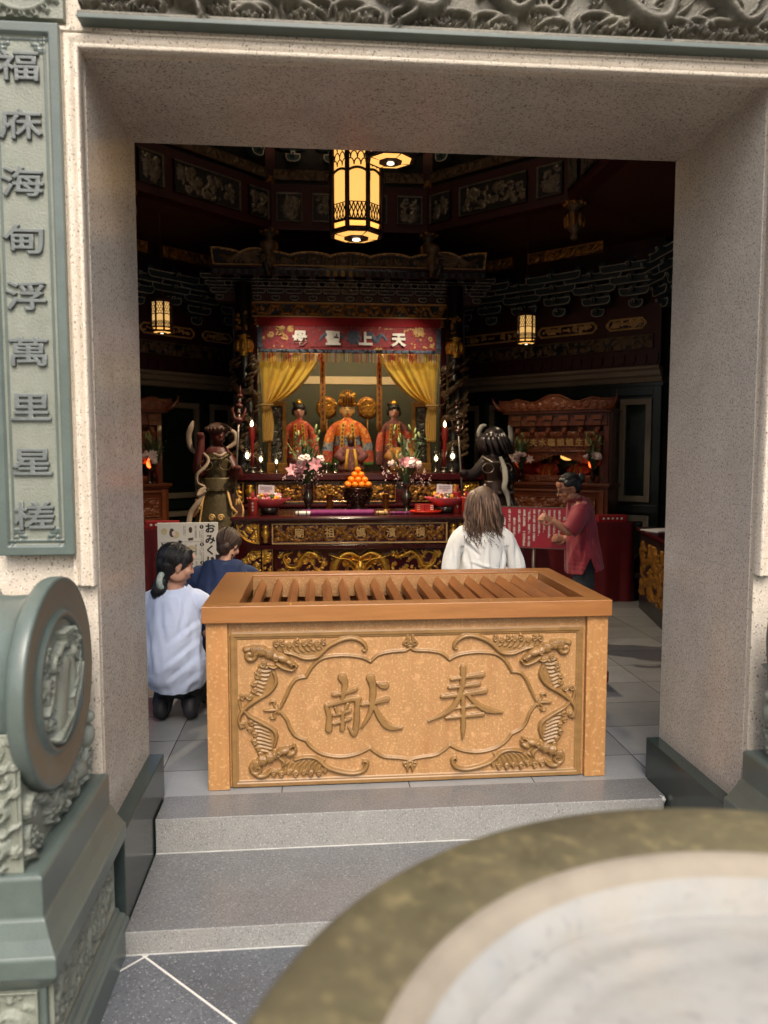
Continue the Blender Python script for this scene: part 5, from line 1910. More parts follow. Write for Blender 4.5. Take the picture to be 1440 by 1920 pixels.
# ================================================================ HANGING LANTERNS
def lantern(label, loc, s_, top, power=0, zk=1., cone=70, tilt=0, up=0):
    t = thing('hanging_lantern', label, 'lantern', loc, R(22.5), 'glowing octagonal hanging lanterns')
    Rp, H = .200, .95 * zk
    f = MB()
    f.lathe([(Rp, .10), (Rp, H)], seg=8, cap=True, smooth=False)
    f.build('paper', M['paper_glow' if up or tilt else 'paper_dim'], t)
    f = MB()
    f.lathe([(.19, .012), (.11, .0), (.11, .012)], seg=8, cap=False, smooth=False)
    f.build('bottom_paper', M['paper_glow'], t)
    f = MB()
    Rf = .215
    V = [Vector((Rf * math.cos(i * PI / 4), Rf * math.sin(i * PI / 4), 0)) for i in range(8)]
    for i in range(8):
        a, b = V[i], V[(i + 1) % 8]
        f.tube([a + Vector((0, 0, .03)), a + Vector((0, 0, H))], .021, 6)
        pt = lambda u, z: a.lerp(b, u) * .985 + Vector((0, 0, z))
        f.tube([pt(0, .03), pt(1, .03)], .020, 6)
        f.tube([pt(0, .10), pt(1, .10)], .012, 6)
        f.tube([pt(k / 8, .56 * H + .035 * zk * math.sin(k / 8 * PI) ** .8) for k in range(9)], .011, 6)
        f.tube([pt(0, H), pt(1, H)], .02, 6)
        f.tube([pt(0, .235), pt(1, .235)], .004, 4)
        for k in range(5):      # lozenge lattice
            f.tube([pt((k + .1) / 5, .105), pt((k + .5) / 5, .15), pt((k + .1) / 5, .19), pt((k + .5) / 5, .232)], .0055, 4)
            f.tube([pt((k + .9) / 5, .105), pt((k + .5) / 5, .15), pt((k + .9) / 5, .19), pt((k + .5) / 5, .232)], .0055, 4)
        for rr in range(int((H - .64 * H) / .055)):     # overlapping fish scales
            for k in range(-1, 4):
                cu = (k + .5 * (rr % 2) + .5) / 3
                pts = [(cu + .17 * math.cos(an), .62 * H + rr * .055 + .05 * math.sin(an)) for an in np.linspace(0, PI, 7)]
                pts = [(min(max(u_, 0), 1), z_) for u_, z_ in pts]
                f.tube([pt(*p) for p in pts], .0055, 4)
        f.tube([a * 1.0 + Vector((0, 0, .59 * H)), a * 1.16 + Vector((0, 0, .53 * H)), a * 1.14 + Vector((0, 0, .46 * H)), a * 1.02 + Vector((0, 0, .45 * H))], .006, 5)
    f.lathe([(.11, .012), (.105, -.006), (.06, -.008), (.05, .004), (.0, .006)], seg=8, cap=False, smooth=False)
    for i in range(4):
        an = i * PI / 2
        f.tube([(0.11 * math.cos(an), .11 * math.sin(an), .004), (.2 * math.cos(an), .2 * math.sin(an), .012)], .005, 5)
    f.lathe([(.21, .03), (.19, .012), (.195, .008), (.215, .02)], seg=8, cap=False, smooth=False)
    f.lathe([(.225, H), (.26, H + .03), (.20, H + .08), (.10, H + .14), (.03, H + .2), (.012, H + .22)], seg=8, smooth=False)
    f.tube([(0, 0, H + .2), (0, 0, (top - loc[2]) / s_)], .008, 6)
    f.build('frame', M['bronze_dark'], t)
    f = MB()
    f.lathe([(.0, 0), (.03, 0), (.034, -.012), (.03, -.014), (.024, -.004), (0, -.003)], (0, 0, -.004), 16, cap=False)
    f.build('spot', mat('lamp_lens', (.9, .85, .7, 1), .2, emit=((1, .85, .6, 1), 1.2)), t)
    t.scale = (s_,) * 3
    if power:       # the downlight whose lens shows in the lantern's base
        ld = bpy.data.lights.new('downlight', 'SPOT')
        ld.energy = power
        ld.color = (1, .80, .56)
        ld.spot_size = R(cone * 2)
        ld.spot_blend = .6
        ld.shadow_soft_size = .04
        lo = bpy.data.objects.new('downlight', ld)
        col.objects.link(lo)
        lo.parent = t
        lo.location = (0, 0, -.03)
        lo.rotation_euler = (R(tilt), 0, -R(22.5))
    if up:          # spot added above the lantern to brighten beams and brackets
        ld = bpy.data.lights.new('uplight', 'SPOT')
        ld.energy, ld.color, ld.spot_size, ld.spot_blend, ld.shadow_soft_size = up, (1, .72, .42), R(172), .4, .08
        lo = bpy.data.objects.new('uplight', ld)
        col.objects.link(lo)
        lo.parent = t
        lo.location = (0, 0, H + .26)
        lo.rotation_euler = (PI, 0, 0)
    return t


lantern('large glowing octagonal lantern hanging in the middle of the hall', (-.045, 7.1, 3.54), 1.1, 6.0, 270, .88, 58, 0, 320)
lantern('octagonal lantern of which only the lit underside shows below the soffit', (.005, 4.45, 3.25), .64, 6.0, 90, 1., 40, 28)
lantern('small lit lantern hanging right of the main shrine', (1.905, 8.45, 2.81), .47, 4.2, 10, .68)
lantern('small lit lantern hanging near the left stone jamb', (-1.95, 8.0, 2.81), .47, 4.2, 10, .68)


# ================================================================ DEITY STATUES in the niche
def deity(name, label, loc, H, W, robe, bands, crown, face, hz, hr, group=None, rz=0, sleeves=True):
    """robed seated figure: H = height to the top of the head, W = half width at the sleeves"""
    t = thing(name, label, 'statue', loc, rz, group)
    f = MB()
    prof = [(0, .78, .62), (.06, .80, .64), (.2, .76, .60), (.38, .68, .54), (.52, .60, .48), (.62, .62, .42), (.70, .64, .36), (.745, .50, .28), (.775, .26, .22), (.80, .17, .18)]
    rows = []
    for z, a, b in prof:
        for_k = []
        for k in range(64):
            th = 2 * PI * k / 64
            fo = 1 + (.035 * math.sin(9 * th) + .025 * math.sin(17 * th + 1)) * (1 - z)
            for_k.append((W * a * fo * math.cos(th), W * b * fo * math.sin(th), z * H))
        rows.append(for_k)
    zs = [p[0] for p in prof]
    f.sheet(rows, closed=True, mfun=lambda i, k: next((m for lo, hi, m in bands if lo <= zs[i] < hi), 0))
    if sleeves:
        for s_ in (-1, 1):
            pts = [(s_ * W * .46, -.02, .70 * H), (s_ * W * .76, -.05, .58 * H), (s_ * W * .92, -.10, .40 * H), (s_ * W * .96, -.14, .22 * H), (s_ * W * .98, -.15, .08 * H)]
            n0 = len(f.bm.faces)
            f.tube(crom(pts, 5), [W * .16, W * .22, W * .25, W * .27, W * .25], 14, flat=[W * .14, W * .16, W * .17, W * .16, W * .14])
            f.bm.faces.ensure_lookup_table()
            for fc in f.bm.faces[n0:]:
                zz = fc.calc_center_median().z / H
                fc.material_index = next((m for lo, hi, m in bands if lo <= zz < hi), 0)
    f.build('robe', [M[r] for r in robe], t)
    f = MB()
    for s_ in (-1, 1):
        cols = [(s_ * W * .20, -W * .34, .72), (s_ * W * .26, -W * .52, .55), (s_ * W * .29, -W * .60, .35), (s_ * W * .31, -W * .66, .14)]
        f.sheet([[(x - W * .085, y - .012, z * H), (x + W * .085, y - .012, z * H)] for x, y, z in cols])
        for i in range(9):
            z = .68 - i * .06
            xx = np.interp(-z, [-c[2] for c in cols], [c[0] for c in cols])
            yy = np.interp(-z, [-c[2] for c in cols], [c[1] for c in cols])
            f.box(xx - W * .04, xx + W * .04, yy - .02, yy - .015, z * H - .012 * H, z * H + .012 * H, 1)
            f.box(xx - W * .012, xx + W * .012, yy - .021, yy - .016, z * H - .02 * H, z * H + .02 * H, 1)
    f.build('sash', [M['sash'], M['sash_ink']], t)
    f = Blob()
    f.sphere((0, 0, hz), (hr * .74, hr * .78, hr))
    f.sphere((0, -hr * .12, hz - hr * .45), (hr * .58, hr * .6, hr * .5))
    f.sphere((0, -hr * .80, hz - hr * .12), (hr * .13, hr * .16, hr * .22))
    f.sphere((0, -hr * .66, hz - hr * .5), (hr * .22, hr * .12, hr * .08))
    for s_ in (-1, 1):
        f.sphere((s_ * hr * .76, 0, hz - hr * .15), (hr * .1, hr * .18, hr * .4))
    f.sphere((0, 0, hz - hr * 1.1), (hr * .4, hr * .4, hr * .5))
    f.fuse(max(.004, hr * .06), 2)
    f.build('head', M[face], t)
    f = MB()
    for s_ in (-1, 1):
        f.sphere((s_ * hr * .30, -hr * .70, hz + hr * .06), (hr * .15, hr * .05, hr * .05), 0, 8)
        f.tube([(s_ * hr * .14, -hr * .74, hz + hr * .22), (s_ * hr * .32, -hr * .70, hz + hr * .30), (s_ * hr * .5, -hr * .58, hz + hr * .24)], hr * .035, 5)
    f.sphere((0, -hr * .78, hz - hr * .5), (hr * .16, hr * .05, hr * .05), 1, 8)
    f.build('facial_paint', [M['ink'], M['red_cloth']], t)
    f = MB()
    f.sphere((0, hr * .12, hz + hr * .22), (hr * .84, hr * .84, hr * .85), 1, 16) if False else None
    if crown == 'tall':
        f.lathe([(hr * .84, hz + hr * .42), (hr * .92, hz + hr * .6), (hr * .98, hz + hr * 1.2), (hr * .92, hz + hr * 1.5), (hr * .72, hz + hr * 1.95), (hr * .40, hz + hr * 2.15), (0, hz + hr * 2.2)], seg=20, cap=False)
        q = random.Random(4)
        for i in range(90):
            a, z = q.uniform(0, 2 * PI), q.uniform(.45, 1.8)
            f.sphere((hr * .93 * math.cos(a), hr * .93 * math.sin(a), hz + hr * z), (hr * .1, hr * .1, hr * .13), 0, 6)
        for s_ in (-1, 1):
            f.tube([(s_ * hr * .85, -.01, hz + hr * .45), (s_ * hr * 1.25, -.02, hz + hr * .5), (s_ * hr * 1.35, -.02, hz + hr * .85)], [hr * .1, hr * .12, hr * .03], 8)
            f.tube([(s_ * hr * 1.3, -.02, hz + hr * .5), (s_ * hr * 1.32, -.03, hz - hr * .5), (s_ * hr * 1.3, -.03, hz - hr * 1.0)], hr * .05, 6, 1)
        for k in range(9):
            x_ = (k - 4) * hr * .14
            f.tube([(x_ * .7, -hr * .62, hz + hr * (2.15 - abs(k - 4) * .06)), (x_, -hr * .95, hz + hr * 1.5), (x_, -hr * 1.0, hz + hr * .62)], hr * .06, 5, k % 2)
        f.build('crown', [M['gold'], M['sash_ink']], t)
    else:
        f.sphere((0, hr * .10, hz + hr * .28), (hr * .86, hr * .86, hr * .78), 1, 16)
        for s_ in (-1, 1):
            f.sphere((s_ * hr * .78, hr * .1, hz - hr * .1), (hr * .22, hr * .4, hr * .55), 1, 10)
        f.lathe([(hr * .45, hz + hr * .85), (hr * .5, hz + hr * .95), (hr * .36, hz + hr * 1.25), (hr * .12, hz + hr * 1.5), (0, hz + hr * 1.6)], seg=12, cap=False)
        f.sphere((-hr * .55, hr * .2, hz + hr * .95), (hr * .35, hr * .3, hr * .3), 1, 10)
        f.build('crown', [M['gold'], M['black_hair']], t)
    return t


deity('goddess_statue', 'crowned goddess statue in a bright orange embroidered robe, centre of the niche', (-.012, 10.0, 1.38), .845, .27, ('robe', 'robe_hem', 'robe_red', 'robe_green'),
      ((.30, .42, 1), (.12, .30, 2), (0, .12, 3)), 'tall', 'face_gold', .785, .112)
deity('attendant_statue', 'attendant statue in a red cloak with a gilt topknot, left of the crowned goddess', (-.63, 10.05, 1.38), .83, .215, ('robe_red', 'robe_purple'), ((0, .2, 1),), 'small', 'face_pink', .765, .098, 'attendant statues')
deity('attendant_statue', 'attendant statue in a plum cloak with a gilt topknot, right of the crowned goddess', (.60, 10.05, 1.38), .83, .215, ('robe_purple', 'robe_red'), ((.3, .6, 1),), 'small', 'face_pink', .765, .098, 'attendant statues')
small_idol('small dark-faced idol in a yellow sashed robe before the crowned goddess', (.01, 9.52, 1.38), 0, 'face_dark', 'robe_purple', .47)
small_idol('small dark idol behind the bouquet at the right of the goddess', (.62, 9.5, 1.38), 0, 'face_dark', 'streamer', .46)
small_idol('small dark idol behind the bouquet at the left of the goddess', (-.55, 9.45, 1.38), 0, 'face_dark', 'robe_purple', .36)
for x, lb in ((-.27, 'round gold ceremonial fan on a pole behind the goddess, left one'), (.27, 'round gold ceremonial fan on a pole behind the goddess, right one')):
    t = thing('ceremonial_fan', lb, 'fan', (x, 10.3, 1.38), 0, 'gold fans behind the goddess')
    f = MB()
    f.lathe([(.0, -.012), (.125, -.012), (.14, 0), (.125, .012), (0, .012)], seg=36, sy=1.12)
    f.bm.transform(Matrix.Translation((0, 0, .82)) @ RY(R(18) * (1 if x < 0 else -1)) @ RX(R(90)))
    disc = f.build('disc', M['gold_dark'], t)
    rf = Relief(-.12, .12, -.12, .12, .008)
    rf.filler(230, 60, .01, .03, .01)
    rf.build('disc_carving', [M['gold_dark'], M['gold']], disc, loc=(0, -.013, .82), depth=.002, mask=lambda X, Z: X * X + Z * Z < .118 ** 2)
    MB().tube([(0, 0, 0), (0, 0, .70)], .009, 8).build('pole', M['gold_dark'], t)
for sx, lb in ((-1, 'narrow gilt carved screen standing at the left side of the niche'), (1, 'narrow gilt carved screen standing at the right side of the niche')):
    t = thing('gilt_screen', lb, 'screen', (sx * .90, 9.62, 1.38), R(-12) * sx, 'gilt screens in the niche')
    f = MB()
    f.box(-.13, .13, -.02, .02, 0, .10)
    f.box(-.12, -.07, -.018, .018, .10, .86)
    f.box(.07, .12, -.018, .018, .10, .86)
    f.box(-.07, .07, -.018, .018, .80, .86)
    f.build('frame', M['gold_dark'], t, bevel=.006)
    rf = Relief(-.07, .07, .10, .80, .008)
    rf.filler(235 + sx, 90, .015, .04, .025)
    rf.build('carving', [M['niche'], M['silver_dark']], t, depth=.004)

# ================================================================ THINGS ON THE SHRINE SHELF
def candlestick(label, loc, h):
    t = thing('candlestick', label, 'candle', loc, 0, 'tall red candles on the shrine')
    f = MB()
    f.lathe([(.075, 0), (.08, .012), (.03, .03), (.045, .05), (.05, .06), (.02, .065)], seg=18)
    f.build('saucer', M['silver_dark'], t)
    f = MB()
    f.lathe([(.020, .06), (.020, h * .62), (.024, h * .66), (.034, h * .72), (.034, h * .90), (.026, h * .93), (.006, h * .935)], seg=16)
    cdl = f.build('candle', M['candle'], t)
    f = MB()
    f.lathe([(.0, 0), (.012, .01), (.015, .026), (.008, .05), (0, .072)], (0, 0, h * .935), 10)
    f.build('flame', M['flame'], cdl)


def oil_lamp(label, loc, s_=1., lit=True):
    t = thing('oil_lamp', label, 'lamp', loc, 0, 'dark silver oil lamps on the shrine')
    f = MB()
    f.lathe([(r * s_, z * s_) for r, z in ((.05, 0), (.052, .012), (.015, .03), (.022, .06), (.012, .09), (.03, .12), (.034, .13), (.01, .135))], seg=14)
    f.lathe([(r * s_, z * s_) for r, z in ((.034, .215), (.05, .225), (.03, .25), (.012, .275), (.016, .29), (.004, .32))], seg=12)
    for i in range(6):
        a = i * PI / 3
        f.tube([(s_ * .03 * math.cos(a), s_ * .03 * math.sin(a), s_ * .13), (s_ * .034 * math.cos(a), s_ * .034 * math.sin(a), s_ * .22)], .003, 5)
    f.build('body', M['silver_dark'], t)
    f = MB()
    f.sphere((0, 0, .172 * s_), (.017 * s_, .017 * s_, .026 * s_))
    f.build('bulb', M['bulb'], t)


candlestick('tall red lit candle on the shelf, left of the niche', (-1.135, 8.80, 1.38), .56)
candlestick('tall red lit candle on the shelf, right of the niche', (1.06, 8.80, 1.38), .56)
oil_lamp('larger glowing oil lamp just left of the left red candle', (-1.20, 8.9, 1.38), 1.15)
oil_lamp('smaller glowing oil lamp just right of the left red candle', (-1.05, 8.95, 1.38), .9)
oil_lamp('small glowing oil lamp close to the left gilt screen', (-.88, 9.1, 1.38), .72)
oil_lamp('glowing oil lamp just left of the right red candle', (.975, 8.9, 1.38), .95)
oil_lamp('larger glowing oil lamp just right of the right red candle', (1.17, 8.9, 1.38), 1.1)
for i, (x, lb) in enumerate(((-.30, 'small dark silver cup standing left of the orange pile'), (-.20, 'tiny dark silver cup nearest the orange pile'), (.42, 'low dark silver cup standing right of the orange pile'))):
    t = thing('offering_cup', lb, 'cup', (x, 8.85, 1.38), 0, 'silver cups on the shrine')
    f = MB()
    f.lathe([(.03, 0), (.03, .006), (.01, .02), (.012, .05), (.035, .08), (.04, .11), (.036, .11), (.02, .07)], seg=14)
    f.build('cup_body', M['silver_dark'], t)

# ================================================================ THINGS ON THE ALTAR TABLE
TZ = 1.0125
bouquet_vase('dark silver vase on the altar table, left of the oranges', 'pink lily and white rose bouquet left of the oranges', (-.50, 7.80, TZ), (('pinklily', 4, .07), ('rose', 4, .05), ('speck', 14, .006)), .22, .63, 3, .30)
bouquet_vase('dark silver vase on the altar table, right of the oranges', 'pale pink and white bouquet right of the oranges', (.50, 7.80, TZ), (('pinklily', 3, .06), ('rose', 6, .046), ('speck', 12, .006)), .22, .63, 14, .30)
t = thing('footed_urn', 'dark carved bronze urn on the altar table carrying a pile of oranges', 'urn', (.012, 8.0, TZ))
f = MB()
f.lathe([(.10, 0), (.11, .015), (.08, .04), (.07, .06), (.10, .075), (.12, .11), (.135, .17), (.14, .215), (.145, .225), (.145, .235), (.12, .235), (.11, .21), (.0, .20)], seg=32)
q = random.Random(9)
for i in range(120):
    a, z = q.uniform(0, 2 * PI), q.uniform(.08, .22)
    r_ = np.interp(z, (.07, .11, .17, .22), (.10, .12, .135, .142))
    f.tube([(r_ * math.cos(a), r_ * math.sin(a), z), ((r_ + .008) * math.cos(a + .08), (r_ + .008) * math.sin(a + .08), z + q.uniform(-.02, .02)), (r_ * math.cos(a + .16), r_ * math.sin(a + .16), z)], [.004, .010, .004], 6)
f.build('bowl', M['bronze_dark'], t)
q = random.Random(1)
tier = ['at the foot of', 'in the second layer of', 'in the third layer of']
ro = .0345
first_o = None
lev = 0
for n in (4, 3, 2, 1):
    for i in range(n):
        for j in range(n):
            if n > 2 and 0 < i < n - 1 and 0 < j < n - 1:
                continue
            x = (i - (n - 1) / 2) * ro * 2 + .012
            y = (j - (n - 1) / 2) * ro * 2 + 8.0
            z = TZ + .235 + ro + lev * ro * 1.46
            lb = 'single orange topping the pile in the dark urn' if n == 1 else 'orange %s the pile in the dark urn' % ('at the base layer of' if n == 4 else 'in the second layer of' if n == 3 else 'just under the topmost fruit of')
            if first_o is None:
                f = MB()
                f.sphere((0, 0, 0), (ro, ro, ro * .94), 0, 18)
                f.sphere((0, 0, ro * .93), (.003, .003, .002), 1, 6)
                first_o = tag(f.build('orange', [M['orange'], M['leaf']]), lb, 'orange', 'oranges piled in the urn')
                o = first_o
            else:
                o = dup(first_o, label=lb)
            o.location = (x, y, z)
            o.rotation_euler = (q.uniform(-.6, .6), q.uniform(-.6, .6), q.uniform(0, 6))
    lev += 1
# rolled altar cloth with white and golden paper rolls
t = thing('altar_cloth', 'long purple cloth laid along the front of the altar table', 'cloth', (-.2, 7.5, TZ))
f = MB()
rows = []
for i in range(40):
    x = -.56 + .70 * i / 39
    rows.append([(x, 7.42 + .003 * math.sin(i), TZ + .001), (x, 7.425, TZ + .036 + .002 * math.sin(i * 1.7)), (x, 7.46, TZ + .042 + .002 * math.sin(i * .9)), (x, 7.58, TZ + .04), (x, 7.6, TZ + .001)])
f.sheet(rows)
f.build('cloth', M['purple'], t, thick=.004)
wc(t)
for (x0, x1, y, r_, m_, lb) in ((-.62, -.48, 7.385, .021, 'thread_white', 'shiny white rolled packet at the left end of the purple cloth'), (.155, .27, 7.43, .018, 'trim_gold', 'gold and white rolled packet at the right end of the purple cloth'), (.29, .5, 7.47, .013, 'purple', 'thin purple roll right of the gold packet')):
    t = thing('rolled_packet', lb, 'packet', ((x0 + x1) / 2, y, TZ), 0, 'rolled packets on the altar table')
    f = MB()
    h = (x1 - x0) / 2
    f.tube([(-h, 0, r_), (-h * .9, 0, r_), (h * .9, 0, r_), (h, 0, r_)], [r_ * .8, r_, r_, r_ * .8], 14)
    f.build('roll', M[m_], t)
    f = MB()
    for k in (-.6, .5):
        f.lathe([(r_ * 1.03, -.006), (r_ * 1.03, .006)], (0, 0, 0), 14)
        bmv = f.bm.verts[-28:] if False else None
    f.bm.clear()
    for k in (-.6, .5):
        f.tube([(h * k - .006, 0, r_), (h * k + .006, 0, r_)], r_ * 1.06, 14)
    f.build('band', M['ink_grey'], t)
for x, lb in ((-.285, 'brass cup holder on the table between the left bouquet and the urn'), (.29, 'brass cup holder on the table between the urn and the right bouquet')):
    t = thing('brass_holder', lb, 'holder', (x, 7.85, TZ), 0, 'brass holders on the altar table')
    f = MB()
    f.lathe([(.045, 0), (.046, .01), (.02, .02), (.018, .035), (.034, .045), (.032, .17), (.04, .178), (.036, .18), (.028, .05)], seg=20)
    f.build('stem', M['gold_dark'], t)


def stick_holder(label, x, y, h):
    t = thing('stick_container', label, 'container', (x, y, TZ), 0, 'red fortune stick containers')
    f = MB()
    f.lathe([(.045, 0), (.048, .006), (.048, h - .01), (.05, h), (.042, h), (.042, h - .05), (0, h - .05)], seg=18)
    f.build('cylinder', M['candle'], t)
    f = MB()
    q = random.Random(int(x * 10))
    for i in range(16):
        a, r_ = q.uniform(0, 6.3), q.uniform(0, .03)
        f.tube([(r_ * math.cos(a), r_ * math.sin(a), h * .5), (r_ * 1.4 * math.cos(a), r_ * 1.4 * math.sin(a), h + q.uniform(.03, .07))], .003, 5)
    f.build('stick', M['fringe_red'], t).__setitem__('kind', 'stuff')
    f = MB()
    for k in range(3):
        z = h * .3 + k * h * .2
        f.box(-.012, .012, -.0505, -.048, z, z + .004)
        f.box(-.002, .002, -.0505, -.048, z - .012, z + .014)
    f.build('mark', M['thread_white'], t)


stick_holder('red fortune stick container at the left end of the altar table', -1.03, 7.5, .16)
stick_holder('taller red fortune stick container at the right, behind the shorter one', .985, 7.62, .21)
stick_holder('shorter red fortune stick container nearest the table edge at the right', 1.06, 7.50, .16)


def basket(label, x, cardlab):
    t = thing('flower_basket', label, 'flower arrangement', (x, 7.62, TZ), 0, 'wrapped flower arrangements')
    f = MB()
    f.lathe([(.07, 0), (.085, .01), (.10, .06), (.095, .065), (.08, .02), (0, .015)], seg=20)
    f.build('bowl', M['silver_dark'], t)
    f = MB()
    rows = []
    for k in range(3):
        rows.append([((.07 + .07 * k + .012 * (i % 2)) * math.cos(2 * PI * i / 36), (.07 + .05 * k) * math.sin(2 * PI * i / 36), .05 + .05 * k + .01 * (i % 2)) for i in range(36)])
    f.sheet(rows, closed=True)
    f.build('wrapping', M['wrap_pink'], t, thick=.002)
    q = random.Random(int(x * 100))
    for nm, mm in (('rose', 'petal_pink'), ('rose', 'petal_yellow'), ('rose', 'petal_white'), ('leaf', 'leaf')):
        g = MB()
        for i in range(6):
            c = Vector((q.uniform(-.1, .1), q.uniform(-.08, .06), q.uniform(.13, .19)))
            for j in range(9):
                g.sphere(c + Vector((q.uniform(-1, 1), q.uniform(-1, 1), q.uniform(-.3, 1))) * .016, (.016, .010, .014), 0, 6, rot=RZ(q.uniform(0, 3)))
            g.build(nm, M[mm], t)
            g = MB()
    c = thing('message_card', cardlab, 'card', (x - .02, 7.56, TZ + .17), 0, 'white cards on the flower arrangements')
    f = MB()
    f.box(-.078, .078, -.002, .002, .03, .115, rot=RY(R(3)))
    f.build('paper', M['white_paper'], c)
    f = MB()
    q = random.Random(3)
    for k in range(3):
        for j in range(9):
            if k == 2 and not 2 < j < 7:
                continue
            xx = -.052 + j * .013
            f.box(xx - .0042, xx + .0042, -.0045, -.003, .094 - k * .02, .102 - k * .02)
    f.build('writing', M['card_ink'], c)
    MB().tube([(0, .004, -.06), (0, .004, .04)], .003, 6).build('pick', M['leaf'], c)


basket('pink wrapped flower arrangement at the left end of the altar table', -.885, 'white message card above the left flower arrangement')
basket('pink wrapped flower arrangement at the right end of the altar table', .87, 'white message card above the right flower arrangement')
t = thing('red_tray', 'orange red oval plastic tray on the altar table', 'tray', (.66, 7.52, TZ))
MB().lathe([(.12, 0), (.15, .012), (.165, .03), (.16, .032), (.14, .016), (0, .008)], seg=30, sy=.6).build('dish', M['red_tray'], t)
for i, (x, z, lb) in enumerate(((.60, 0, 'red paper packet lying lower on the orange red tray'), (.69, 0, 'red paper packet with white stripes on the tray'))):
    t = thing('red_packet', lb, 'packet', (x, 7.55, TZ + .018), R(5 * i), 'red packets on the tray')
    MB().box(-.045, .045, -.03, .03, 0, .075).build('packet_body', M['candle'], t, bevel=.004)
    f = MB()
    for k in range(3):
        f.box(.01 if i else -.03, .04 if i else .0, -.0325, -.0305, .018 + k * .018, .026 + k * .018)
    f.build('stripe', M['thread_white' if i else 'trim_gold'], t)

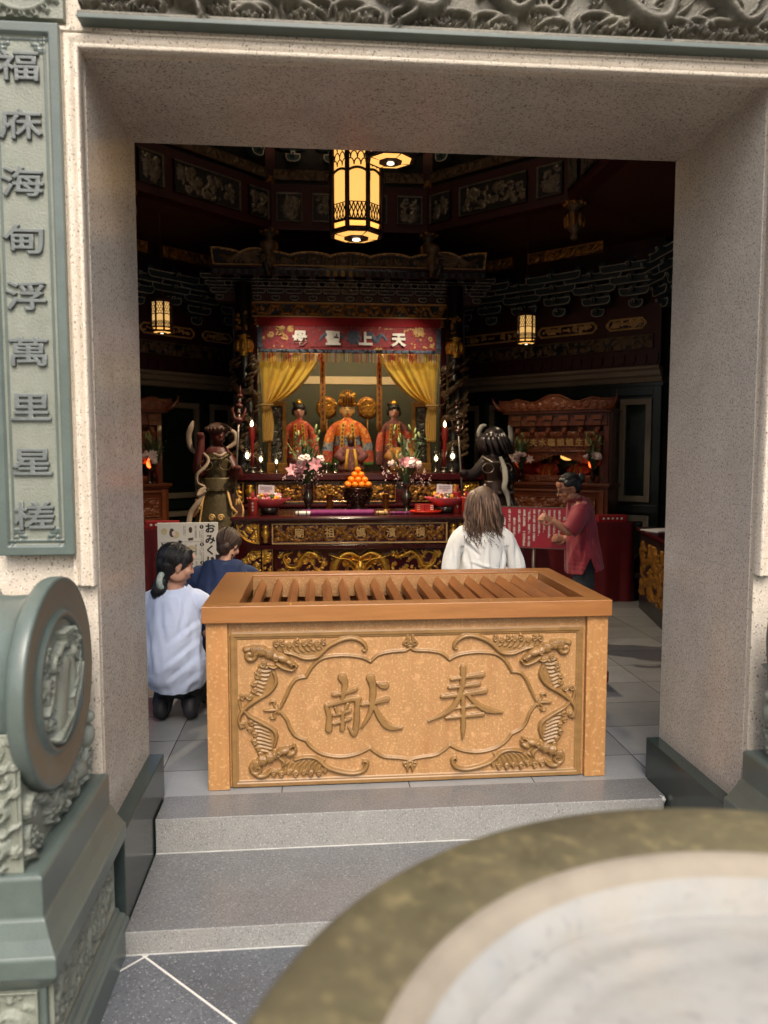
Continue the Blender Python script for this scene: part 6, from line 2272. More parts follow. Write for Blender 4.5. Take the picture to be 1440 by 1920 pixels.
# ================================================================ GUARDIAN STATUES
def guardian(label, Y, base, pal, P, group):
    """P: pixel survey of the pose at depth Y"""
    t = thing('guardian_statue', label, 'statue', base, 0, group)
    A = lambda u, v, dy=0.: at(u, v, Y + dy)
    skin, arm1, arm2, rib = pal
    k = Y / FPX
    f = Blob()
    hx, hv = P['head']
    f.sphere(A(hx, hv), (13 * k, 13.5 * k, 15 * k))
    f.sphere(A(hx + 2 * P['face'], hv + 8, -.04), (10 * k, 11 * k, 9 * k))
    f.sphere(A(hx + 4 * P['face'], hv - 4, -.065), (9 * k, 5 * k, 3 * k))
    f.sphere(A(hx + 6 * P['face'], hv + 3, -.085), (3.5 * k, 5 * k, 3.5 * k))
    f.sphere(A(hx + 6 * P['face'], hv + 10, -.075), (6 * k, 4 * k, 2.4 * k))
    f.sphere(A(hx - 12 * P['face'], hv + 2, -.01), (3 * k, 4 * k, 6 * k))
    f.limb([A(hx, hv + 10, .01), A(P['chest'][0], P['chest'][1] - 14)], (8 * k, 12 * k))
    f.limb([A(P['chest'][0], P['chest'][1] - 8), A(*P['waist'])], (26 * k, 21 * k), flat=.75)
    f.limb([A(*P['waist']), A(P['waist'][0], P['waist'][1] + 60, 0)], (22 * k, 24 * k), flat=.8)
    for arm in P['arms']:
        f.limb([A(*p) for p in arm], [r * k for r in (11, 11, 10, 8, 7)][:len(arm)])
        e = A(*arm[-1])
        for i in range(4):      # knuckled fist fingers
            f.limb([e + Vector(((i - 1.5) * .016, -.02, .02)), e + Vector(((i - 1.5) * .016, -.05, .03)), e + Vector(((i - 1.5) * .016, -.055, .0))], (.012, .011, .009), n=3)
        f.limb([e + Vector((-.03, -.01, 0)), e + Vector((-.035, -.045, .02))], (.013, .010), n=3)
    for s_ in (-1, 1):
        u = P['waist'][0] + s_ * 14
        q0 = A(u, P['waist'][1] + 40)
        f.limb([q0, Vector((q0.x, Y - .02, base[2] + .45)), Vector((q0.x + s_ * .03, Y + .02, base[2] + .12)), Vector((q0.x + s_ * .04, Y - .12, base[2] + .06))], (.12, .10, .07, .06))
    f.fuse(.012, 3)
    f.build('body', M[skin], t)
    # armour: cuirass, girdle, layered skirts
    c = A(*P['chest'])
    w_ = A(*P['waist'])
    f = MB()
    rows = []
    for j in range(12):
        tt = j / 11
        p = c.lerp(w_, tt) + Vector((0, 0, .09 * (1 - tt)))
        a = (.168 - .05 * math.sin(tt * PI * .55)) * (1 if tt > .12 else .80)
        rows.append([(p.x + a * math.cos(2 * PI * i / 40), p.y + .8 * a * math.sin(2 * PI * i / 40) - (.02 * math.exp(-((i - 24) / 3) ** 2) + .02 * math.exp(-((i - 36) / 3) ** 2)) * (1 - tt), p.z) for i in range(40)])
    f.sheet(rows, closed=True)
    f.build('cuirass', M[arm1], t)
    f = MB()
    f.tube([(c.x - .14, c.y - .05, c.z + .09), (c.x - .05, c.y - .15, c.z + .03), (c.x + .05, c.y - .15, c.z + .03), (c.x + .14, c.y - .05, c.z + .09)], .016, 8)
    for s_ in (-1, 1):
        f.tube([(c.x + s_ * (.02 + .075 + .06 * math.cos(a)), c.y - .15, c.z - .03 + .05 * math.sin(a)) for a in np.linspace(0, 6.283, 20)], .007, 6)
        f.sphere((w_.x + s_ * .13, w_.y - .08, w_.z + .05), (.035, .035, .05))
    f.tube([(w_.x + .165 * math.cos(a), w_.y + .14 * math.sin(a), w_.z) for a in np.linspace(0, 6.283, 30)], .02, 8)
    for i in range(9):
        a = PI + i * PI / 8
        f.box(w_.x + .185 * math.cos(a) - .015, w_.x + .185 * math.cos(a) + .015, w_.y + .16 * math.sin(a) - .012, w_.y + .16 * math.sin(a) + .01, w_.z - .014, w_.z + .014)
    f.build('girdle', M[arm1 if rib == 'ivory' else 'iron'], t, bevel=.003)
    for nm, m_, z0, z1, ra, rb, a0, a1 in (('skirt', arm2, .0, -.46, .15, .215, 0, 2 * PI), ('apron', arm1, -.01, -.56, .165, .24, R(225), R(318)), ('tasset', arm2, 0, -.27, .175, .25, R(160), R(232)), ('tasset', arm2, 0, -.27, .175, .25, R(308), R(380)), ('belly_plate', arm1, .12, -.02, .168, .185, R(200), R(340))):
        f = MB()
        rows = []
        n = 40
        for j in range(10):
            tt = j / 9
            r_ = ra + (rb - ra) * tt
            row = []
            for i in range(n + 1):
                a = a0 + (a1 - a0) * i / n
                edge = math.sin(PI * i / n)
                zz = z0 + (z1 - z0) * tt * ((.65 + .35 * edge) if nm != 'skirt' else (1 + .05 * math.sin(a * 9)))
                row.append((w_.x + r_ * math.cos(a), w_.y + r_ * .85 * math.sin(a), w_.z + zz))
            rows.append(row)
        f.sheet(rows)
        if nm in ('tasset', 'apron'):
            f.tube(rows[-1][::2], .010, 6, 1)
            f.tube([r[0] for r in rows], .008, 6, 1)
            f.tube([r[-1] for r in rows], .008, 6, 1)
            am = (a0 + a1) / 2
            for sgn in (-1, 1):
                pts = [(w_.x + (ra + .04) * math.cos(am + sgn * .22 + .16 * (1 - k_ / 20) * math.cos(k_ * .55)), w_.y + (ra + .045) * .87 * math.sin(am + sgn * .22 + .16 * (1 - k_ / 20) * math.cos(k_ * .55)) - .015, w_.z + z1 * .5 + .035 * (1 - k_ / 20) * math.sin(k_ * .55)) for k_ in range(20)]
                f.tube(pts, .005, 5, 1)
        f.build(nm, [M[m_], M['trim_gold' if rib == 'ivory' else 'iron']], t, thick=.012)
    for pts, r_, fl in P['ribbons']:
        f = MB()
        f.tube(crom([A(*p) for p in pts], 6), [r_ * k * .5, r_ * k, r_ * k, r_ * k, r_ * k * .4], 8, flat=.012)
        f.build('ribbon', M[rib], t)
    f = MB()
    hd = A(hx, hv)
    if P['hat'] == 'band':
        f.lathe([(.105, .03), (.118, .05), (.12, .08), (.105, .10), (.075, .12), (.02, .135), (0, .137)], hd + Vector((0, .01, -.01)), 20)
        for i in range(10):
            a = PI + i * PI / 9
            f.sphere(hd + Vector((.12 * math.cos(a), .12 * math.sin(a), .055)), (.018, .014, .022))
        f.build('headband', M['armor_brown'], t)
    else:
        q = random.Random(2)
        f.sphere(hd + Vector((.02, .02, .03)), (.125, .125, .12))
        for i in range(40):
            a = q.uniform(0, 2 * PI)
            p0 = hd + Vector((.1 * math.cos(a), .1 * math.sin(a), .06))
            f.tube([p0, p0 + Vector((.05 * math.cos(a), .05 * math.sin(a), -.06)), p0 + Vector((.07 * math.cos(a) + .05, .07 * math.sin(a), -.2))], [.03, .03, .008], 6)
        f.build('hair', M['dark_skin'], t)
    f = MB()
    f.box(base[0] - .36, base[0] + .36, Y - .32, Y + .32, -.002, base[2] * .45)
    f.box(base[0] - .30, base[0] + .30, Y - .27, Y + .27, base[2] * .45, base[2])
    f.build('plinth', M['wall_green'], t, bevel=.015)
    wc(t)
    return t


guardian('red-skinned armoured guardian statue with a raised hand and pale ribbons', 8.0, (-1.47, 8.0, .24), ('red_skin', 'armor', 'armor_brown', 'ivory'),
         dict(head=(409, 815), face=1, chest=(408, 866), waist=(408, 917), hat='band',
              arms=[[(390, 858), (376, 884, -.06), (372, 870, -.10), (376, 838, -.12), (377, 818, -.12)], [(428, 858), (440, 884, -.05), (446, 890, -.12), (446, 880, -.16)]],
              ribbons=[([(366, 850, .05), (357, 838, .05), (354, 818, .05), (358, 802, .05), (362, 790, .08)], 5, 1), ([(382, 850, -.14), (390, 862, -.17), (384, 876, -.2), (370, 890, -.2), (370, 905, -.2), (384, 912, -.18)], 4.5, 1),
                       ([(386, 914, -.2), (376, 922, -.22), (374, 930, -.24), (386, 920, -.24)], 5, 1), ([(382, 924, -.22), (372, 942, -.24), (358, 962, -.24), (354, 985, -.24), (358, 1010, -.2)], 5, 1),
                       ([(422, 818, .08), (428, 808, .08), (440, 812, .08), (442, 828, .08), (430, 838, .08), (418, 842, .06)], 4, 1), ([(400, 850, -.12), (412, 855, -.16), (424, 848, -.12)], 3, 1)]), 'guardian statues flanking the altar')
guardian('blackened armoured guardian statue seen past the white-bloused person, with grey ribbons', 8.0, (1.50, 8.0, .24), ('dark_skin', 'armor_dark', 'armor_dark', 'grey_ribbon'),
         dict(head=(924, 826), face=-1, chest=(926, 872), waist=(930, 922), hat='hair',
              arms=[[(908, 866), (894, 884, -.06), (884, 890, -.10), (868, 888, -.12)], [(946, 862), (958, 886, .04), (954, 906, .0), (944, 915, -.06)]],
              ribbons=[([(912, 838, .06), (900, 830, .06), (897, 814, .06), (904, 800, .06), (912, 798, .06)], 5, 1), ([(948, 848, .06), (957, 832, .06), (958, 812, .06), (954, 798, .06)], 5, 1),
                       ([(938, 856, -.15), (946, 878, -.18), (948, 900, -.2), (946, 915, -.2), (952, 930, -.2), (956, 960, -.2)], 6, 1)]), 'guardian statues flanking the altar')
for lb, p0, p1, Y, extra in (('halberd with a red and gold head held by the red guardian', (450, 742), (437, 1000), 7.86, 'red'), ('slim iron halberd held by the blackened guardian', (857, 765), (872, 1010), 7.88, 'iron')):
    a, b = at(*p0, Y), at(*p1, Y)
    t = thing('halberd', lb, 'halberd', (b.x, b.y, b.z))
    d = (a - b).normalized()
    MB().tube([b, a], .011, 8).build('shaft', M['iron'], t)
    f = MB()
    for s_, r_ in ((.0, .03), (-.06, .02), (-.10, .034), (-.17, .02), (-.24, .045)):
        f.sphere(a + d * s_, (r_, r_, r_ * .7))
    f.tube([a, a + d * .10], [.016, .003], 8)
    for s_ in (-1, 1):
        f.tube([a - d * .22, a - d * .24 + Vector((s_ * .045, 0, .02)), a - d * .17 + Vector((s_ * .065, 0, .04)), a - d * .12 + Vector((s_ * .05, 0, 0))], [.012, .015, .010, .004], 8)
    f.build('head', M['red_skin' if extra == 'red' else 'bronze_dark'], t)
    wc(t)

# ================================================================ FURNITURE AND SIGNS IN THE HALL
t = thing('kneeling_bench', 'long low red vinyl kneeling bench behind the offering box', 'bench', (.17, 5.15, 0))
MB().box(-1.20, 1.545, 4.94, 5.40, .06, .15).build('cushion', M['red_box'], t, bevel=.018)
MB().box(-1.17, 1.515, 4.97, 5.37, -.005, .06).build('base', M['lacquer_black'], t)
wc(t)
for nm, lb, x0, x1, y0, y1, h in (('offering_table', 'table draped to the floor in dark red cloth beneath the lettered side altar', 1.75, 3.0, 8.0, 8.5, .86), ('offering_table', 'table draped in dark red cloth behind the fortune instruction board', -2.4, -1.62, 7.7, 8.2, .86)):
    t = thing(nm, lb, 'table', ((x0 + x1) / 2, (y0 + y1) / 2, 0), 0, 'red draped tables')
    f = MB()
    rows = []
    n = 120
    for j in range(10):
        row = []
        for i in range(n):
            s_ = i / n * 4
            e = int(s_)
            u = s_ - e
            px, py = ((x0 + (x1 - x0) * u, y0), (x1, y0 + (y1 - y0) * u), (x1 - (x1 - x0) * u, y1), (x0, y1 - (y1 - y0) * u))[e]
            nx_, ny_ = ((0, -1), (1, 0), (0, 1), (-1, 0))[e]
            k = (1 - j / 9) * .012 * (1 + math.sin(i * .9) + .5 * math.sin(i * 2.3))
            row.append((px + nx_ * k, py + ny_ * k, h * j / 9))
        rows.append(row)
    f.sheet(rows, closed=True)
    f.bm.faces.new([f.bm.verts.new((x, y, h)) for x, y in ((x0, y0), (x1, y0), (x1, y1), (x0, y1))])
    f.build('drape', M['red_box'], t)
    wc(t)
    x = x1 - .22 if x0 > 0 else x0 + .45
    t = thing('red_box', 'small red box with pale marks on the %s draped table' % ('right' if x0 > 0 else 'left'), 'box', (x, y0 + .1, h), 0, 'red boxes on the draped tables')
    MB().box(-.16, .16, -.05, .05, .001, .075).build('box_body', M['red_cloth'], t, bevel=.004)
    f = MB()
    for k in range(5):
        f.box(-.11 + k * .05, -.09 + k * .05, -.053, -.0505, .03, .05)
    f.build('marks', M['thread_white'], t)
t = thing('red_stool', 'small red block stool on the floor beyond the woman in red', 'stool', (3.12, 8.55, 0))
MB().box(-.09, .09, -.12, .12, -.003, .2).build('stool_body', M['red_cloth'], t, bevel=.01)
t = thing('carved_counter', 'dark counter with carved gilt side by the right stone jamb', 'counter', (3.05, 7.0, 0), R(-12))
MB().box(-.26, .30, -.75, .62, -.003, .80).build('body', M['lacquer_black'], t, bevel=.01)
MB().box(-.30, .32, -.79, .66, .805, .845).build('top', M['lacquer'], t, bevel=.01)
rf = Relief(-.55, .68, .16, .72, .012)
rf.filler(240, 60, .04, .12, .03, None, 'l')
rf.filler(241, 60, .03, .07, .03, None, 'slb')
rf.build('carving', [M['lacquer_black'], M['gold_dark']], t, loc=(-.262, 0, 0), rot=(0, 0, R(-90)), depth=.004, thr=.014)
t = thing('paper_sheet', 'white sheets of paper lying on the dark carved counter', 'paper', (2.98, 7.30, .846), R(20))
MB().box(-.16, .16, -.12, .12, 0, .006).build('sheets', M['white_paper'], t)

# red notice on a stand
t = thing('notice_stand', 'red notice board of white vertical Japanese writing on a metal stand', 'sign', (1.405, 6.32, 0), R(-24))
W, Z0, Z1 = .275, .815, 1.155
MB().box(-W, W, -.008, .008, Z0, Z1).build('board', M['red_board'], t)
f = MB()
f.box(-W - .026, -W, -.012, .012, Z0, Z1)
f.box(W, W + .034, -.012, .012, Z0, Z1)
f.box(-W - .026, W + .034, -.013, .011, Z1, Z1 + .006, 1)
f.box(-W - .026, W + .034, -.013, .011, Z0 - .006, Z0, 1)
f.build('frame', [M['board_white'], M['iron']], t)
cols = [('　　参拝　方法は', .2), ('本殿をお参りの場合は、拝礼台にひざ', .0), ('まずきお辞儀をして三拝を行い、自', .0), ('分の名前、住所、生年月日を神様', .0), ('につげ、お祈りください。', .0), ('最後に一礼をして終わります。', .0),
        ('正面　天上聖母　家内安全　交通安全', .0), ('　　　（海の神）　商売繁盛　学業成就', .0), ('　　　　　　　　　良縁祈願　一切成就', .0), ('右側　註生娘娘　子宝の神様', .0), ('　　　臨水夫人　安産の神様', .0), ('左側　月下老人　縁結びの神様', .0), ('　　　文昌帝君　学問の神様', .0)]
ls = []
for i, (s_, _) in enumerate(cols):
    x = W - .022 - i * (2 * W - .05) / 12
    o = text('\n'.join(s_), .0215, M['thread_white'], 'writing', t, (x, -.0095, (Z0 + Z1) / 2), depth=.0006, bold=.0006, space=.72)
    zmax = max(v.co.y for v in o.data.vertices)
    o.location.z = Z1 - .016 - zmax - (.018 if s_[0] == '　' else 0) * sum(1 for c in s_ if c == '　' and s_.startswith('　'))
    zmin = min(v.co.y for v in o.data.vertices) + o.location.z
    if zmin < Z0 + .01:
        k = (Z1 - .026 - Z0) / (zmax - (zmin - o.location.z))
        for v in o.data.vertices:
            v.co.y *= k
        o.location.z = Z1 - .016 - zmax * k
    ls.append(o)
merge_meshes(ls, 'writing')
f = MB()
f.tube([(0, .02, 0.02), (0, .02, Z0 + .1)], .016, 10)
f.lathe([(.17, 0), (.175, .008), (.16, .018), (.03, .03)], (0, .02, 0), 24)
f.build('post', M['iron'], t)

# fortune instruction board, lettering down the right side and small drawings
t = thing('instruction_board', 'white board of brush lettering and small drawings behind the kneeling pair', 'sign', (-1.40, 5.95, 0), R(4))
MB().box(-.225, .225, -.010, .010, .34, 1.085).build('panel', M['board_white'], t, bevel=.002)
big = [text(c, .078, M['ink'], 'character', t, (.165, -.0115, 1.035 - i * .084), depth=.001, bold=.0025) for i, c in enumerate('おみくじ手順')]
f = MB()
q = random.Random(8)
rowz = (1.02, .885, .745, .60)
for i, z in enumerate(rowz):
    f.lathe([(.0, 0), (.0155, 0), (.0155, .001)], (0, 0, 0), 18)
    f.bm.verts.ensure_lookup_table()
    for v in f.bm.verts[-54:]:
        v.co = Vector((.103 + v.co.x, -.0108 - v.co.z, z + .032 + v.co.y))
    f.box(-.21, .11, -.0106, -.0100, z - .082, z - .080, 1)
    for cxx, n_ in ((.112, 13), (.099, 11), (.088, 8), (.062, 12), (.055, 12), (-.02, 10), (-.03, 9)):
        for k in range(n_):
            if q.random() < .12:
                continue
            f.box(cxx - .0028, cxx + .0028, -.0108, -.0101, z + (.008 if cxx > .08 else .04) - k * .0078 - .0046, z + (.008 if cxx > .08 else .04) - k * .0078, 1)
f.build('small_print', [M['ink'], M['ink_grey']], t)
nm_ = [text(c, .022, M['board_white'], 'numeral', t, (.103, -.0122, z + .032), depth=.0004, bold=.001) for c, z in zip('1234', rowz)]
SK = [M['sketch_tan'], M['sketch_brown'], M['sketch_red'], M['petal_white']]


def dr(pts, y0, y1, m):
    MB().prism(pts, y0, y1).build('drawing', SK[m], t)


fl = lambda pts, m: dr(pts, -.0116, -.0102, m)
ell = lambda x, z, a, b: [(x + a * math.cos(k * PI / 8), z + b * math.sin(k * PI / 8)) for k in range(16)]
fl(ell(-.175, 1.02, .022, .026), 0)
fl(ell(-.092, .995, .030, .028), 0)
dr(ell(-.118, 1.01, .019, .034), -.0122, -.0117, 1)
dr(ell(-.105, 1.005, .013, .019), -.0128, -.0123, 3)
dr(ell(.02, 1.03, .013, .024), -.0116, -.0102, 1)
dr([(.0, .965), (.04, .972), (.038, .952), (.004, .947)], -.0116, -.0102, 1)
dr([(-.2, .93), (-.19, .935), (-.165, .885), (-.175, .88)], -.0116, -.0102, 1)
for k in range(5):
    a = .6 + k * .4
    dr([(-.125 + .02 * math.cos(a), .885 + .02 * math.sin(a)), (-.125 + .036 * math.cos(a - .08), .885 + .036 * math.sin(a - .08)), (-.125 + .036 * math.cos(a + .08), .885 + .036 * math.sin(a + .08))], -.0116, -.0102, 2)
fl(ell(-.12, .872, .03, .016), 2)
fl(ell(.025, .89, .026, .022), 0)
fl(ell(.03, .862, .024, .006), 1)
fl(ell(-.13, .74, .04, .035), 0)
fl(ell(.02, .625, .010, .022), 1)
fl(ell(.043, .625, .010, .022), 1)
fl(ell(-.1, .6, .04, .03), 0)
f = MB()
for s_ in (-1, 1):
    f.tube([(s_ * .19, .012, .36), (s_ * .21, .10, 0)], .012, 8)
    f.tube([(s_ * .19, .012, .9), (s_ * .19, .4, 0)], .010, 8)
f.build('easel_leg', M['lacquer_black'], t)


# ================================================================ PEOPLE
def head_prims(b, m, s_=1.):
    """a head in its own space (face to -y) placed by matrix m"""
    r3 = m.to_3x3().to_4x4()

    def S(c, r):
        b.sphere(m @ Vector(c), tuple(x * s_ for x in r), 0, 16, rot=r3)
    S((0, .012, .03), (.072, .090, .088))
    S((0, -.022, -.045), (.056, .062, .058))
    S((0, -.055, -.088), (.024, .024, .020))
    S((0, -.070, .018), (.048, .022, .014))
    S((0, -.082, .055), (.045, .012, .03))
    for k in range(6):
        tt = k / 5
        S((0, -.086 - .020 * tt, .012 - .040 * tt), (.008 + .004 * tt, .010, .010))
    for x in (-1, 1):
        S((x * .013, -.092, -.032), (.008, .009, .007))
        S((x * .040, -.058, -.025), (.026, .026, .024))
        S((x * .074, .010, -.008), (.007, .020, .031))
        S((x * .078, .004, .010), (.008, .014, .012))
        S((x * .030, -.076, .000), (.016, .008, .007))
        S((x * .050, .0, -.06), (.016, .045, .03))
    S((0, -.083, -.054), (.022, .012, .007))
    S((0, -.081, -.064), (.020, .012, .007))


def hmat(c, yaw, pitch, s_=1., roll=0.):
    """yaw 0 looks to -y; +90 looks to +x"""
    return Matrix.Translation(c) @ RZ(yaw) @ RX(pitch) @ RY(roll) @ Matrix.Scale(s_, 4)


def face_parts(t, m, s_, skin_closed=True):
    f = MB()
    r3 = m.to_3x3().to_4x4()
    for x in (-1, 1):
        f.sphere(m @ Vector((x * .031, -.083, .004)), (.012 * s_, .004 * s_, .005 * s_), 0, 10, rot=r3)
        f.tube([m @ Vector((x * .015, -.090, .021)), m @ Vector((x * .032, -.088, .026)), m @ Vector((x * .048, -.076, .020))], .0025 * s_, 6)
    f.build('eye', M['ink'], t)
    f = MB()
    f.sphere(m @ Vector((0, -.092, -.058)), (.020 * s_, .006 * s_, .007 * s_), 0, 10, rot=r3)
    f.build('lip', M['lip'], t)


def fold(amp, kx, kz, seed=0.):
    def w_(p):
        n = noise.noise((p.x * kx + seed, p.y * kx, p.z * kz))
        n2 = noise.noise((p.x * kx * 2.3 + seed, p.y * kx * 2.3, p.z * kz * 1.7 + 5))
        return amp * (1 - 2 * abs(n)) + amp * .5 * n2
    return w_


def hand(b, c, m, s_=1., curl=.7, mirror=1):
    """palm, four unequal bent fingers and a side thumb; m = rotation, fingers run to -x, palm faces -z"""
    def T(v):
        return Vector(c) + m @ (Vector((v[0], v[1] * mirror, v[2])) * s_)
    for k in range(5):
        b.sphere(T((-.018 * k, 0, 0)), (.02 * s_, .032 * s_, .013 * s_), 0, 10, rot=m.to_4x4())
    for i, ln in enumerate((.066, .076, .070, .054)):
        y = -.030 + i * .0195
        p = Vector((-.078, y, 0))
        pts = [T(p)]
        a = 0.
        for sg in (.45, .32, .23):
            a += curl * (.9 + .12 * i)
            p = p + Vector((-math.cos(a) * ln * sg, 0, -math.sin(a) * ln * sg))
            pts.append(T(p))
        b.limb(pts, [.0095 * s_, .009 * s_, .0085 * s_, .0072 * s_], n=4)
    b.limb([T((-.012, -.028, 0)), T((-.042, -.052, -.008)), T((-.072, -.048, -.022)), T((-.090, -.034, -.034))], [.013 * s_, .011 * s_, .010 * s_, .008 * s_], n=4)


# ---- kneeling woman at the left, white shirt, seen from behind
t = thing('person', 'kneeling person in a loose pale white shirt, dark hair tied low with a scrunchie', 'person', (-1.27, 4.75, 0))
hm = hmat((-1.262, 4.655, .948), R(118), R(12), 1.02)
f = Blob()
head_prims(f, hm, 1.02)
f.limb([(-1.272, 4.675, .90), (-1.285, 4.665, .80), (-1.285, 4.66, .72)], (.052, .055, .08))
f.limb([(-1.285, 4.67, .70), (-1.28, 4.66, .5), (-1.27, 4.72, .3)], (.13, .13, .14), flat=.62)
for s_ in (-1, 1):
    f.limb([(-1.28 + s_ * .16, 4.67, .71), (-1.27 + s_ * .22, 4.75, .50), (-1.26 + s_ * .14, 4.95, .46), (-1.26 + s_ * .05, 5.03, .50)], (.045, .040, .036, .03))
    hand(f, (-1.26 + s_ * .05, 5.03, .52), (RZ(R(-90)) @ RX(R(90 * s_))).to_3x3(), 1, .3, s_)
    f.limb([(-1.27 + s_ * .09, 4.78, .27), (-1.27 + s_ * .11, 5.18, .23)], (.09, .07))
f.fuse(.007, 3)
f.build('body', M['skin'], t)
face_parts(t, hm, 1.02)
f = Blob()
f.limb([(-1.283, 4.668, .765), (-1.283, 4.655, .70), (-1.280, 4.625, .58), (-1.272, 4.605, .42), (-1.268, 4.63, .34), (-1.275, 4.66, .30)], (.085, .150, .162, .180, .190, .150), flat=.80)
f.sphere((-1.275, 4.64, .315), (.195, .165, .125))
for s_ in (-1, 1):
    f.limb([(-1.285 + s_ * .10, 4.66, .745), (-1.28 + s_ * .165, 4.67, .70), (-1.275 + s_ * .222, 4.70, .60), (-1.265 + s_ * .245, 4.74, .50)], (.06, .066, .064, .064))


def crease(p, segs, dep, wid):
    """pulled folds of cloth along lines in the x-z plane"""
    r = 0
    for (xa, za), (xb, zb) in segs:
        dx, dz = xb - xa, zb - za
        tt = ((p.x - xa) * dx + (p.z - za) * dz) / (dx * dx + dz * dz)
        if 0 < tt < 1:
            u = ((p.x - xa) * -dz + (p.z - za) * dx) / math.hypot(dx, dz)
            k = math.sin(PI * tt)
            r -= dep * k * math.exp(-(u / wid) ** 2)
            r += dep * .8 * k * math.exp(-((u - 1.8 * wid) / wid) ** 2)
    return r


def wr(p):
    g = fold(.020, 7, 2.4)(p) + fold(.011, 13, 5, 7)(p) - .016 * math.exp(-((abs(p.x + 1.275) - .168) / .012) ** 2) * (.4 < p.z < .68)
    drape = .010 * math.sin((p.x + 1.27) * 26 + 5 * p.z + 2 * math.sin(p.z * 7)) * max(0, min(1, (.62 - p.z) * 3)) * max(0, min(1, (p.z - .2) * 8))
    pull = .012 * math.exp(-((p.x + 1.10 - (.62 - p.z) * .35) / .02) ** 2) * (p.z > .35)
    cr = crease(p, (((-1.10, .66), (-1.32, .50)), ((-1.09, .56), (-1.36, .36)), ((-1.10, .46), (-1.33, .28)), ((-1.43, .66), (-1.36, .30)), ((-1.20, .78), (-1.23, .50)), ((-1.35, .78), (-1.31, .52)), ((-1.12, .36), (-1.24, .24))), .0065, .016) if p.y < 4.7 else 0
    return g * .6 + drape - pull + cr


f.fuse(.008, 5, cuts=(((0, 4.50, .205), (0, .10, -1)), ((-1.275, 4.66, .825), (0, -.2, 1))), wrinkle=wr)
f.tube([(-1.284 + .068 * math.cos(a), 4.664 + .060 * math.sin(a), .808 + .014 * math.sin(a)) for a in np.linspace(0, 6.283, 24)], .008, 8)
f.build('shirt', M['white_shirt'], t)
f = Blob()
f.sphere((-1.268, 4.76, .25), (.18, .17, .14))
for s_ in (-1, 1):
    f.limb([(-1.27 + s_ * .09, 4.78, .26), (-1.27 + s_ * .11, 5.16, .23)], (.10, .085))
    f.limb([(-1.27 + s_ * .11, 5.16, .22), (-1.275 + s_ * .09, 4.9, .19), (-1.285 + s_ * .085, 4.72, .10), (-1.285 + s_ * .085, 4.70, .06)], (.08, .07, .06, .05))
f.fuse(.01, 3, wrinkle=fold(.005, 9, 6))
f.build('trousers', M['trousers'], t)
f = Blob()
for s_ in (-1, 1):
    f.limb([(-1.285 + s_ * .085, 4.655, .11), (-1.285 + s_ * .088, 4.645, .06), (-1.285 + s_ * .09, 4.70, .035), (-1.285 + s_ * .09, 4.80, .03)], (.04, .046, .034, .034))
f.fuse(.008, 2)
f.build('shoe', M['shoe'], t)
f = Blob()


def hair_strands(b, m, s_, knot, n, seed, mats=(0,), thick=.0022):
    """combed strands lying over the skull and gathered at a knot (world point)"""
    q = random.Random(seed)
    C_ = Vector((0, .024, .040))
    Rr = Vector((.0845, .0975, .0935))
    kn = m.inverted() @ Vector(knot)
    e = Vector([(kn[i] - C_[i]) / Rr[i] for i in range(3)]).normalized()
    for i in range(n):
        th, el = q.uniform(-R(135), R(135)), q.uniform(R(8), R(80))
        if abs(th) < R(60):
            el = max(el, R(38))
        v = Vector((math.sin(th) * math.cos(el), -math.cos(th) * math.cos(el), math.sin(el)))
        k = q.uniform(1.0, 1.03)
        pts = []
        for j in range(7):
            dv = v.slerp(e, j / 6) if v.angle(e) < 3.0 else v
            pts.append(m @ (C_ + Vector([dv[i_] * Rr[i_] for i_ in range(3)]) * k))
        pts.append(Vector(knot) + Vector((q.uniform(-1, 1), q.uniform(-1, 1), q.uniform(-1, 1))) * .014)
        b.tube(crom(pts, 2), [thick * .6, thick, thick, thick * .7], 4, m=q.choice(mats))  # mixed strand tones paint a sheen into the hair


def hair_cap(b, m, s_, back=True):
    r3 = m.to_3x3().to_4x4()
    for c, r in (((0, .022, .042), (.081, .094, .090)), ((0, .05, .0), (.078, .066, .09)), ((0, -.03, .085), (.062, .052, .034)), ((-.05, -.02, .05), (.030, .056, .044)), ((.05, -.02, .05), (.030, .056, .044)), ((0, .06, -.05), (.058, .045, .05))):
        b.sphere(m @ Vector(c), tuple(x * s_ for x in r), 0, 18, rot=r3)


hair_cap(f, hm, 1.02)
for c, r in (((-1.333, 4.600, .865), .036), ((-1.345, 4.585, .845), .042), ((-1.352, 4.58, .815), .044), ((-1.352, 4.585, .785), .034)):
    f.sphere(c, r)
f.limb([(-1.352, 4.58, .80), (-1.37, 4.575, .76)], (.03, .012))
f.fuse(.006, 4)
hair_strands(f, hm, 1.02, (-1.328, 4.60, .868), 300, 5, (0, 0, 1))
q = random.Random(8)
for i in range(70):
    a = q.uniform(0, 6.3)
    f.tube([(-1.338 + .034 * math.cos(a), 4.588 + .034 * math.sin(a), .85), (-1.352 + .046 * math.cos(a), 4.578 + .044 * math.sin(a), .805), (-1.36 + .02 * math.cos(a), 4.575 + .02 * math.sin(a), .745 + .03 * q.random())], [.002, .0028, .001], 4, m=q.choice((0, 1)))
f.build('hair', [M['black_hair'], M['shoe']], t)  # shoe black doubles as the painted sheen tone
f = MB()
q = random.Random(3)
for i in range(26):
    a = i * .242
    f.sphere((-1.328 + .012 * math.cos(a), 4.592 + .042 * math.cos(a) - .012, .868 + .040 * math.sin(a)), (.019, .019, .016), 0, 8, rot=RX(a))
f.build('scrunchie', M['scrunchie'], t)
wc(t)

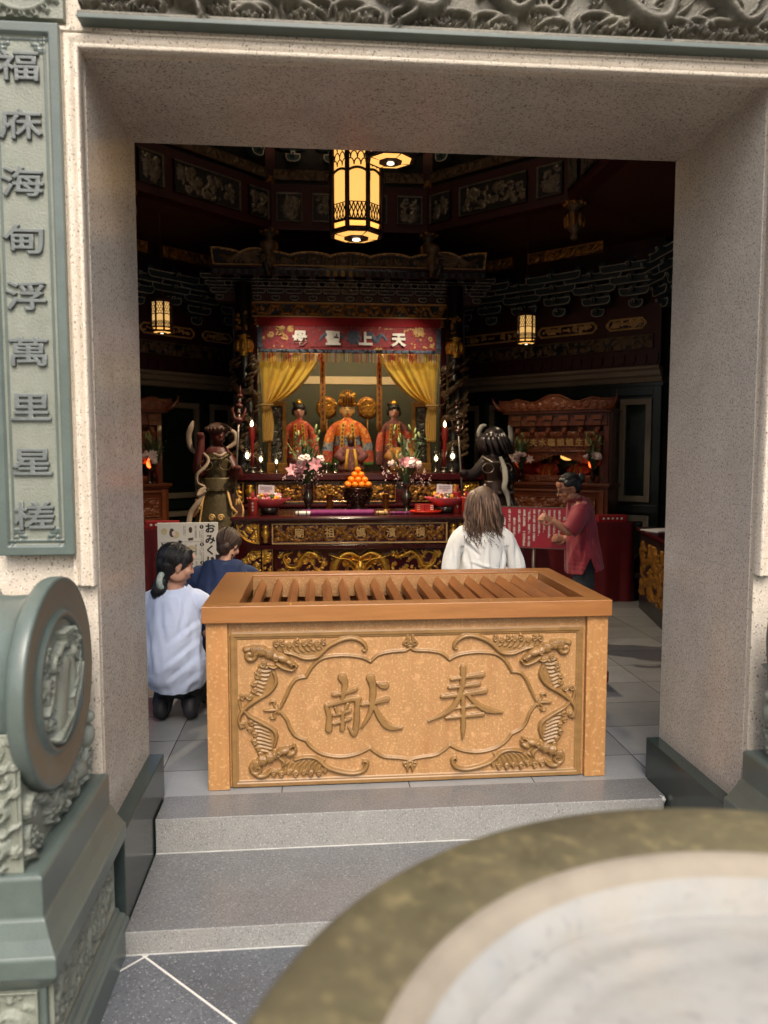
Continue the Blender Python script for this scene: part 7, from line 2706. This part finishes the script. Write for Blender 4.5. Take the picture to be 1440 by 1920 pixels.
# ---- bowed person in navy
t = thing('person', 'kneeling person in a navy top with brown pinned-up hair, bowing beside the board', 'person', (-1.05, 5.2, 0))
hm = hmat((-1.022, 5.30, .985), R(150), R(28), .9)
f = Blob()
head_prims(f, hm, .9)
f.limb([(-1.035, 5.27, .93), (-1.045, 5.22, .84), (-1.05, 5.2, .78)], (.05, .055, .07))
f.limb([(-1.05, 5.2, .74), (-1.05, 5.1, .5), (-1.05, 5.05, .32)], (.13, .13, .15), flat=.62)
for s_ in (-1, 1):
    f.limb([(-1.05 + s_ * .17, 5.22, .74), (-1.05 + s_ * .22, 5.34, .58), (-1.05 + s_ * .06, 5.55, .68)], (.055, .045, .034))
    hand(f, (-1.05 + s_ * .04, 5.55, .69), (RZ(R(-90)) @ RX(R(90 * s_))).to_3x3(), 1, .25, s_)
    f.limb([(-1.05 + s_ * .09, 5.08, .28), (-1.05 + s_ * .1, 5.42, .24), (-1.05 + s_ * .1, 4.98, .2), (-1.05 + s_ * .1, 4.86, .1)], (.09, .075, .06, .045))
f.fuse(.008, 3)
f.build('body', M['skin'], t)
face_parts(t, hm, .9)
f = Blob()
f.limb([(-1.048, 5.235, .835), (-1.05, 5.19, .77), (-1.05, 5.13, .62), (-1.05, 5.06, .45), (-1.05, 5.04, .28)], (.075, .165, .185, .185, .19), flat=.75)
for s_ in (-1, 1):
    f.limb([(-1.05 + s_ * .09, 5.22, .80), (-1.05 + s_ * .175, 5.23, .765), (-1.05 + s_ * .235, 5.29, .66), (-1.05 + s_ * .22, 5.37, .57)], (.055, .075, .068, .06))
f.fuse(.009, 5, cuts=(((-1.05, 5.22, .88), (0, .35, 1)),), wrinkle=lambda p: fold(.011, 8, 4, 3)(p) + fold(.005, 14, 8, 2)(p))
f.build('top', M['navy_shirt'], t)
f = Blob()
for s_ in (-1, 1):
    f.limb([(-1.05 + s_ * .09, 5.06, .27), (-1.05 + s_ * .1, 5.40, .25), (-1.05 + s_ * .1, 5.0, .21), (-1.05 + s_ * .1, 4.87, .10)], (.11, .09, .07, .06))
f.fuse(.01, 3)
f.build('trousers', M['trousers'], t)
f = Blob()
hair_cap(f, hm, .90)
f.sphere((-1.045, 5.215, .975), (.045, .04, .05))
f.sphere((-1.03, 5.205, .99), (.035, .035, .035))
f.fuse(.006, 3)
q = random.Random(12)
for i in range(26):
    a = q.uniform(-1, 1)
    f.tube([(-1.04 + .06 * a, 5.24 - .02 * q.random(), .93), (-1.04 + .06 * a + .01 * q.uniform(-1, 1), 5.215, .905), (-1.04 + .065 * a + .02 * q.uniform(-1, 1), 5.21, .875 + .02 * q.random())], [.006, .004, .001], 5)
hair_strands(f, hm, .9, (-1.045, 5.222, .975), 240, 6, (0, 0, 1))
f.build('hair', [M['dark_brown_hair'], M['brown_hair']], t)
wc(t)

# ---- woman in white with long brown hair, from behind
t = thing('person', 'person in a white blouse with long loose brown hair, facing the altar', 'person', (.735, 5.2, 0))
hm = hmat((.735, 5.30, 1.255), R(180), R(-4))
f = Blob()
head_prims(f, hm)
f.limb([(.735, 5.30, 1.18), (.735, 5.28, 1.08), (.735, 5.27, 1.0)], (.05, .052, .08))
f.limb([(.735, 5.27, 1.0), (.735, 5.26, .8), (.735, 5.25, .6), (.735, 5.25, .5)], (.13, .12, .13, .15), flat=.6)
for s_ in (-1, 1):
    f.limb([(.735 + s_ * .165, 5.28, 1.01), (.735 + s_ * .232, 5.28, .80), (.735 + s_ * .13, 5.46, .80), (.735 + s_ * .03, 5.56, .90)], (.036, .026, .026, .028))
    hand(f, (.735 + s_ * .02, 5.56, .90), (RZ(R(-90)) @ RX(R(90 * s_)) @ RY(R(60))).to_3x3(), 1, .15, s_)
    f.limb([(.735 + s_ * .09, 5.25, .5), (.735 + s_ * .10, 5.28, .22), (.735 + s_ * .10, 5.0, .2), (.735 + s_ * .1, 4.88, .2)], (.10, .075, .06, .045))
f.fuse(.008, 3)
f.build('body', M['skin'], t)
face_parts(t, hm, 1)
f = Blob()
f.limb([(.735, 5.29, 1.075), (.735, 5.285, 1.02), (.735, 5.27, .92), (.735, 5.26, .75), (.735, 5.26, .6), (.735, 5.26, .48)], (.085, .150, .156, .154, .160, .17), flat=.74)
for s_ in (-1, 1):
    f.limb([(.735 + s_ * .08, 5.285, 1.055), (.735 + s_ * .155, 5.275, 1.02), (.735 + s_ * .210, 5.255, .92), (.735 + s_ * .240, 5.24, .78), (.735 + s_ * .21, 5.33, .74), (.735 + s_ * .13, 5.46, .80)], (.055, .064, .054, .052, .05, .048))
f.fuse(.007, 4, cuts=(((.735, 5.285, 1.108), (0, .1, 1)), ((0, 0, .5), (0, 0, -1))), wrinkle=lambda p: fold(.010, 9, 2.5, 9)(p) + fold(.005, 15, 6, 2)(p) + (crease(p, (((.60, .98), (.66, .70)), ((.87, .98), (.80, .68)), ((.73, 1.02), (.72, .70)), ((.51, .98), (.50, .72)), ((.95, .98), (.97, .72)), ((.62, .86), (.84, .78)), ((.58, 1.02), (.70, .90))), .011, .011) if p.y < 5.28 else 0) - .022 * math.exp(-((abs(p.x - .735) - .158 - .05 * (.95 - p.z)) / .010) ** 2) * (p.z < .97))
f.build('blouse', M['white_blouse'], t)
f = Blob()
for s_ in (-1, 1):
    f.limb([(.735 + s_ * .08, 5.25, .55), (.735 + s_ * .10, 5.28, .23), (.735 + s_ * .10, 5.0, .21), (.735 + s_ * .1, 4.88, .2)], (.13, .095, .075, .06))
f.fuse(.01, 3)
f.build('trousers', M['trousers'], t)
f = Blob()
hair_cap(f, hm, 1.04)
f.limb([(.735, 5.265, 1.27), (.735, 5.25, 1.18), (.735, 5.24, 1.11)], (.085, .092, .06), flat=.55)
f.fuse(.006, 3)
for fc in f.bm.faces:
    fc.material_index = 0
q = random.Random(77)
for i in range(620):
    a = q.gauss(0, R(48))
    a = max(-R(120), min(R(120), a))
    sx_, cy_ = math.sin(a), -math.cos(a)
    rad = q.uniform(1.0, 1.16)
    x0 = .735 + .022 * q.uniform(-1, 1)
    top = Vector((x0 + .012 * sx_, 5.305 + .03 * q.uniform(-1, 1), 1.362 + .006 * q.random()))
    m1 = Vector((.735 + .066 * rad * sx_, 5.30 + .070 * rad * cy_, 1.345))
    c1 = Vector((.735 + .098 * rad * sx_, 5.292 + .102 * rad * cy_, 1.285))
    l = q.uniform(.20, .36) * (.80 + .20 * math.cos(a)) + .02
    sp = q.uniform(-1, 1)
    c2 = Vector((.735 + .108 * rad * sx_ + .012 * sp, 5.278 + .092 * rad * cy_, 1.30 - l * .42))
    c3 = Vector((.735 + .100 * rad * sx_ + .028 * sp, 5.255 + .062 * rad * cy_, 1.325 - l * .80))
    end = Vector((.735 + .074 * rad * sx_ + .050 * sp, 5.225 + .045 * cy_ + .02 * q.uniform(-1, 1), 1.335 - l))
    wv, ph = .005 + .019 * q.random(), q.uniform(0, 6)
    pts = crom([top, m1, c1, c2, c3, end], 4)
    n = len(pts)
    pp = [Vector(p) + Vector((wv * math.sin(ph + k * .55), -wv * .5 * math.cos(ph + k * .6), 0)) * (k / n) ** 1.6 * 1.6 for k, p in enumerate(pts)]
    pp.append(pp[-1] + Vector((.016 * math.cos(ph), -.006, -.008)))
    f.tube(pp, [.003, .005, .0055, .005, .0035, .0008], 5, m=q.choice((0, 0, 1, 2)))
f.build('hair', [M['brown_hair'], M['brown_hair_light'], M['dark_brown_hair']], t)
wc(t)

# ---- standing woman in a crimson shirt pointing at the notice
YP = 6.15
A = lambda u, v, dy=0.: at(u, v, YP + dy)
t = thing('person', 'standing person in a crimson shirt and glasses pointing at the red notice', 'person', (1.72, YP, 0))
hm = hmat(A(1066, 917), R(-82), R(14), .98)
f = Blob()
head_prims(f, hm, .98)
f.limb([A(1070, 925), A(1080, 938), A(1086, 950)], (.048, .052, .075))
f.limb([A(1086, 955), A(1090, 1000), A(1094, 1050)], (.10, .09, .09))
sh_ = A(1088, 958, -.15)
f.limb([A(1086, 952, -.10), sh_, A(1078, 984, -.19), A(1067, 996, -.18), A(1052, 987, -.17), A(1039, 978, -.15)], (.055, .05, .042, .038, .032, .026), n=8)
hand(f, A(1037, 976.5, -.15), (RZ(R(-4)) @ RY(R(22)) @ RX(R(75))).to_3x3(), .95, .62, 1)
f.limb([A(1086, 952, .12), A(1082, 985, .15), A(1072, 1008, .10), A(1062, 1010, .04)], (.05, .045, .038, .03))
hand(f, A(1061, 1009, .04), (RZ(R(-10)) @ RX(R(80))).to_3x3(), .92, .5, 1)
for s_ in (-1, 1):
    p = A(1093, 1058, s_ * .055)
    f.limb([p, Vector((p.x + .0, p.y + s_ * .02, .42)), Vector((p.x + .02, p.y + s_ * .02, .08)), Vector((p.x - .06, p.y + s_ * .02, .035))], (.075, .06, .045, .04))
f.fuse(.0055, 3)
f.build('body', M['skin_tan'], t)
face_parts(t, hm, .98)
f = Blob()
f.limb([A(1082, 943), A(1086, 955), A(1089, 980), A(1091, 1010), A(1094, 1045), A(1096, 1090)], (.058, .092, .108, .122, .136, .146), flat=1.36)
for s_ in (-1, 1):
    f.limb([A(1084, 947, s_ * .07), A(1088, 957, s_ * .14), A(1086, 972, s_ * .17)], (.05, .068, .07))
hem = A(1096, 1068)
f.fuse(.008, 5, cuts=((hem, (.20, 0, -1)), (A(1078, 940), (-.55, 0, 1))), wrinkle=lambda p: fold(.010, 8, 3, 21)(p) + fold(.005, 14, 7, 2)(p) + crease(p, ((tuple(A(1086, 985).xz), tuple(A(1078, 1060).xz)), (tuple(A(1100, 975).xz), tuple(A(1112, 1050).xz)), (tuple(A(1092, 990).xz), tuple(A(1100, 1050).xz))), .010, .010))
# side slit towards the viewer
bmesh.ops.delete(f.bm, geom=[fc for fc in f.bm.faces if (lambda c_: c_.y < YP - .05 and abs(c_.x - A(1092, 1050).x) < (A(1092, 1040).z - c_.z) * .42)(fc.calc_center_median())], context='FACES')
for s_, e in ((-1, [A(1088, 958, -.15), A(1083, 972, -.185), A(1075, 987, -.195), A(1067, 995, -.19)]), (1, [A(1088, 958, .15), A(1084, 978, .17), A(1080, 992, .15)])):
    f.tube(crom(e, 5), [.066, .072, .070, .068], 18, cap=False)
f.tube([A(1080, 938) + Vector((.050 * math.cos(a), .060 * math.sin(a), .022 * math.cos(a))) for a in np.linspace(0, 6.283, 22)], .020, 8, flat=.006)
f.build('shirt', M['red_shirt'], t, thick=.004)
f = Blob()
for s_ in (-1, 1):
    p = A(1094, 1050, s_ * .055)
    f.limb([p, Vector((p.x, p.y + s_ * .02, .42)), Vector((p.x + .02, p.y + s_ * .02, .10))], (.092, .088, .072))
f.fuse(.01, 3, wrinkle=fold(.005, 8, 6))
f.build('trousers', M['trousers'], t)
f = Blob()
for s_ in (-1, 1):
    p = A(1093, 1058, s_ * .075)
    f.limb([(p.x + .04, p.y, .05), (p.x - .03, p.y, .045), (p.x - .12, p.y, .03)], (.045, .042, .032))
f.fuse(.008, 2, cuts=(((0, 0, .0), (0, 0, -1)),))
f.build('shoe', M['shoe'], t)
f = Blob()
r3 = hm.to_3x3().to_4x4()
for c, r in (((0, .026, .044), (.078, .086, .086)), ((0, .055, .012), (.072, .058, .075)), ((0, -.025, .088), (.055, .048, .026)), ((-.052, -.005, .055), (.026, .055, .036)), ((.052, -.005, .055), (.026, .055, .036)),
             ((0, .122, .055), (.046, .040, .044)), ((0, .138, .075), (.03, .03, .03))):
    f.sphere(hm @ Vector(c), tuple(x * .98 for x in r), 0, 18, rot=r3)
f.fuse(.005, 3)
hair_strands(f, hm, .98, hm @ Vector((0, .115, .055)), 240, 7, (0, 0, 1))
f.build('hair', [M['black_hair'], M['shoe']], t)  # second tone is a sheen put into the strand colour
f = MB()
for x in (-1, 1):
    f.tube([hm @ Vector((x * .031 + .022 * math.cos(a), -.104, .002 + .016 * math.sin(a))) for a in np.linspace(0, 6.283, 18)], .0022, 6)
    f.tube([hm @ Vector((x * .053, -.102, .004)), hm @ Vector((x * .078, -.05, .012)), hm @ Vector((x * .080, .01, .014))], .0022, 6)
f.tube([hm @ Vector((-.009, -.106, .006)), hm @ Vector((.009, -.106, .006))], .002, 6)
f.build('glasses', M['glass_black'], t)
wc(t)

bpy.data.scenes.remove(bench)
